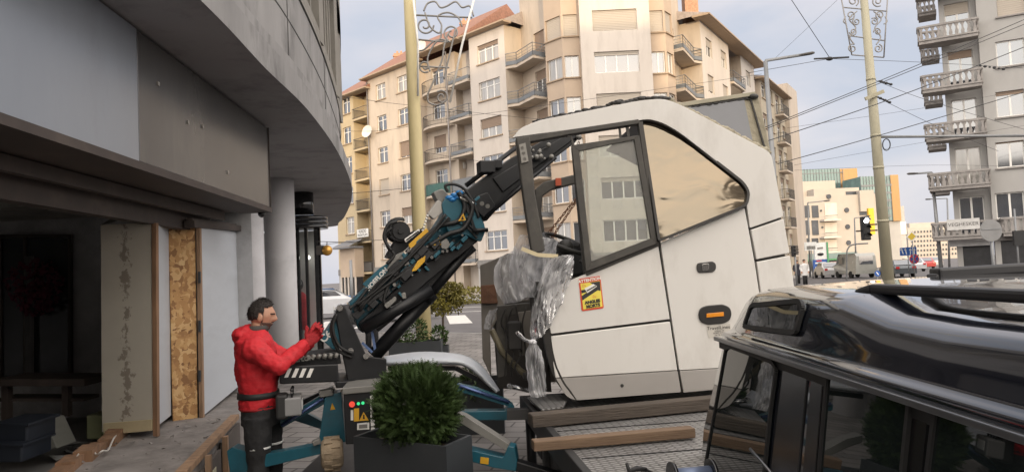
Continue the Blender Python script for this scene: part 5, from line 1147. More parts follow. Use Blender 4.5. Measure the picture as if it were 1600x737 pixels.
# ================================================================ RECOVERY TRUCK
DECKM = pm('deck_checker', (.40, .395, .39), .42, metal=.55, var=.2, scale=4, grime=.5, gcol=(.07, .065, .06), gscale=2.2)
t = DECKM.node_tree; b = t.nodes['Principled BSDF']; co = t.nodes.new('ShaderNodeTexCoord')
def tread(rot):
    mp2 = t.nodes.new('ShaderNodeMapping'); mp2.inputs['Rotation'].default_value = (0, 0, rot); t.links.new(co.outputs['Object'], mp2.inputs[0])
    br = t.nodes.new('ShaderNodeTexBrick'); br.inputs['Scale'].default_value = 1; br.inputs['Brick Width'].default_value = .07; br.inputs['Row Height'].default_value = .034; br.inputs['Mortar Size'].default_value = .010; br.inputs['Mortar Smooth'].default_value = .6
    t.links.new(mp2.outputs[0], br.inputs['Vector']); return br
br = tread(R(40)); br2 = tread(R(-50)); mxx = t.nodes.new('ShaderNodeMath'); mxx.operation = 'MULTIPLY'; t.links.new(br.outputs['Fac'], mxx.inputs[0]); t.links.new(br2.outputs['Fac'], mxx.inputs[1])
bu = t.nodes.new('ShaderNodeBump'); bu.inputs['Strength'].default_value = 1; bu.inputs['Distance'].default_value = .006; bu.invert = True; t.links.new(br.outputs['Fac'], bu.inputs['Height']); t.links.new(bu.outputs[0], b.inputs['Normal'])
src = b.inputs['Base Color'].links[0].from_socket; mi = t.nodes.new('ShaderNodeMixRGB'); mi.blend_type = 'MULTIPLY'; mi.inputs[2].default_value = (.42, .41, .40, 1); t.links.new(br.outputs['Fac'], mi.inputs[0]); t.links.new(src, mi.inputs[1]); t.links.new(mi.outputs[0], b.inputs['Base Color'])
CHAS = pm('truck_black', (.022, .022, .023), .55, var=.3, scale=3, grime=.3, gcol=(.07, .06, .05), gscale=3)
DZ = .85
k0, k1, k2 = onz(848, 664, DZ), onz(908, 737, DZ), onz(818, 622, DZ)
dirT = (k1-k0); dirT.z = 0; dirT.normalize(); nrmT = V((-dirT.y, dirT.x, 0)); nrmT = -nrmT if nrmT.x < 0 else nrmT
truck = thing('recovery_truck', (k0+nrmT*1.1).xy.to_3d(), 'flatbed recovery truck with a worn checker plate deck under the white cab', 'truck')
oT = V((k0.x, k0.y, 0)); fz = lambda a, b_, c_: oT+dirT*a+nrmT*b_+UP*c_
m = MB(); m.obox(oT, dirT, nrmT, UP, -1.15, 3.6, .05, 2.35, DZ-.04, DZ); m.build('deck', DECKM, truck)
m = MB(); m.obox(oT, dirT, nrmT, UP, -1.18, 3.6, 0, .05, DZ-.14, DZ+.012); m.obox(oT, dirT, nrmT, UP, -1.2, -1.15, 0, 2.4, DZ-.16, DZ+.01); m.build('side_rail', CHAS, truck, bevel=.006)
m = MB()
for a, b_ in ((.22, .0), (.95, .004), (1.7, .0)): m.obox(oT, dirT, nrmT, UP, a, a+.012, .06, 2.3, DZ+.001, DZ+.004)
m.build('deck_seam', CHAS, truck)
m = MB(); m.obox(oT, dirT, nrmT, UP, -1.1, 3.4, .5, .68, .5, DZ-.05); m.obox(oT, dirT, nrmT, UP, -1.1, 3.4, 1.6, 1.78, .5, DZ-.05); m.obox(oT, dirT, nrmT, UP, -1.0, -.8, .1, 2.2, .42, DZ-.06); m.build('chassis', CHAS, truck)
m = MB(); m.obox(oT, dirT, nrmT, UP, -.55, 1.2, .12, .2, .28, DZ-.1); m.obox(oT, dirT, nrmT, UP, -.62, -.5, .08, .2, .0+.15, DZ-.1); m.build('side_guard', CHAS, truck, bevel=.01)
TYRE = pm('tyre_rubber', (.02, .02, .02), .85, var=.2)
for a in (1.9, 2.8):
    for b_ in (.3, 2.1): 
        m = MB(); c_ = fz(a, b_, .4); m.tube([c_-nrmT*.14, c_-nrmT*.12, c_+nrmT*.12, c_+nrmT*.14], [.34, .39, .39, .34], 28); w_ = m.build('wheel', TYRE, truck); m = MB(); m.tube([c_-nrmT*.15, c_+nrmT*.15], .2, 20); m.build('rim', STEEL, w_)
# pieces of ramp plate lying under the cab
def lay(px_pts, z, th): return [V((*onz(x, y, z).xy, z)) for x, y in px_pts]
m = MB(); m.prism(lay([(824, 622), (876, 617), (885, 628), (880, 637), (846, 641)], DZ+.05, 0), (0, 0, .012)); m.build('ramp_plate', DECKM, label='loose pale checker plate under the trailing plastic at the cab front', cat='metal plate')
m = MB(); m.prism(lay([(905, 640), (1010, 631), (1008, 638), (910, 646)], DZ+.035, 0), (0, 0, .012)); m.build('ramp_plate', DECKM, label='long checker plate strip beneath the door of the white cab', cat='metal plate')
BEAM = pm('beam_dark_timber', (.07, .055, .043), .85, var=.35, scale=3, bump=.4, bscale=18, stretch=(.6, .6, 5), grime=.4, gcol=(.04, .033, .027), gscale=4)
BEAL = pm('beam_pale_timber', (.17, .11, .068), .8, var=.3, scale=3, bump=.3, bscale=18, stretch=(.6, .6, 5), grime=.5, gcol=(.13, .09, .06), gscale=4)
def beam(nm, a, b_, zb, w, h, mt, lab):
    pa, pb = onz(*a, zb+h), onz(*b_, zb+h); pa.z = pb.z = zb+h/2; m = MB(); m.bar(pa, pb, w, h); return m.build(nm, mt, label=lab, cat='timber beam', bevel=.006)
beam('timber_beam', (828, 646), (1160, 614), DZ+.012, .12, .085, BEAM, 'long dark timber beam laid across the deck under the white cab')
beam('timber_beam', (832, 687), (1082, 666), DZ+.012, .09, .058, BEAL, 'shorter pale sawn timber beam lying on the deck in front of the dark one')
m = MB(); pa, pb = at(792, 640, 5.75), at(826, 640, 5.75); m.prism([pa, pb, at(826, 655, 5.75), at(792, 656, 5.75)], (0, .1, 0)); m.build('beam_shoe', CHAS, truck)
wn = thing('winch', onz(1085, 737, DZ), 'black winch drum with its cable hook on the truck deck beside the black car', 'winch')
c_ = onz(1082, 745, DZ+.1); c_.z = DZ+.1; m = MB(); ax = nrmT
for q in (-.09, .09): m = MB(); m.tube([c_+ax*(q-.008), c_+ax*(q+.008)], .075, 22); m.build('flange', BLK, wn)
m = MB(); m.tube([c_-ax*.09, c_+ax*.09], .045, 18); m.build('drum', pm('winch_blue', (.16, .2, .3), .4, metal=.4), wn)
m = MB(); h0 = onz(1010, 733, DZ+.03); h0.z = DZ+.03; m.tube([c_-ax*.06-UP*.04, h0], .007, 6); m.tube([h0, h0-nrmT*.05+UP*.01, h0-nrmT*.09, h0-nrmT*.1+UP*.04], [.012, .015, .014, .008], 8); m.build('cable_hook', CHAS, wn)
# ================================================================ SPIDER CRANE
TEA = pm('crane_teal', (.013, .095, .135), .38, var=.15, scale=4, grime=.35, gcol=(.03, .035, .035), gscale=5, coat=.15)
CBK = pm('crane_black', (.010, .0105, .012), .42, var=.3, scale=5, grime=.3, gcol=(.024, .022, .02), gscale=6, spec=.4)
CGR = pm('crane_grey', (.20, .195, .18), .5, metal=.3, var=.2)
CYE = pm('crane_yellow', (.62, .34, .02), .45, var=.12, grime=.3, gcol=(.2, .12, .03), gscale=6)
CWH = pm('crane_white', (.68, .67, .64), .5)
HOSE = pm('hose_black', (.013, .013, .013), .55)
fC = Fr(at(540, 520, 6.1), (math.cos(R(17)), math.sin(R(17)), 0)); CD = -fC.n
crane = thing('mini_crane', (fC.pt(570, 620).x, fC.pt(570, 620).y, 0), 'dark teal and black mini spider crane reaching its boom into the white coach cab', 'crane')
def cp(nm, pts, off, th, mt, par=None, bev=.008, r=0): return plate(nm, fC, rnd(pts, r) if r else pts, off, th, mt, par or crane, bev)
def ctube(nm, pts, r, mt, off=0, par=None, sm=True, seg=8, mb=None):
    P = [fC.pt(x, y, off if len(q) == 0 else q[0]) for x, y, *q in pts]
    m = mb or MB(); m.tube(smoothpts(P, 5) if sm and len(P) > 2 else P, r, seg)
    return m if mb else m.build(nm, mt, par or crane)
# column and knuckle
cp('knuckle_plate', [(524, 490, 8), (527, 477, 5), (536, 475, 5), (540, 482, 4), (573, 556, 3), (604, 560, 3), (604, 606, 3), (546, 606, 3), (536, 560, 6)], .12, .03, CBK, r=5)
cp('knuckle_plate', [(524, 490, 8), (527, 477, 5), (536, 475, 5), (540, 482, 4), (573, 556, 3), (604, 560, 3), (604, 606, 3), (546, 606, 3), (536, 560, 6)], -.20, .03, CBK, r=5)
m = MB()
for x, y in ((531, 481), (548, 548), (572, 556)): m.tube([fC.pt(x, y, .15), fC.pt(x, y, -.25)], .024, 14)
m.build('pivot_pin', STEEL, crane)
rbk = cp('boom_foot', [(502, 529), (523, 498), (540, 494), (556, 520), (543, 541), (520, 546)], .09, .27, TEA, r=3)
ptxt('C6', fC, 508.5, 524.5, 10.5, CWH, rbk, .092, R(40), .003)
cp('column', [(552, 560), (600, 560), (604, 640), (548, 640)], .05, .3, CBK)
cp('turntable', [(525, 596), (606, 592), (606, 602), (525, 606)], .25, .6, CBK, r=2)
m = MB(); bar2(m, fC, [(566, 535), (588, 556), (580, 510)], 4, .05, .02); m.build('blue_brace', pm('brace_blue', (.10, .16, .32), .4), crane)
# main boom
cp('main_boom', [(546, 474), (571, 450), (606, 416), (655, 392), (690, 340), (703, 316), (722, 306), (742, 318), (758, 352), (752, 374), (728, 385), (650, 440), (590, 500), (560, 512)], .02, .22, TEA, r=3)
cp('boom_side', [(560, 505), (660, 415), (742, 362), (748, 376), (668, 440), (592, 512), (566, 520)], .08, .34, CBK, r=3)
cp('name_panel', [(566, 444), (594, 418), (622, 401), (628, 409), (596, 448), (580, 453)], .10, .03, TEA, r=2)
hp = [o for o in crane.children if o.name.startswith('name_panel')][0]
ptxt('HOEFLON', fC, 587, 436, 6.6, CWH, hp, .103, R(45), .0022)
cp('yellow_guard', [(638, 382), (667, 356), (671, 364), (669, 372), (641, 388)], .16, .02, CYE, r=2)
cp('yellow_guard', [(643, 424), (653, 407), (665, 399), (664, 408), (650, 423)], .17, .02, CYE, r=2)
m = MB(); bar2(m, fC, [(586, 512), (740, 384)], 17, .0, .14); m.build('lower_beam', CBK, crane, bevel=.01)
m = MB(); m.tube([fC.pt(567, 514, .13), fC.pt(674, 452, .13)], .052, 16); m.build('under_cylinder', CBK, crane)
m = MB(); m.tube([fC.pt(583, 556, .0), fC.pt(672, 460, .0)], .062, 16); m.tube([fC.pt(672, 460, .0), fC.pt(735, 386, .0)], .04, 14); m.tube([fC.pt(664, 468, .0), fC.pt(674, 456, .0)], .072, 16); m.build('lift_ram', CBK, crane)
# winch on the boom back
m = MB(); c = fC.pt(626, 361, .05); m.tube([c, c+CD*.32], .068, 24); m.tube([c+CD*.02, c+CD*.05], .085, 24); m.tube([c+CD*.27, c+CD*.3], .085, 24); wi = m.build('winch_drum', CBK, crane)
m = MB(); m.tube([c+fC.n*.02, c], .022, 18); m.build('hub', CBK, wi); m = MB()
for k in range(3): m.tube([c+fC.n*.01+fC.u*((.095+.012*k)*math.cos(a))+UP*((.095+.012*k)*math.sin(a))+CD*.05*k for a in [1.2+q*.3 for q in range(9)]], .009, 6)
m.build('hose_loop', HOSE, wi)
cp('winch_plate', [(608, 394), (620, 374), (642, 362), (664, 355), (662, 362), (640, 384), (618, 404), (604, 402)], -.02, .2, CBK, r=4)
cp('slotted_link', [(631, 374, 2), (655, 357, 2), (657, 361, 2), (634, 379, 2)], .10, .015, CWH, r=2)
m = MB(); bar2(m, fC, [(635, 375), (654, 361)], 2, .102, .004); m.build('slot', CBK, crane)
cp('bracket', [(604, 420), (618, 398), (632, 392), (630, 408), (612, 424)], .12, .05, CGR, r=3)
cp('bracket', [(622, 406), (640, 392), (648, 404), (632, 420), (626, 416)], .13, .05, TEA, r=4)
for pts in ([(600, 476), (611, 468), (618, 462), (620, 468), (612, 476), (604, 482)], [(627, 458), (634, 456), (635, 466), (629, 467)], [(689, 378), (698, 372), (704, 382), (698, 390), (690, 388)]): cp('clamp', pts, .17, .05, CGR, r=2, bev=.004)
m = MB()
for x, y in ((650, 362), (647, 369), (645, 376)): pass
for k in range(6): m.ball(fC.pt(664-k*1.6, 392-k*-4.2*-1, .12) if False else fC.pt(668-k*1.5, 337+k*4.6, .12), .012, 8, 6)
m.build('valve_knobs', CWH, crane)
cp('grey_box', [(668, 334), (684, 312), (690, 315), (694, 330), (678, 343)], .11, .06, pm('valve_grey', (.42, .40, .37), .5), r=3)
cp('head_bracket', [(690, 318), (700, 304), (726, 306), (744, 330), (760, 358), (752, 378), (726, 366), (706, 372), (696, 352)], .13, .04, TEA, r=4)
cp('head_bracket', [(676, 300), (692, 294), (706, 310), (700, 322), (686, 318)], .06, .12, CGR, r=5)
# warning triangles
m = MB(); n2 = MB()
for x, y in ((722, 340), (683, 378)):
    m.prism([fC.pt(x-6, y+5, .178), fC.pt(x+6, y+4, .178), fC.pt(x+2, y-7, .178)], fC.n*-.004); n2.prism([fC.pt(x-2, y+3, .182), fC.pt(x+3, y+2.6, .182), fC.pt(x+1, y-3, .182)], fC.n*-.003)
m.build('warning_triangle', CYE, crane); n2.build('warning_mark', CBK, crane)
# hydraulic head with hoses
BLUH = pm('hydraulic_blue', (.03, .20, .50), .35)
m = MB()
for k in range(5): m.ball(fC.pt(702+k*4, 309-k*2+(k % 2)*5, .12), .028, 8, 6, (1.4, 1, .8))
m.build('hose_coupling', BLUH, crane)
m = MB()
for k in range(7): m.tube([fC.pt(716+k*3, 304+k*1.5, .14), fC.pt(722+k*3, 312+k*1.2, .17)], .012, 8)
m.build('hose_fitting', STEEL, crane)
hoses = [[(700, 300), (696, 290), (710, 288), (726, 296), (740, 318), (748, 340)], [(716, 300), (726, 322), (716, 345), (690, 352), (662, 372), (640, 398)], [(725, 305), (738, 325), (725, 356), (700, 366), (670, 384)], [(612, 356), (602, 366), (606, 386), (616, 398), (604, 412)], [(620, 346), (606, 352), (600, 372), (612, 392)], [(526, 490), (520, 512), (530, 540), (552, 552)], [(524, 492), (517, 515), (528, 546), (550, 558)], [(640, 400), (610, 440), (600, 470), (612, 480), (628, 470)], [(560, 484), (582, 462), (604, 446), (640, 420)], [(552, 478), (566, 466), (588, 466), (600, 452)], [(575, 450), (566, 462), (556, 474), (546, 482)]]
m = MB()
for i, h in enumerate(hoses): ctube(None, h, .013 if i not in (1, 2) else .02, None, .14+.012*(i % 3), mb=m)
m.build('hoses', HOSE, crane)
RK = random.Random(5); m = MB()
for k in range(26):
    t = RK.random(); x = 556+t*120+RK.uniform(-8, 8); y = 484-t*100+RK.uniform(-10, 12); c = fC.pt(x, y, .10+RK.uniform(0, .05)); s = RK.uniform(.014, .035)
    m.obox(c, V((.7, .2, .68)).normalized(), CD, V((-.68, -.1, .72)).normalized(), -s*1.6, s*1.6, -.03, .03, -s, s)
m.build('valve_block', CBK, crane, bevel=.004)
# small fittings all over the boom
m = MB(); n2 = MB(); n3 = MB()
for k in range(70):
    t = .3+.7*RK.random(); x = 566+t*180+RK.uniform(-6, 6); y = 486-t*150+RK.uniform(-34, 22)
    c = fC.pt(x, y, .135+RK.uniform(0, .03)); q = (m, n2, n3)[k % 3]; a_ = R(42)+RK.choice((0, 0, 1.57)); X_ = fC.u*math.cos(a_)+UP*math.sin(a_); Z_ = UP*math.cos(a_)-fC.u*math.sin(a_)
    if k % 3 == 0: q.tube([c, c+CD*.05], RK.uniform(.007, .015), 8)
    elif k % 3 == 1: q.obox(c, X_, CD, Z_, -RK.uniform(.02, .07), RK.uniform(.02, .07), 0, .05, -.008, .008)
    else: q.obox(c, X_, CD, Z_, -RK.uniform(.015, .04), RK.uniform(.015, .04), 0, .05, -RK.uniform(.008, .02), .012)
m.build('bolt_heads', STEEL, crane); n2.build('clip_strips', CBK, crane); n3.build('small_brackets', TEA, crane, bevel=.003)
m = MB()
for k in range(6):
    o_ = RK.uniform(-4, 6); P = [(560+o_, 480+o_), (590+o_*.6, 446+RK.uniform(-6, 8)), (630+RK.uniform(-6, 6), 412+RK.uniform(-8, 8)), (668+RK.uniform(-8, 8), 376+RK.uniform(-8, 8)), (700+o_, 338+o_)]; ctube(None, P, .008, None, .15+.008*k, mb=m)
m.build('boom_hoses', HOSE, crane)
# jib sliding into the cab
jl0, jl1, jr0, jr1 = (722, 296), (764, 345), (892, 196), (916, 222)
cp('jib', [(726, 300), (800, 246), (884, 200), (905, 212), (900, 222), (858, 254), (800, 300), (760, 346), (738, 330)], -.02, .2, CBK, r=3)
cp('jib_inner', [(770, 278), (894, 205), (902, 214), (786, 300)], .0, .24, CBK, r=2)
m = MB(); m.tube([fC.pt(728, 290, -.05), fC.pt(806, 231, -.05)], .022, 10); m.tube([fC.pt(760, 338, .05), fC.pt(868, 246, .05)], .018, 10); m.build('jib_ram', CBK, crane)
cp('jib_clamp', [(745, 306), (762, 300), (774, 320), (770, 330), (756, 340), (742, 326)], .05, .1, CBK, r=3)
m = MB()
for x, y in ((753, 318), (762, 322)): m.tube([fC.pt(x, y, .056), fC.pt(x, y, .03)], .02, 12)
m.build('bolt', CGR, crane)
m = MB(); m.obox(fC.pt(764, 262, .02), fC.u, fC.n, UP, -.09, .05, -.1, .04, -.05, .06); m.obox(fC.pt(776, 260, .02), fC.u, fC.n, UP, -.03, .05, -.1, .02, -.02, .06); m.build('sensor_box', CBK, crane, bevel=.01)
m = MB(); bar2(m, fC, [(728, 318), (742, 358), (758, 360)], 4, .16, .02); bar2(m, fC, [(722, 345), (746, 372)], 3, .16, .02); m.tube([fC.pt(738, 360, .18), fC.pt(762, 359, .18)], .018, 10); m.build('link_bar', CBK, crane)
m = MB()
for k in range(12):
    t = k/11; m.ball(fC.pt(835+RK.uniform(-12, 30), 238+RK.uniform(-12, 12), .05), RK.uniform(.012, .03), 7, 5)
m.ball(fC.pt(904, 214, .0), .03); m.build('jib_bolts', CGR, crane)
# counterweight with hazard stripes
cw = cp('counterweight', [(436, 572), (528, 568), (530, 596), (437, 600)], .2, .45, CBK, r=3, bev=.012)
m = MB()
for k in range(4): x = 444+k*11.5; m.prism([fC.pt(x, 589.5, .204), fC.pt(x+6, 589, .204), fC.pt(x+12, 575, .204), fC.pt(x+6, 575.3, .204)], fC.n*-.003)
m.build('hazard_stripe', CWH, cw)
cp('engine_deck', [(445, 560), (530, 548), (534, 568), (446, 571)], .1, .4, CBK, r=3)
ptxt('HOEFLON', fC, 468, 557.5, 6, CGR, crane, .205, R(3), .001)
m = MB()
for k in range(9): m.tube([fC.pt(452+k*9, 562-k*.4, .15), fC.pt(455+k*9, 556-k*.6, .15)], .018, 8)
m.build('pipe_fitting', CGR, crane)
# control cabinet
fX = Fr(at(558, 650, 5.55), (math.cos(R(6)), math.sin(R(6)), 0))
cab_ = plate('control_cabinet', fX, [(536, 614), (581, 609), (583, 692), (540, 694)], 0, .35, CBK, crane, .008)
plate('cabinet_lid', fX, [(534, 606), (592, 601), (592, 611), (535, 616)], .02, .4, CGR, cab_, .006)
m = MB(); m.tube([fX.pt(550, 631, .0), fX.pt(550, 631, .03)], .022, 14); m.build('stop_button', pm('button_red', (.65, .04, .02), .35, emit=((1, .08, .03), .25)), cab_)
m = MB()
for x, y in ((560, 630), (567, 629)): m.tube([fX.pt(x, y, .0), fX.pt(x, y, .02)], .012, 12)
m.build('green_button', pm('button_green', (.02, .5, .16), .35, emit=((.05, .9, .35), .4)), cab_)
plate('yellow_label', fX, [(553, 638), (561, 637), (561, 657), (553, 658)], .003, .003, CYE, cab_, 0)
plate('white_label', fX, [(548, 640), (552, 640), (552, 656), (548, 656)], .003, .003, CWH, cab_, 0); plate('white_label', fX, [(558, 661), (577, 659), (577, 670), (558, 671)], .003, .003, CWH, cab_, 0); plate('meter', fX, [(561, 663), (574, 662), (574, 668), (561, 669)], .005, .003, CGR, cab_, 0)
plate('warning_triangle', fX, [(561, 657), (576, 656), (568, 643)], .004, .003, CYE, cab_, 0); plate('warning_mark', fX, [(567, 654), (570, 654), (569.5, 647), (567.5, 647)], .006, .002, CBK, cab_, 0)
plate('terminal_strip', fX, [(578, 618), (584, 617), (586, 690), (580, 692)], .01, .02, CWH, cab_, .003)
# outriggers
fO1 = Fr(at(515, 650, 6.0), (math.cos(R(10)), math.sin(R(10)), 0)); fO2 = flat(5.75); fO3 = Fr(at(745, 640, 6.1), (1, .1, 0)); fO4 = Fr(at(760, 700, 5.25), (1, -.12, 0))
def outrig(fr, parts):
    for nm, pts, off, th, mt in parts: plate(nm, fr, rnd(pts, 2), off, th, mt, crane, .006)
outrig(fO1, [('leg_bracket', [(508, 616), (533, 612), (540, 690), (510, 694), (498, 688)], 0, .18, TEA), ('leg_arm', [(504, 616), (512, 628), (441, 668), (434, 658)], -.05, .1, TEA), ('leg_arm', [(462, 636), (508, 660), (508, 672), (440, 650)], -.5, .08, TEA), ('upper_leg', [(437, 640), (520, 604), (524, 610), (440, 648)], -.6, .08, CBK), ('pivot_cover', [(497, 611), (519, 607), (521, 617), (500, 621)], .03, .1, CGR)])
plate('warning_triangle', fO1, [(516, 640), (524, 639), (519, 629)], .004, .003, CYE, crane, 0)
m = MB(); m.tube([fO1.pt(505, 622, .01), fO1.pt(440, 664, .01)], .014, 8); m.build('leg_ram', pm('ram_blue', (.08, .12, .26), .25, metal=.5), crane)
outrig(fO2, [('lower_leg', [(400, 712), (508, 692), (512, 706), (404, 732)], 0, .12, TEA), ('leg_foot', [(354, 704), (362, 698), (384, 704), (404, 714), (404, 732), (384, 737), (360, 745)], -.02, .14, TEA)])
m = MB(); a = fO2.pt(366, 740); m.tube([a, V((a.x, a.y, .12))], .05, 12); m.tube([V((a.x, a.y, .12)), V((a.x, a.y, .03))], .16, 20); m.build('foot_pad', CBK, crane)
cp('clamp', [(487, 690), (500, 684), (502, 692), (490, 697)], .35, .06, CGR, r=2)
TRK = pm('track_mud', (.32, .25, .17), .95, var=.25, scale=6, bump=1, bscale=14, grime=.5, gcol=(.08, .07, .06), gscale=5)
c = at(519, 708, 5.8); m = MB(); seg = 26; ax = V((1, .25, 0)).normalized(); bx = V((-.25, 1, 0)).normalized()
m.tube([c-ax*.085, c-ax*.075, c-ax*.04, c, c+ax*.04, c+ax*.075, c+ax*.085], [.08, .105, .12, .124, .12, .105, .08], 26)
for k in range(20):
    an = 2*math.pi*k/20; d = bx*math.cos(an)+UP*math.sin(an); e = bx*-math.sin(an)+UP*math.cos(an); m.obox(c+d*.125, ax, e, d, -.06 if k % 2 else -.005, .005 if k % 2 else .06, -.012, .012, -.02, .008)
m.build('rubber_track', TRK, crane)
m = MB(); m.box(-1.75, -.7, 5.75, 6.9, .12, .42); m.build('track_frame', CBK, crane, bevel=.02)
m = MB(); m.box(-1.7, -1.45, 5.7, 7.0, .02, .3); m.box(-1.0, -.75, 5.7, 7.0, .02, .3); m.build('crawler_track', CBK, crane, bevel=.08)
outrig(fO3, [('upper_leg', [(690, 594), (745, 606), (796, 626), (799, 636), (742, 618), (690, 604)], 0, .1, TEA), ('lower_leg', [(718, 642), (790, 641), (796, 628), (803, 632), (806, 646), (800, 656), (716, 656)], .02, .12, TEA), ('leg_extension', [(803, 644), (830, 642), (830, 655), (804, 656)], .0, .1, CBK)])
m = MB(); m.tube([fO3.pt(694, 594, .01), fO3.pt(796, 628, .01)], .015, 8); m.build('leg_ram', pm('ram_blue', (1, 1, 1)), crane)
outrig(fO4, [('upper_leg', [(700, 640), (726, 649), (796, 694), (792, 704), (722, 662), (700, 652)], .0, .1, CGR), ('lower_leg', [(726, 700), (786, 714), (794, 696), (804, 698), (808, 720), (806, 736), (770, 730), (726, 718)], .02, .12, TEA), ('leg_extension', [(806, 720), (875, 741), (872, 756), (804, 735)], .0, .1, CBK)])
plate('yellow_tag', fO4, [(751, 713), (764, 715), (763, 725), (750, 723)], .024, .003, CYE, crane, 0)
for fr_, px, py in ((fO3, 828, 650), (fO4, 872, 750)): m = MB(); a = fr_.pt(px, py, -.05); m.tube([a, V((a.x, a.y, .1))], .04, 12); m.tube([V((a.x, a.y, .1)), V((a.x, a.y, .03))], .14, 20); m.build('foot_pad', CBK, crane)
# lifting chain inside the cab
CHN = pm('chain_rust', (.14, .06, .03), .6, metal=.4, var=.4, scale=30)
ch = thing('lifting_chain', fC.pt(900, 214), 'lifting chain running from the jib tip down into the cab', 'chain'); m = MB(); A_ = fC.pt(904, 222, -.05); B_ = fN.pt(846, 378, .1)
for q, (P_, Q_) in enumerate(((fN.pt(908, 300, -.1), B_), (fN.pt(906, 306, -.1), fN.pt(862, 372, .1)), (A_, fN.pt(910, 300, -.1)))):
    n = int((Q_-P_).length/.036)
    for k in range(n):
        c = P_.lerp(Q_, (k+.5)/n); d = (Q_-P_).normalized(); s = d.orthogonal().normalized(); s = s if k % 2 else d.cross(s)
        m.tube([c+d*(.025*math.cos(a))+s*(.010*math.sin(a)) for a in [2*math.pi*j/8 for j in range(9)]], .004, 5, False)
m.build('links', CHN, ch)
# ================================================================ COACH BUMPER SHEET ON THE CRANE TRACKS
top = smoothpts([V((x, y, 0)) for x, y in ((600, 556), (655, 549), (707, 551), (735, 558), (753, 571), (767, 588), (781, 609))], 6)
bot = smoothpts([V((x, y, 0)) for x, y in ((602, 571), (660, 570), (714, 570), (730, 575), (748, 588), (762, 602), (775, 612))], 6)
fP = flat(6.75, 4); m = MB(); rows = []
for i, (a, b_) in enumerate(zip(top, bot)):
    for j in range(9): s = j/8; rows.append(fP.pt(a.x+(b_.x-a.x)*s, a.y+(b_.y-a.y)*s, .10*math.sin(math.pi*s*.9)-(.28*(1-s)**2)))
n = len(top); m.add(rows, [(i*9+j, i*9+j+1, (i+1)*9+j+1, (i+1)*9+j) for i in range(n-1) for j in range(8)], True)
bs = m.build('bumper_panel', pm('bumper_silver', (.70, .74, .79), .5, var=.05, coat=.1, grime=.2, gcol=(.3, .31, .33), gscale=3), label='curved silver white bumper panel lying across the crane behind the round shrub', cat='bumper')
s_ = bs.modifiers.new('so', 'SOLIDIFY'); s_.thickness = .02
m = MB(); bar2(m, fP, [(606, 575), (712, 575), (745, 592), (768, 612)], 7, -.05, .08); m.build('rim', CBK, bs)
# ================================================================ PLANTERS, SHRUBS, TREE
PLN = pm('planter_anthracite', (.030, .034, .038), .5, var=.12, scale=3, grime=.2, gcol=(.07, .07, .07), gscale=4)
SOIL = pm('soil', (.06, .042, .03), .95, var=.4, scale=12, bump=1, bscale=30)
LEAF = pm('yew_green', (.030, .052, .014), .6, var=.65, scale=7, spec=.25)
LEAFY = pm('tree_leaf', (.15, .13, .025), .55, var=.55, scale=2.6, spec=.3)
LEAFD = pm('plant_leaf', (.045, .075, .02), .55, var=.5, scale=6, spec=.3)
BARK = pm('bark', (.085, .065, .05), .9, var=.3, scale=12, bump=.6)
def planter(A, B, D, h, lab, grp=None, nm='planter'):
    C_ = B+D-A; c = (A+C_)/2; t = thing(nm, (c.x, c.y, .02), lab, 'planter', grp)
    for P in (A, B, C_, D): P.z = 0
    m = MB(); out = [A, B, C_, D]; inn = [c.xy.to_3d()+(p-c.xy.to_3d())*.93 for p in out]
    for i in range(4):
        a, b_, p, q = out[i], out[(i+1) % 4], inn[(i+1) % 4], inn[i]
        m.quad(a+UP*.02, b_+UP*.02, b_+UP*h, a+UP*h); m.quad(a+UP*h, b_+UP*h, p+UP*h, q+UP*h); m.quad(p+UP*h, q+UP*h, q+UP*(h-.12), p+UP*(h-.12))
    m.build('box', PLN, t, merge=True); m = MB(); m.quad(*[p+UP*(h-.07) for p in inn]); m.build('soil', SOIL, t); return t
def leafball(m, c, rx, rz, n, ln, wd, rnd_, up=.25, inner=.55, shape=None, droop=0):
    for k in range(n):
        z = rnd_.uniform(-1, 1); a = rnd_.uniform(0, 6.283); s = math.sqrt(1-z*z); d = V((s*math.cos(a), s*math.sin(a), z))
        lump = 1+.13*noise.noise(d*2.6+V(c))+.06*noise.noise(d*7)
        r = (inner+(1-inner)*rnd_.random()**.45)*lump
        p = V(c)+V((d.x*rx*r, d.y*rx*r, d.z*rz*r)); g = (d+V((rnd_.gauss(0, .5), rnd_.gauss(0, .5), rnd_.gauss(0, .45)+up))).normalized()
        sd = g.cross(V((rnd_.gauss(0, 1), rnd_.gauss(0, 1), rnd_.gauss(0, 1)))).normalized(); L = ln*rnd_.uniform(.6, 1.3)
        m.add([p-g*L*.3, p+sd*wd*.5+g*L*.2, p+g*L*.9, p-sd*wd*.5+g*L*.2], [(0, 1, 2, 3)])
HP = .85
A, B, D = onz(697, 697, HP), onz(552, 681, HP), onz(737, 679, HP)
planter(A.copy(), B.copy(), D.copy(), HP, 'large anthracite planter box in front of the crane, holding the round yew')
cS = (B+D)/2; cS = at(651, 634, cS.y)
RS = random.Random(21); sh = thing('round_shrub', (cS.x, cS.y, HP-.05), 'round clipped dark green yew shrub in the large front planter', 'shrub')
m = MB(); rS = .255
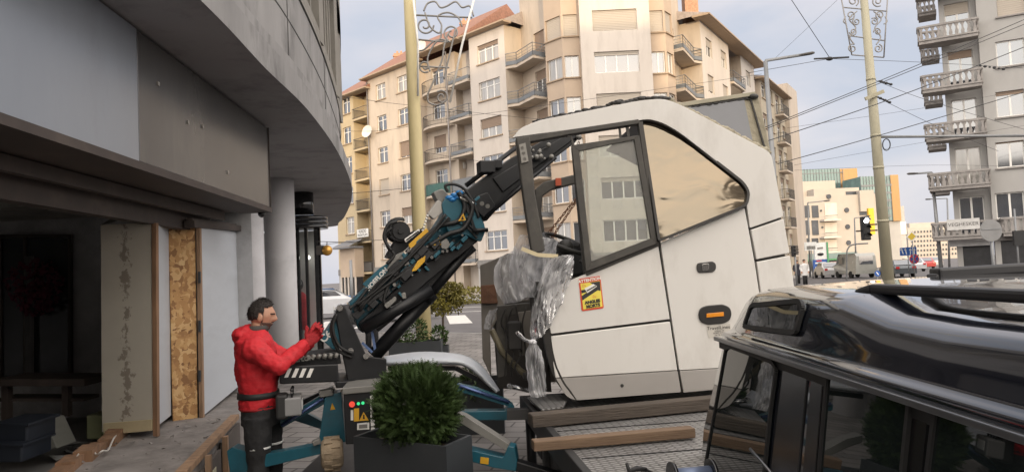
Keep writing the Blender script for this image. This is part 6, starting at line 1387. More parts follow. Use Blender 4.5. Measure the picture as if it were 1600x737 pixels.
for k in range(5200):   # sprigs: a twig with needles either side
    z = RS.uniform(-.85, 1); a = RS.uniform(0, 6.283); s = math.sqrt(max(0, 1-z*z)); d = V((s*math.cos(a), s*math.sin(a), z)); lump = 1+.10*noise.noise(d*2.3+V((3, 1, 7)))+.05*noise.noise(d*6)
    r = rS*lump*(.45+.55*RS.random()**.55); p = cS+V((d.x*r*1.08, d.y*r*1.08, d.z*r)); g = (d+V((RS.gauss(0, .5), RS.gauss(0, .5), RS.gauss(0, .4)+.4))).normalized(); L = RS.uniform(.04, .085); sd = g.cross(V((RS.gauss(0, 1), RS.gauss(0, 1), RS.gauss(0, 1)))).normalized()
    for q in range(7):
        b_ = p+g*(L*q/7); w_ = .02*(1-q/9)
        for sg in (-1, 1): e = b_+sd*(sg*w_)+g*.012; m.add([b_, b_+g*.007, e, e-g*.003], [(0, 1, 2, 3)])
m.build('foliage', LEAF, sh)
m = MB(); m.tube([cS+V((0, 0, -.36)), cS+V((.02, 0, -.1)), cS], [.03, .025, .015], 8)
for k in range(9): a = k*.7; m.tube([cS+V((0, 0, -.2)), cS+V((.17*math.cos(a), .17*math.sin(a), .05*(k % 3)))], [.014, .006], 6)
m.build('stem', BARK, sh)
# planters further back
def pshrub(px, py, Y, rx, rz, nm, lab, n=900, mt=LEAFD, grp=None):
    c = at(px, py, Y); t = thing(nm, (c.x, c.y, max(.3, c.z-rz)), lab, 'shrub', grp); m = MB(); leafball(m, c, rx, rz, n, .075, .035, RS); m.build('foliage', mt, t)
    m = MB(); m.tube([c-UP*(rz+.12), c], [.025, .01], 6); m.build('stem', BARK, t)
def boxplanter(px, Y, w_, d, h, lab): p = onz(px, 560, 0); p = at(px, 540, Y); A = V((p.x-w_/2, Y, 0)); planter(A, A+V((w_, 0, 0)), A+V((0, d, 0)), h, lab)
boxplanter(648, 15.5, 1.1, .5, .55, 'grey planter box at the foot of the thick yellow pole'); pshrub(644, 518, 15.75, .33, .33, 'bushy_shrub', 'bushy green shrub in the planter left of the yellow pole')
boxplanter(687, 15.9, .35, .35, .4, 'small dark plant pot just right of the yellow pole'); pshrub(686, 524, 16.05, .17, .22, 'potted_plant', 'small green plant in the pot right of the yellow pole', 350)
boxplanter(712, 8.2, 1.0, .45, .72, 'dark planter box under the silver bumper panel'); pshrub(738, 598, 8.3, .14, .2, 'leafy_plant', 'small leafy plant rising behind the tip of the silver bumper panel', 260)
pshrub(690, 655, 7.2, .0001, .0001, 'x', 'x', 0) if False else None
cT = at(697, 472, 19.5); b0 = onz(683, 545, 0); tr2 = thing('small_tree', (cT.x-.2, 19.5, 0), 'small round crowned tree with yellowing leaves right of the yellow pole', 'tree')
m = MB(); m.tube([V((cT.x-.12, 19.5, 0)), V((cT.x-.1, 19.5, .8)), V((cT.x-.03, 19.5, 1.2)), cT], [.035, .03, .028, .012], 8)
for k in range(10): a = k*.63; m.tube([V((cT.x-.05, 19.5, .95+.03*k)), cT+V((.38*math.cos(a), .38*math.sin(a), -.15+.06*k))], [.014, .005], 6)
m.build('trunk', BARK, tr2)
m = MB()
for k in range(11): a = RS.uniform(0, 6.28); leafball(m, cT+V((.3*math.cos(a), .3*math.sin(a), RS.uniform(-.3, .3))), .28, .24, 170, .085, .06, RS, inner=.3)
m.build('crown', LEAFY, tr2)
cU = at(744, 470, 48); t = thing('shrub', (cU.x, 48, 0), 'low autumn coloured shrub on the far kerb beside the cut cab front', 'shrub'); m = MB(); leafball(m, V((cU.x, 48, .5)), 1.7, .55, 900, .2, .12, RS); m.build('foliage', LEAFY, t)
# ================================================================ BLACK OFF-ROAD CAR
CARB = pm('car_black', (.005, .0065, .012), .12, var=.1, coat=1.0, spec=.6)
CARG = bpy.data.materials.new('car_glass'); CARG.use_nodes = True
b = CARG.node_tree.nodes['Principled BSDF']; b.inputs['Base Color'].default_value = (.012, .016, .016, 1); b.inputs['Roughness'].default_value = .015; b.inputs['Specular IOR Level'].default_value = .6; b.inputs['IOR'].default_value = 1.5
RUBB = pm('rubber_seal', (.012, .012, .012), .6); CHR = pm('gutter_grey', (.16, .165, .175), .3, metal=.7)
car = thing('black_car', (1.95, 1.8, 0), 'glossy black off-road car with stepped roof and roof rails at the lower right', 'car')
XC = 1.98
side = [(.98, .35), (.97, .75), (.985, 1.0), (1.035, 1.47), (1.045, 1.515), (1.022, 1.52), (1.022, 1.55), (1.05, 1.563), (1.062, 1.61), (1.075, 1.66), (1.09, 1.71), (1.115, 1.748), (1.17, 1.768), (1.3, 1.778), (1.6, 1.788), (XC, 1.792)]
def yrear(z): return 4.36-.28*z if z < 1.0 else (4.08-.62*(z-1.0) if z < 1.5 else 3.77-.9*(z-1.5)**1.15*1.2)
ys = [-.8, 0, .8, 1.5, 1.9, 2.2, 2.5, 2.7, 2.9, 3.1, 3.25, 3.4, 1e3]
full = side+[(2*XC-x, z) for x, z in side[-2::-1]]
def roofz(x, y, z):
    """the roof over the rear seats is raised; in front of the step it drops a little"""
    if z < 1.6: return z
    s = max(0, min(1, (y-2.15)/.35)); s = s*s*(3-2*s); return z-(1-s)*.05*min(1, (z-1.6)/.12)
vs = []; NP = len(full)
for y in ys:
    for i, (x, z) in enumerate(full):
        yy = min(y, yrear(z)) if y < 1e2 else yrear(z); xx = x
        if y > 3.3: xx = x+(XC-x)*(0 if y < 1e2 else .03)*(1 if z > 1.55 else .4)
        vs.append(V((xx, yy, roofz(x, yy, z)-(.012 if y > 1e2 and z > 1.6 else 0))))
m = MB(); m.add(vs, [(i*NP+k, i*NP+k+1, (i+1)*NP+k+1, (i+1)*NP+k) for i in range(len(ys)-1) for k in range(NP-1)], True)
m.f.append([(len(ys)-1)*NP+k for k in range(NP)]); m.m.append(0); m.sm.append(False)
bd = m.build('body', CARB, car); bv = bd.modifiers.new('bev', 'BEVEL'); bv.width = .02; bv.segments = 3; bv.limit_method = 'ANGLE'; bv.angle_limit = R(28)
# windows of the near side: plane through the waist and the gutter
sv = V((1.035-.985, 0, .47)).normalized(); fS = Fr(V((.985, 3, 1.0)), V((0, -1, 0)), V((-sv.z, 0, sv.x)))
def cg(nm, pts, off, th, mt, r=5, par=None, bev=.003): return plate(nm, fS, rnd(pts, r), off, th, mt, par or car, bev)
for nm, pts in (('rear_window', [(1134, 545, 6), (1140, 541, 4), (1207, 565, 8), (1213, 575, 8), (1204, 640, 4), (1188, 800, 6), (1090, 790, 6), (1100, 737, 4)]), ('door_window', [(1293, 586, 4), (1421, 620, 4), (1421, 632, 3), (1404, 800, 4), (1276, 790, 4)]), ('door_window', [(1463, 634, 4), (1610, 676, 4), (1640, 840, 4), (1440, 820, 4)])):
    g = cg(nm, pts, .010, .012, CARG); m = MB(); P = [fS.pt(x, y, .011) for x, y in rnd(pts, 5)]
    for a, b_ in zip(P, P[1:]+P[:1]): m.bar(a, b_, .016, .012, fS.n)
    m.build('seal', RUBB, g)
for pts in ([(1224, 566), (1262, 576), (1240, 800), (1196, 800)], [(1268, 578), (1286, 583), (1268, 800), (1248, 800)], [(1428, 622), (1452, 628), (1430, 820), (1408, 820)]): cg('door_pillar', pts, .006, .012, pm('pillar_matt', (.008, .008, .009), .2), 3)
m = MB()
for (a, z0) in ((1, 1.505),): m.bar(V((1.018, 3.80, 1.515)), V((1.018, -.8, 1.515)), .022, .02)
m.build('rain_gutter', CHR, car, bevel=.004)
m = MB(); m.bar(V((1.035, 3.78, 1.485)), V((1.035, -.8, 1.485)), .012, .035); m.build('gutter_seal', RUBB, car)
# roof side (alpine) window
av = V((1.09-1.052, 0, 1.71-1.575)).normalized(); fA = Fr(V((1.052, 3, 1.575)), V((0, -1, 0)), V((-av.z, 0, av.x)))
ap = rnd([(1162, 510, 5), (1174, 477, 5), (1250, 470, 6), (1254, 480, 4), (1243, 520, 6)], 5)
g = plate('roof_window', fA, ap, .012, .03, CARG, car, .004); m = MB(); P = [fA.pt(x, y, .012) for x, y in ap]
for a, b_ in zip(P, P[1:]+P[:1]): m.bar(a, b_, .02, .014, fA.n)
m.build('seal', RUBB, g)
# roof rails and rear bar
m = MB(); P = [V((1.25, 2.70, 1.74)), V((1.25, 2.66, 1.768)), V((1.25, 2.56, 1.785)), V((1.25, 1.5, 1.782)), V((1.25, -.4, 1.778))]
for a, b_ in zip(P, P[1:]): m.bar(a, b_+(b_-a).normalized()*.01, .045, .034)
m.tube([V((1.25, 2.6, 1.70)), V((1.25, 2.6, 1.77))], .035, 10); m.build('roof_rail', pm('rail_matt', (.022, .022, .024), .5), car, bevel=.014)
m = MB(); m.bar(V((2.02, 3.55, 1.80)), V((2.9, 3.55, 1.81)), .1, .05); m.bar(V((2.02, 3.55, 1.76)), V((2.02, 3.55, 1.80)), .06, .06); m.build('rear_bar', pm('rail_matt', (1, 1, 1)), car, bevel=.012)
m = MB(); P = [V((1.34, 2.42, 1.776)), V((1.31, 2.30, 1.755)), V((1.28, 2.18, 1.732)), V((1.26, 1.9, 1.726)), V((1.26, 1.0, 1.726)), V((1.26, -.6, 1.726))]; m.tube(smoothpts(P, 5), .012, 8); m.build('roof_groove', RUBB, car)
for y in (3.35, .75):
    for x in (1.06, 2.9): m = MB(); m.tube([V((x-.11, y, .38)), V((x-.09, y, .38)), V((x+.09, y, .38)), V((x+.11, y, .38))], [.33, .38, .38, .33], 26); m.build('wheel', TYRE, car)
m = MB(); P = [V((1.0, 3.98, 1.02)), V((.99, 4.05, .9))]; m.tube([at(1180, 700, 2.9)+V((-.02, 0, 0)), at(1205, 738, 2.75)], .006, 6)
m.build('wiper', CHR, car)
# ================================================================ OTHER CARS
def small_car(px, py, Y, rot, col, lab, grp='cars along the street', van=False, z=None):
    p = at(px, py, Y); g = gz(p.x, Y)+.004 if z is None else z; t = thing('parked_car' if not van else 'parked_van', (p.x, Y, g), lab, 'van' if van else 'car', grp)
    o = V((p.x, Y, g)); X = V((math.cos(rot), math.sin(rot), 0)); S = V((-X.y, X.x, 0))
    pr = [(-2.1, .3), (-2.15, .75), (-1.95, .95), (-1.5, 1.0), (-1.05, 1.42), (.25, 1.46), (1.0, .98), (1.9, .85), (2.1, .6), (2.1, .3)] if not van else [(-2.3, .35), (-2.32, 1.9), (-2.1, 2.15), (1.2, 2.15), (1.75, 1.25), (2.4, 1.0), (2.5, .4)]
    MTL = pm('car_paint_%d%d%d' % tuple(int(c*100) for c in col), col, .25, coat=.6, var=.05)
    m = MB(); W_ = .82 if not van else .95; n = len(pr); vs = []
    for s, k in ((-1, .86), (-1, 1), (1, 1), (1, .86)):
        for x, z_ in pr: kk = k if z_ > 1 else (1 if abs(k) == 1 else .97); vs.append(o+X*(x*(1 if abs(k) == 1 else .985))+S*(s*W_*(kk if z_ > 1 else 1)*(.88 if z_ > 1.1 else 1))+UP*z_)
    m.add(vs, [(r*n+i, r*n+(i+1) % n, (r+1)*n+(i+1) % n, (r+1)*n+i) for r in range(3) for i in range(n)]+[list(range(n)), list(range(4*n-1, 3*n-1, -1))]); m.build('body', MTL, t, bevel=.06)
    m = MB()
    if van:
        for s in (-1, 1): m.prism([o+X*a+S*(s*W_*.885)+UP*b_ for a, b_ in ((.3, 1.25), (1.5, 1.25), (1.1, 1.9), (.3, 1.9))], S*(s*.02))
        m.prism([o+X*-2.335+S*a+UP*b_ for a, b_ in ((-.6, 1.2), (.6, 1.2), (.6, 1.9), (-.6, 1.9))], X*-.01)
        m.prism([o+X*(1.24+.0)+S*.7+UP*2.08, o+X*1.24-S*.7+UP*2.08, o+X*1.77-S*.75+UP*1.3, o+X*1.77+S*.75+UP*1.3], X*.03)
    else:
        for s in (-1, 1):
            m.prism([o+X*a+S*(s*W_*.9)+UP*b_ for a, b_ in ((-1.3, 1.02), (.65, 1.02), (.15, 1.38), (-1.0, 1.36))], S*(s*.012))
        m.prism([o+X*.33-S*.62+UP*1.43, o+X*.33+S*.62+UP*1.43, o+X*.98+S*.7+UP*1.02, o+X*.98-S*.7+UP*1.02], X*.03); m.prism([o+X*-1.1-S*.6+UP*1.4, o+X*-1.1+S*.6+UP*1.4, o+X*-1.52+S*.66+UP*1.03, o+X*-1.52-S*.66+UP*1.03], X*-.03)
    m.build('window', PANE, t)
    for a in (-1.3, 1.3):
        for s in (-1, 1): m = MB(); c = o+X*a+S*(s*W_*.93)+UP*.31; m.tube([c-S*.1, c+S*.1], .31, 18); m.build('wheel', TYRE, t)
    for s in (-1, 1):
        m = MB(); m.obox(o+X*2.06+S*(s*.6)+UP*.68, X, S, UP, 0, .06, -.15, .15, -.06, .07); m.build('headlight', CWH, t)
        m = MB(); m.obox(o+X*-2.14+S*(s*.62)+UP*.8, X, S, UP, -.05, .02, -.13, .13, -.08, .1); m.build('tail_light', pm('tail_red', (.45, .02, .02), .3), t)
    return t
small_car(512, 500, 38, R(35), (.55, .56, .58), 'white car parked behind the crane foot, nearest of the cars at the left')
small_car(508, 486, 47, R(38), (.09, .20, .42), 'blue car parked behind the white one at the left')
small_car(600, 496, 33, R(200), (.06, .06, .065), 'dark car on the road seen under the crane boom')
small_car(1336, 440, 66, R(90), (.36, .36, .33), 'boxy grey beige van seen from behind, left of the right-hand yellow pole', van=True)
for px, py, Y, col, lab in ((1294, 436, 70, (.5, .5, .5), 'silver car in front of the filling station, left of the red one'), (1310, 434, 82, (.42, .03, .03), 'red car in front of the filling station'), (1402, 424, 62, (.08, .09, .1), 'dark car right behind the right-hand yellow pole'), (1424, 420, 80, (.5, .5, .52), 'pale car under the blue lane arrow sign'), (1442, 416, 95, (.35, .04, .04), 'dark red car in the far queue beneath the no stopping sign'), (1456, 413, 112, (.5, .5, .5), 'white car far down the street beside the tall lamp post')):
    small_car(px, py, Y, R(80), col, lab)
def stander(px, py, Y, h, coat, lab, hood=None):
    p = at(px, py, Y); g = gz(p.x, Y)+.1; t = thing('person', (p.x, Y, g), lab, 'person'); k = h/1.75; o = V((p.x, Y, g))
    m = MB()
    for s in (-1, 1): m.tube([o+V((.09*s, .02*s, 0)), o+V((.09*s, 0, .45*k)), o+V((.09*s, 0, .88*k))], [.06, .065, .095], 10); m.tube([o+V((.21*s, 0, 1.4*k)), o+V((.26*s, .02, 1.12*k)), o+V((.24*s, -.1, .86*k))], [.06, .05, .04], 10); m.ball(o+V((.24*s, -.1, .82*k)), .045)
    loft(m, [(o+UP*(.86*k), V((.16, 0, 0)), V((0, .11, 0))), (o+UP*(1.1*k), V((.16, 0, 0)), V((0, .11, 0))), (o+UP*(1.38*k), V((.2, 0, 0)), V((0, .12, 0))), (o+UP*(1.47*k), V((.07, 0, 0)), V((0, .06, 0))), (o+UP*(1.55*k), V((.05, 0, 0)), V((0, .05, 0)))], 14); m.ball(o+UP*(1.63*k), .105, 12, 10, (.85, .95, 1.15))
    bo = m.build('body', SKIN, t, merge=True); remesh(bo, .018, 2)
    m = MB(); loft(m, [(o+UP*(.62*k), V((.22, 0, 0)), V((0, .17, 0))), (o+UP*(1.0*k), V((.19, 0, 0)), V((0, .15, 0))), (o+UP*(1.36*k), V((.24, 0, 0)), V((0, .16, 0))), (o+UP*(1.49*k), V((.1, 0, 0)), V((0, .09, 0)))], 16)
    for s in (-1, 1): m.tube([o+V((.22*s, 0, 1.4*k)), o+V((.28*s, .02, 1.12*k)), o+V((.25*s, -.08, .9*k))], [.085, .075, .06], 10)
    c = m.build('coat', coat, t, merge=True); remesh(c, .018, 3)
    m = MB()
    for s in (-1, 1): m.tube([o+V((.09*s, .02*s, .0)), o+V((.09*s, 0, .5*k)), o+V((.09*s, 0, .9*k))], [.075, .08, .11], 10)
    m.build('trousers', TROU, t); m = MB(); m.ball(o+UP*(1.665*k)+V((0, .015, 0)), .112, 12, 10, (.88, .98, 1.0)); m.build('hair' if hood is None else 'hat', HAIR if hood is None else hood, t); return t
stander(581, 520, 19, 1.72, pm('coat_orange', (.52, .22, .06), .8, bump=.3), 'person in an orange brown coat standing behind the crane, by the planter')
stander(1258, 435, 52, 1.75, pm('coat_white', (.62, .61, .6), .8), 'person in a white coat and dark hat by the filling station')
stander(1247, 437, 54, 1.72, pm('coat_dark', (.03, .03, .04), .8), 'person in a dark coat beside the one in white')
# ================================================================ POLES, LAMPS, SIGNS
POLE = pm('pole_cream', (.46, .385, .205), .6, var=.1, scale=2, grime=.35, gcol=(.25, .2, .11), gscale=3, stretch=(1, 1, .3))
POLG = pm('pole_olive', (.34, .315, .225), .6, var=.1, scale=2, grime=.3, gcol=(.2, .18, .13), gscale=3, stretch=(1, 1, .3))
GALV = pm('galvanised', (.22, .225, .23), .5, metal=.5, var=.15)
pb = onz(664, 560, 0); pt_ = at(640, 0, pb.y); dirp = (pt_-pb); PTOP = pb+dirp*(11/dirp.z)
pole1 = thing('lamp_pole', pb, 'thick cream yellow steel pole standing behind the crane', 'pole')
m = MB(); m.tube([pb, pb+dirp*.35, PTOP], [.185, .165, .13], 28); m.build('shaft', POLE, pole1)
for f in (.28, .52, .78, .92): m = MB(); q = pb+dirp*f; m.tube([q-UP*.02, q+UP*.02], .17-.03*f, 24); m.build('strap', POLE, pole1)
pb2 = at(1389, 452, 25); pt2 = at(1350, 0, 25); d2_ = pt2-pb2; pb2 = pb2-d2_*((pb2.z)/d2_.z); pole2 = thing('lamp_pole', pb2, 'olive yellow steel pole carrying the tram wires, standing right of the coach', 'pole')
m = MB(); m.tube([pb2, pt2+d2_*.15], [.2, .115], 24); m.build('shaft', POLG, pole2)
def on2(py): t = (py)/452; return at(1350+39*t, py, 25)
for y in (124, 152, 212, 262, 345): m = MB(); q = on2(y); m.tube([q-UP*.04, q+UP*.04], .125+.075*y/452+.012, 20); m.build('strap', POLG, pole2)
m = MB(); m.bar(on2(154)-V((.35, .2, .05)), on2(150)+V((.3, -.2, .1)), .06, .12); m.build('cross_plate', POLG, pole2)
m = MB(); m.tube([on2(214), at(1600, 212, 24)], .045, 10); m.tube([on2(180), at(1440, 213, 24.6)], .01, 6) if False else None; m.build('bracket_arm', GALV, pole2)
def ornament(root, curves, Y, r, nm='scroll'):
    m = MB()
    for c in curves: P = [at(x, y, Y) for x, y in c]; m.tube(smoothpts(P, 6) if len(P) > 2 else P, r, 6)
    m.build(nm, pm('ornament_wire', (.26, .25, .24), .5, metal=.4), root)
or1 = thing('light_ornament', at(690, 100, pb.y), 'curly wire Christmas ornament fixed to the thick cream pole', 'ornament')
def spiral(cx, cy, r, turns=1.4, a0=0, s=1): return [(cx+r*(1-k/14*.75)*math.cos(a0+s*k/14*turns*6.283), cy+r*(1-k/14*.75)*math.sin(a0+s*k/14*turns*6.283)) for k in range(15)]
ornament(or1, [[(662, 18), (668, 6), (680, 3), (688, 12), (698, 10), (712, 3), (722, 12), (734, 10), (740, 26)], [(664, 20), (672, 42), (686, 52), (690, 40), (684, 26), (700, 20), (716, 28), (722, 42)], [(648, 24), (738, 28)], [(650, 62), (700, 66)], [(655, 104), (702, 106)], spiral(664, 40, 14), spiral(706, 52, 13, a0=2), [(690, 44), (688, 60), (678, 70), (668, 92), (672, 112)], [(700, 52), (694, 72), (690, 96), (676, 130), (668, 148)], [(712, 46), (706, 70), (700, 96), (694, 124)], spiral(664, 104, 10, a0=1), spiral(690, 152, 11, a0=4), [(668, 148), (670, 160), (684, 164), (698, 156), (698, 146)], [(650, 80), (662, 78), (676, 66), (690, 62), (704, 66)]], pb.y, .022)
m = MB()
for c in ([(646, 0), (653, 70), (653, 150)], [(742, -5), (722, 70), (703, 160)]): m.tube([at(x, y, pb.y-.2) for x, y in c], .026, 8)
m.build('light_rope', pm('light_rope', (.68, .66, .62), .5), or1)
or2 = thing('light_ornament', at(1352, 40, 25), 'flat wire scroll Christmas ornament on both sides of the olive pole', 'ornament')
cv = [[(1314, -5), (1331, 86)], [(1331, 86), (1381, 90)], [(1381, 90), (1387, -5)], [(1318, 12), (1386, 18)], [(1326, 56), (1383, 64)]]
for s, cx in ((-1, 1333), (1, 1371)):
    cv += [spiral(cx, 2, 9, a0=1, s=s), spiral(cx+s*4, 24, 7, a0=2, s=s), spiral(cx-s*5, 34, 6, a0=4, s=s), spiral(cx, 50, 6, a0=3, s=s), spiral(cx+s*1, 76, 7, a0=5, s=s), [(cx-s*6, 18), (cx+s*6, 30), (cx-s*4, 44), (cx+s*5, 58), (cx-s*2, 70)], [(cx+s*12, 26), (cx+s*15, 34), (cx+s*10, 38)]]
ornament(or2, cv, 25, .022)
def lamp(nm, lab, base, top, tip, Y, r, hl):
    t = thing('street_lamp', at(*base, Y).xy.to_3d()+V((0, 0, gz(at(*base, Y).x, Y))), lab, 'street lamp'); b_ = at(*base, Y); tp = at(*top, Y); d = tp-b_; b_ = b_-d*((b_.z-gz(b_.x, Y))/d.z)
    m = MB(); m.tube([b_, tp], [r*1.3, r*.8], 12); m.build('post', GALV if r > .06 else RAIL, t); tt = at(*tip, Y); m = MB(); m.tube([tp-UP*.05, tp+UP*.02, tt], r*.6, 8); m.build('arm', GALV, t)
    e = (tt-tp).normalized(); m = MB(); s = e.cross(UP).normalized(); loft(m, [(tt-e*.1, s*.05, UP*.04), (tt+e*hl*.25, s*hl*.2, UP*hl*.12), (tt+e*hl*.8, s*hl*.22, UP*hl*.12), (tt+e*hl, s*.03, UP*.03)], 12); m.build('head', RAIL, t); return t
lamp('a', 'tall grey street lamp rising behind the coach cab with its arm to the right', (1208, 262), (1196, 96), (1253, 86), 24, .085, .42)
lamp('b', 'dark street lamp beside the grey block, arm pointing left', (1470, 414), (1456, 270), (1432, 271), 46, .1, .6)
lamp('c', 'distant street lamp behind the dark one', (1483, 400), (1480, 310), (1455, 311), 85, .1, .7)
lamp('d', 'slim street lamp in front of the sunlit white building', (1266, 430), (1262, 317), (1288, 314), 75, .08, .6)
lamp('e', 'slim street lamp left of the traffic light, arm over it', (1338, 420), (1335, 341), (1352, 338), 70, .07, .5)
# traffic lights
def tlight(px, y0, y1, Y, lab, lit=None, par=None):
    a, c = at(px, y0, Y), at(px, y1, Y); h = a.z-c.z; w_ = h*.34; t = thing('traffic_light', c, lab, 'traffic light'); m = MB(); m.box(a.x-w_/2, a.x+w_/2, Y, Y+.2, c.z, a.z); m.build('housing', CBK, t, bevel=.03)
    for k in range(3):
        z = a.z-h*(k+.5)/3; m = MB(); m.tube([V((a.x, Y-.005, z)), V((a.x, Y+.01, z))], h*.12, 16); m.build('lens', pm('lens_lit', (.9, .9, .9), .3, emit=((1, 1, 1), 3)) if lit == k else pm('lens_dark', (.03, .03, .03), .25), t)
        m = MB(); P = [V((a.x+h*.14*math.cos(q), Y, z+h*.14*math.sin(q))) for q in [math.pi*j/8 for j in range(9)]]
        for p, q in zip(P, P[1:]): m.quad(p, q, q+V((0, -h*.16, 0)), p+V((0, -h*.16, 0)))
        m.build('visor', CBK, t)
    m = MB(); m.bar(V((a.x, Y+.1, a.z-h*.35)), V((a.x+.5*h, Y+.1, a.z-h*.35)), .05, .05); m.bar(V((a.x-.4*h, Y+.1, c.z+h*.4)), V((a.x+.5*h, Y+.1, c.z+h*.4)), .05, .05); m.build('bracket', CBK, t); return t
tlight(1353, 338, 375, 24.8, 'black traffic light with a lit upper lens on the olive pole', 0)
tlight(1240, 384, 401, 48, 'small dark traffic light at the edge of the coach cab, left of the price board')
m = MB(); a = at(1243, 398, 48); m.tube([V((a.x, 48.1, 0)), V((a.x, 48.1, a.z+.5))], .06, 10); m.build('signal_post', GALV, label='slim grey post under the small traffic light beside the cab', cat='post')
# road signs
def signpost(px, ytop, Y, lab, sign, r=.035):
    p = at(px, ytop, Y); t = thing('road_sign', V((p.x, Y, gz(p.x, Y))), lab, 'road sign'); m = MB(); m.tube([V((p.x, Y+.05, gz(p.x, Y))), V((p.x, Y+.05, p.z))], r, 10); m.build('post', GALV, t); sign(t, p, flat(Y)); return t
BLUS = pm('sign_blue', (.02, .09, .33), .4); REDS = pm('sign_red', (.55, .04, .03), .4); WHS = pm('sign_face_white', (.72, .72, .70), .4); YES = pm('sign_face_yellow', (.62, .45, .06), .4)
def s_main(t, p, fr):
    plate('lane_plate', fr, rnd([(1406, 387), (1432, 385.5), (1432.5, 398), (1406.5, 399.5)], 1.5), .03, .03, BLUS, t, 0)
    m = MB()
    for x, sl in ((1410, -3), (1415, -2), (1421, 0), (1427, 0)):
        bar2(m, fr, [(x+1.5, 397), (x+1.5+sl, 389)], 1.4, .034, .003); xx = x+1.5+sl; m.prism([fr.pt(xx-2.2, 391, .034), fr.pt(xx+2.2, 391, .034), fr.pt(xx, 387, .034)], fr.n*-.003)
    m.build('arrow', WHS, t)
    c = fr.pt(1428.5, 404.5, .03); rr = .33
    for nm, r_, o_, mt in (('red_ring', rr, 0, REDS), ('blue_disc', rr*.8, .006, BLUS)): m = MB(); m.tube([c+fr.n*(o_-.01), c+fr.n*(o_+.004)], r_, 28); m.build(nm, mt, t)
    m = MB()
    for s in (-1, 1): m.bar(c+fr.n*.014+V((-rr*.6, 0, -s*rr*.6)), c+fr.n*.014+V((rr*.6, 0, s*rr*.6)), .07, .006, fr.n)
    m.build('cross_bar', REDS, t)
signpost(1418, 385, 50, 'blue lane arrow board with a round no stopping sign on one post', s_main)
def s_dia(t, p, fr):
    plate('rim', fr, [(1416, 370), (1424.5, 361), (1433, 369), (1424.5, 377.5)], .03, .03, WHS, t, 0); plate('face', fr, [(1418, 370), (1424.5, 363), (1431, 369), (1424.5, 375.5)], .035, .004, YES, t, 0)
signpost(1425, 362, 47, 'yellow diamond priority road sign above the blue lane board', s_dia)
def s_back(t, p, fr):
    c = fr.pt(1548, 360, .0); m = MB(); m.tube([c, c+fr.n*.02], .36, 32); m.build('disc', pm('sign_back', (.22, .22, .22), .5, metal=.3), t); m = MB(); m.bar(c+fr.n*.03+V((-.3, 0, .05)), c+fr.n*.03+V((.3, 0, .05)), .02, .04); m.build('clip', GALV, t)
signpost(1548, 343, 24, 'back of a large round grey road sign in front of the grey block', s_back, .05)
def s_small(t, p, fr): m = MB(); m.box(p.x-.2, p.x+.25, 29.9, 30, p.z-1.5, p.z-.9); m.build('plate', CBK, t)
signpost(1586, 326, 30, 'slim grey post with a small dark plate at the far right', s_small)
def s_keep(t, p, fr): c = fr.pt(1371, 427, .03); m = MB(); m.tube([c, c+fr.n*.01], .16, 20); m.build('disc', BLUS, t); m = MB(); m.bar(c+fr.n*.014+V((-.06, 0, .08)), c+fr.n*.014+V((.05, 0, -.07)), .05, .004, fr.n); m.build('arrow', WHS, t)
signpost(1371, 421, 40, 'small round blue keep right sign left of the olive pole', s_keep)
# filling station price board
fQ = flat(100, 2); pq = thing('price_board', fQ.pt(1280, 440).xy.to_3d()+V((0, 0, -.2)), 'tall white and blue filling station price board with a green edge', 'sign')
plate('board', fQ, [(1272, 380), (1291, 378), (1293, 405), (1274, 406)], 0, .4, WHS, pq, 0); plate('blue_panel', fQ, [(1271, 406), (1293, 404), (1295, 436), (1272, 438)], 0, .4, BLUS, pq, 0)
m = MB(); bar2(m, fQ, [(1292.5, 378), (1296, 436)], 2.5, .1, .4); m.build('green_edge', pm('green_strip', (1, 1, 1)), pq)
m = MB()
for k in range(4): bar2(m, fQ, [(1274, 411+k*7), (1290, 410+k*7)], 2.2, .03, .02)
m.build('price_row', WHS, pq); m = MB(); c = fQ.pt(1282, 397, .02); loft(m, [(c, fQ.u*.45, UP*.2), (c+fQ.n*.04, fQ.u*.45, UP*.2)], 20); m.build('emblem', CBK, pq); m = MB(); bar2(m, fQ, [(1276, 407.5), (1284, 407)], 2, .03, .02); m.build('red_row', REDS, pq)
m = MB(); bar2(m, fQ, [(1277, 388), (1286, 387)], 3, .03, .02); m.build('letters', CGR, pq)
m = MB(); pxbox(m, flat(70), 1257, 1276, 378, 391, .1); bb = m.build('street_name_board', WHS, label='white board with two dark fields left of the price board', cat='sign'); m = MB(); pxbox(m, flat(70), 1261, 1267, 384, 389, .05, .05); pxbox(m, flat(70), 1268, 1274, 384, 389, .05, .05); m.build('dark_field', CGR, bb); m = MB(); a = at(1268, 391, 70); m.tube([V((a.x, 70.05, 0)), V((a.x, 70.05, a.z))], .06, 8); m.build('post', GALV, bb)
m = MB(); pxbox(m, flat(112), 1358, 1366.5, 325, 366, .5); m.build('yellow_banner', pm('banner_yellow', (.72, .42, .01), .5), label='tall plain yellow banner sign behind the traffic light', cat='sign')
m = MB(); fr_ = flat(60); P = [fr_.pt(x, y) for x, y in ((1323, 440), (1323, 400), (1325, 388), (1333, 382), (1356, 380))]; m.tube(smoothpts(P, 5), .06, 8); m.build('signal_gantry', GALV, label='curved pale gantry pole arching over the road in front of the white building', cat='pole')
for px, lab in ((1496, 'far grey pole beside the shop under the concrete balconies'),):
    m = MB(); a = at(px, 352, 60); m.tube([V((a.x, 60, -.2)), a], .06, 8); m.build('signal_post', GALV, label=lab, cat='post')
m = MB(); a = at(548, 406, 44); m.tube([V((a.x, 44, 0)), a], .09, 8); m.build('signal_post', GALV, label='grey post in front of the low ochre shop with the slate canopy', cat='post')
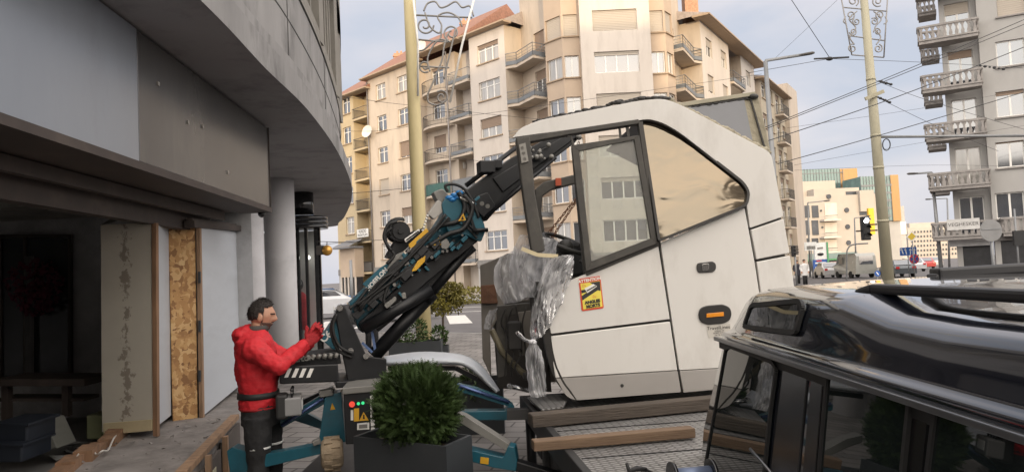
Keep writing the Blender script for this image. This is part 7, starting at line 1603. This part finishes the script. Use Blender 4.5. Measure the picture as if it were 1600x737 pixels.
# ================================================================ OVERHEAD WIRES
WIRE = pm('wire_black', (.022, .022, .024), .6)
wires = [
 ([(1195, 199), (1400, 116), (1640, 14)], 22, .016, 'upper of the two thick tram wires climbing to the top right corner'),
 ([(1195, 202), (1400, 120), (1640, 22)], 22.6, .016, 'lower of the two thick tram wires climbing to the top right corner'),
 ([(1185, 225), (1400, 152), (1640, 58)], 20, .017, 'thick wire passing just under the two paired tram wires'),
 ([(1215, 256), (1400, 204), (1640, 132)], 19, .015, 'thick wire crossing the olive pole at its bracket arm'),
 ([(1170, 114), (1296, 92)], 26, .012, 'thin span wire from the lamp post to the wire knot'),
 ([(1296, 92), (1450, 98), (1640, 109)], 26, .01, 'thin span wire running right from the wire knot to the grey block'),
 ([(1230, -10), (1296, 90)], 26, .016, 'steep span wire dropping from the top edge to the wire knot'),
 ([(1314, -5), (1206, 96)], 40, .01, 'thin slanting wire over the tall grey lamp'),
 ([(1364, 124), (1450, 157), (1640, 214)], 27, .01, 'thin wire sloping down right from the upper pole strap'),
 ([(1366, 150), (1461, 196), (1560, 236)], 27.5, .01, 'thin wire sloping down right from the second pole strap'),
 ([(1230, 200), (1461, 166), (1640, 132)], 35, .009, 'faint wire rising right across the pole at mid height'),
 ([(1241, 258), (1457, 220), (1640, 190)], 35, .009, 'faint wire rising right below the bracket arm'),
 ([(1241, 266), (1457, 258), (1640, 262)], 38, .009, 'faint level wire above the glass offices'),
 ([(530, 150), (600, 160), (655, 166)], 30, .011, 'thin wire from the overhang to the cream pole, topmost'),
 ([(535, 205), (600, 204), (655, 194)], 32, .010, 'thin wire from the overhang to the cream pole, second from top'),
 ([(500, 305), (560, 301), (655, 292)], 24, .013, 'thin wire from the overhang to the cream pole, third from top'),
 ([(485, 384), (545, 378), (656, 371)], 26, .013, 'thin wire above the low ochre shop'),
 ([(648, 165), (760, 178), (850, 187)], 28, .009, 'thin wire right of the cream pole towards the cab roof'),
 ([(648, 236), (700, 244), (812, 262)], 28, .009, 'thin wire right of the cream pole behind the jib'),
 ([(668, 190), (900, 158), (1190, 116)], 34, .011, 'long wire crossing the tower above the cab roof')]
for pts, Y, r, lab in wires:
    m = MB(); m.tube(smoothpts([at(x, y, Y+k*1.5) for k, (x, y) in enumerate(pts)], 8), r*.78, 6); m.build('overhead_wire', WIRE, label=lab, cat='wire')
m = MB(); c = at(1296, 92, 26); m.ball(c, .09, 10, 8, (1.5, 1, .8)); m.bar(c-V((.55, 0, -.02)), c+V((.7, 0, .02)), .05, .05); m.build('wire_knot', WIRE, label='dark knot where three span wires meet beside the olive pole', cat='wire joint')
for (x0, y0), (x1, y1), Y, lab in (((1374, 127), (1392, 132), 27.2, 'row of small insulators on the wire from the upper pole strap'), ((1372, 152), (1390, 160), 27.4, 'row of small insulators on the wire from the second pole strap'), ((1532, 103), (1568, 108), 26.5, 'insulated joint on the span wire in front of the grey block')):
    m = MB(); a, b_ = at(x0, y0, Y), at(x1, y1, Y)
    for k in range(6): m.ball(a.lerp(b_, k/5), .05 if k % 2 else .035, 8, 6, (1.4, 1, 1))
    m.build('insulator', WIRE, label=lab, cat='insulator')
m = MB(); P = [at(1385+6*math.cos(a), 226+9*math.sin(a), 24.8) for a in [k*.5 for k in range(26)]]; m.tube(P, .018, 6); m.build('wire_coil', WIRE, label='coil of spare wire hanging under the bracket arm', cat='wire')
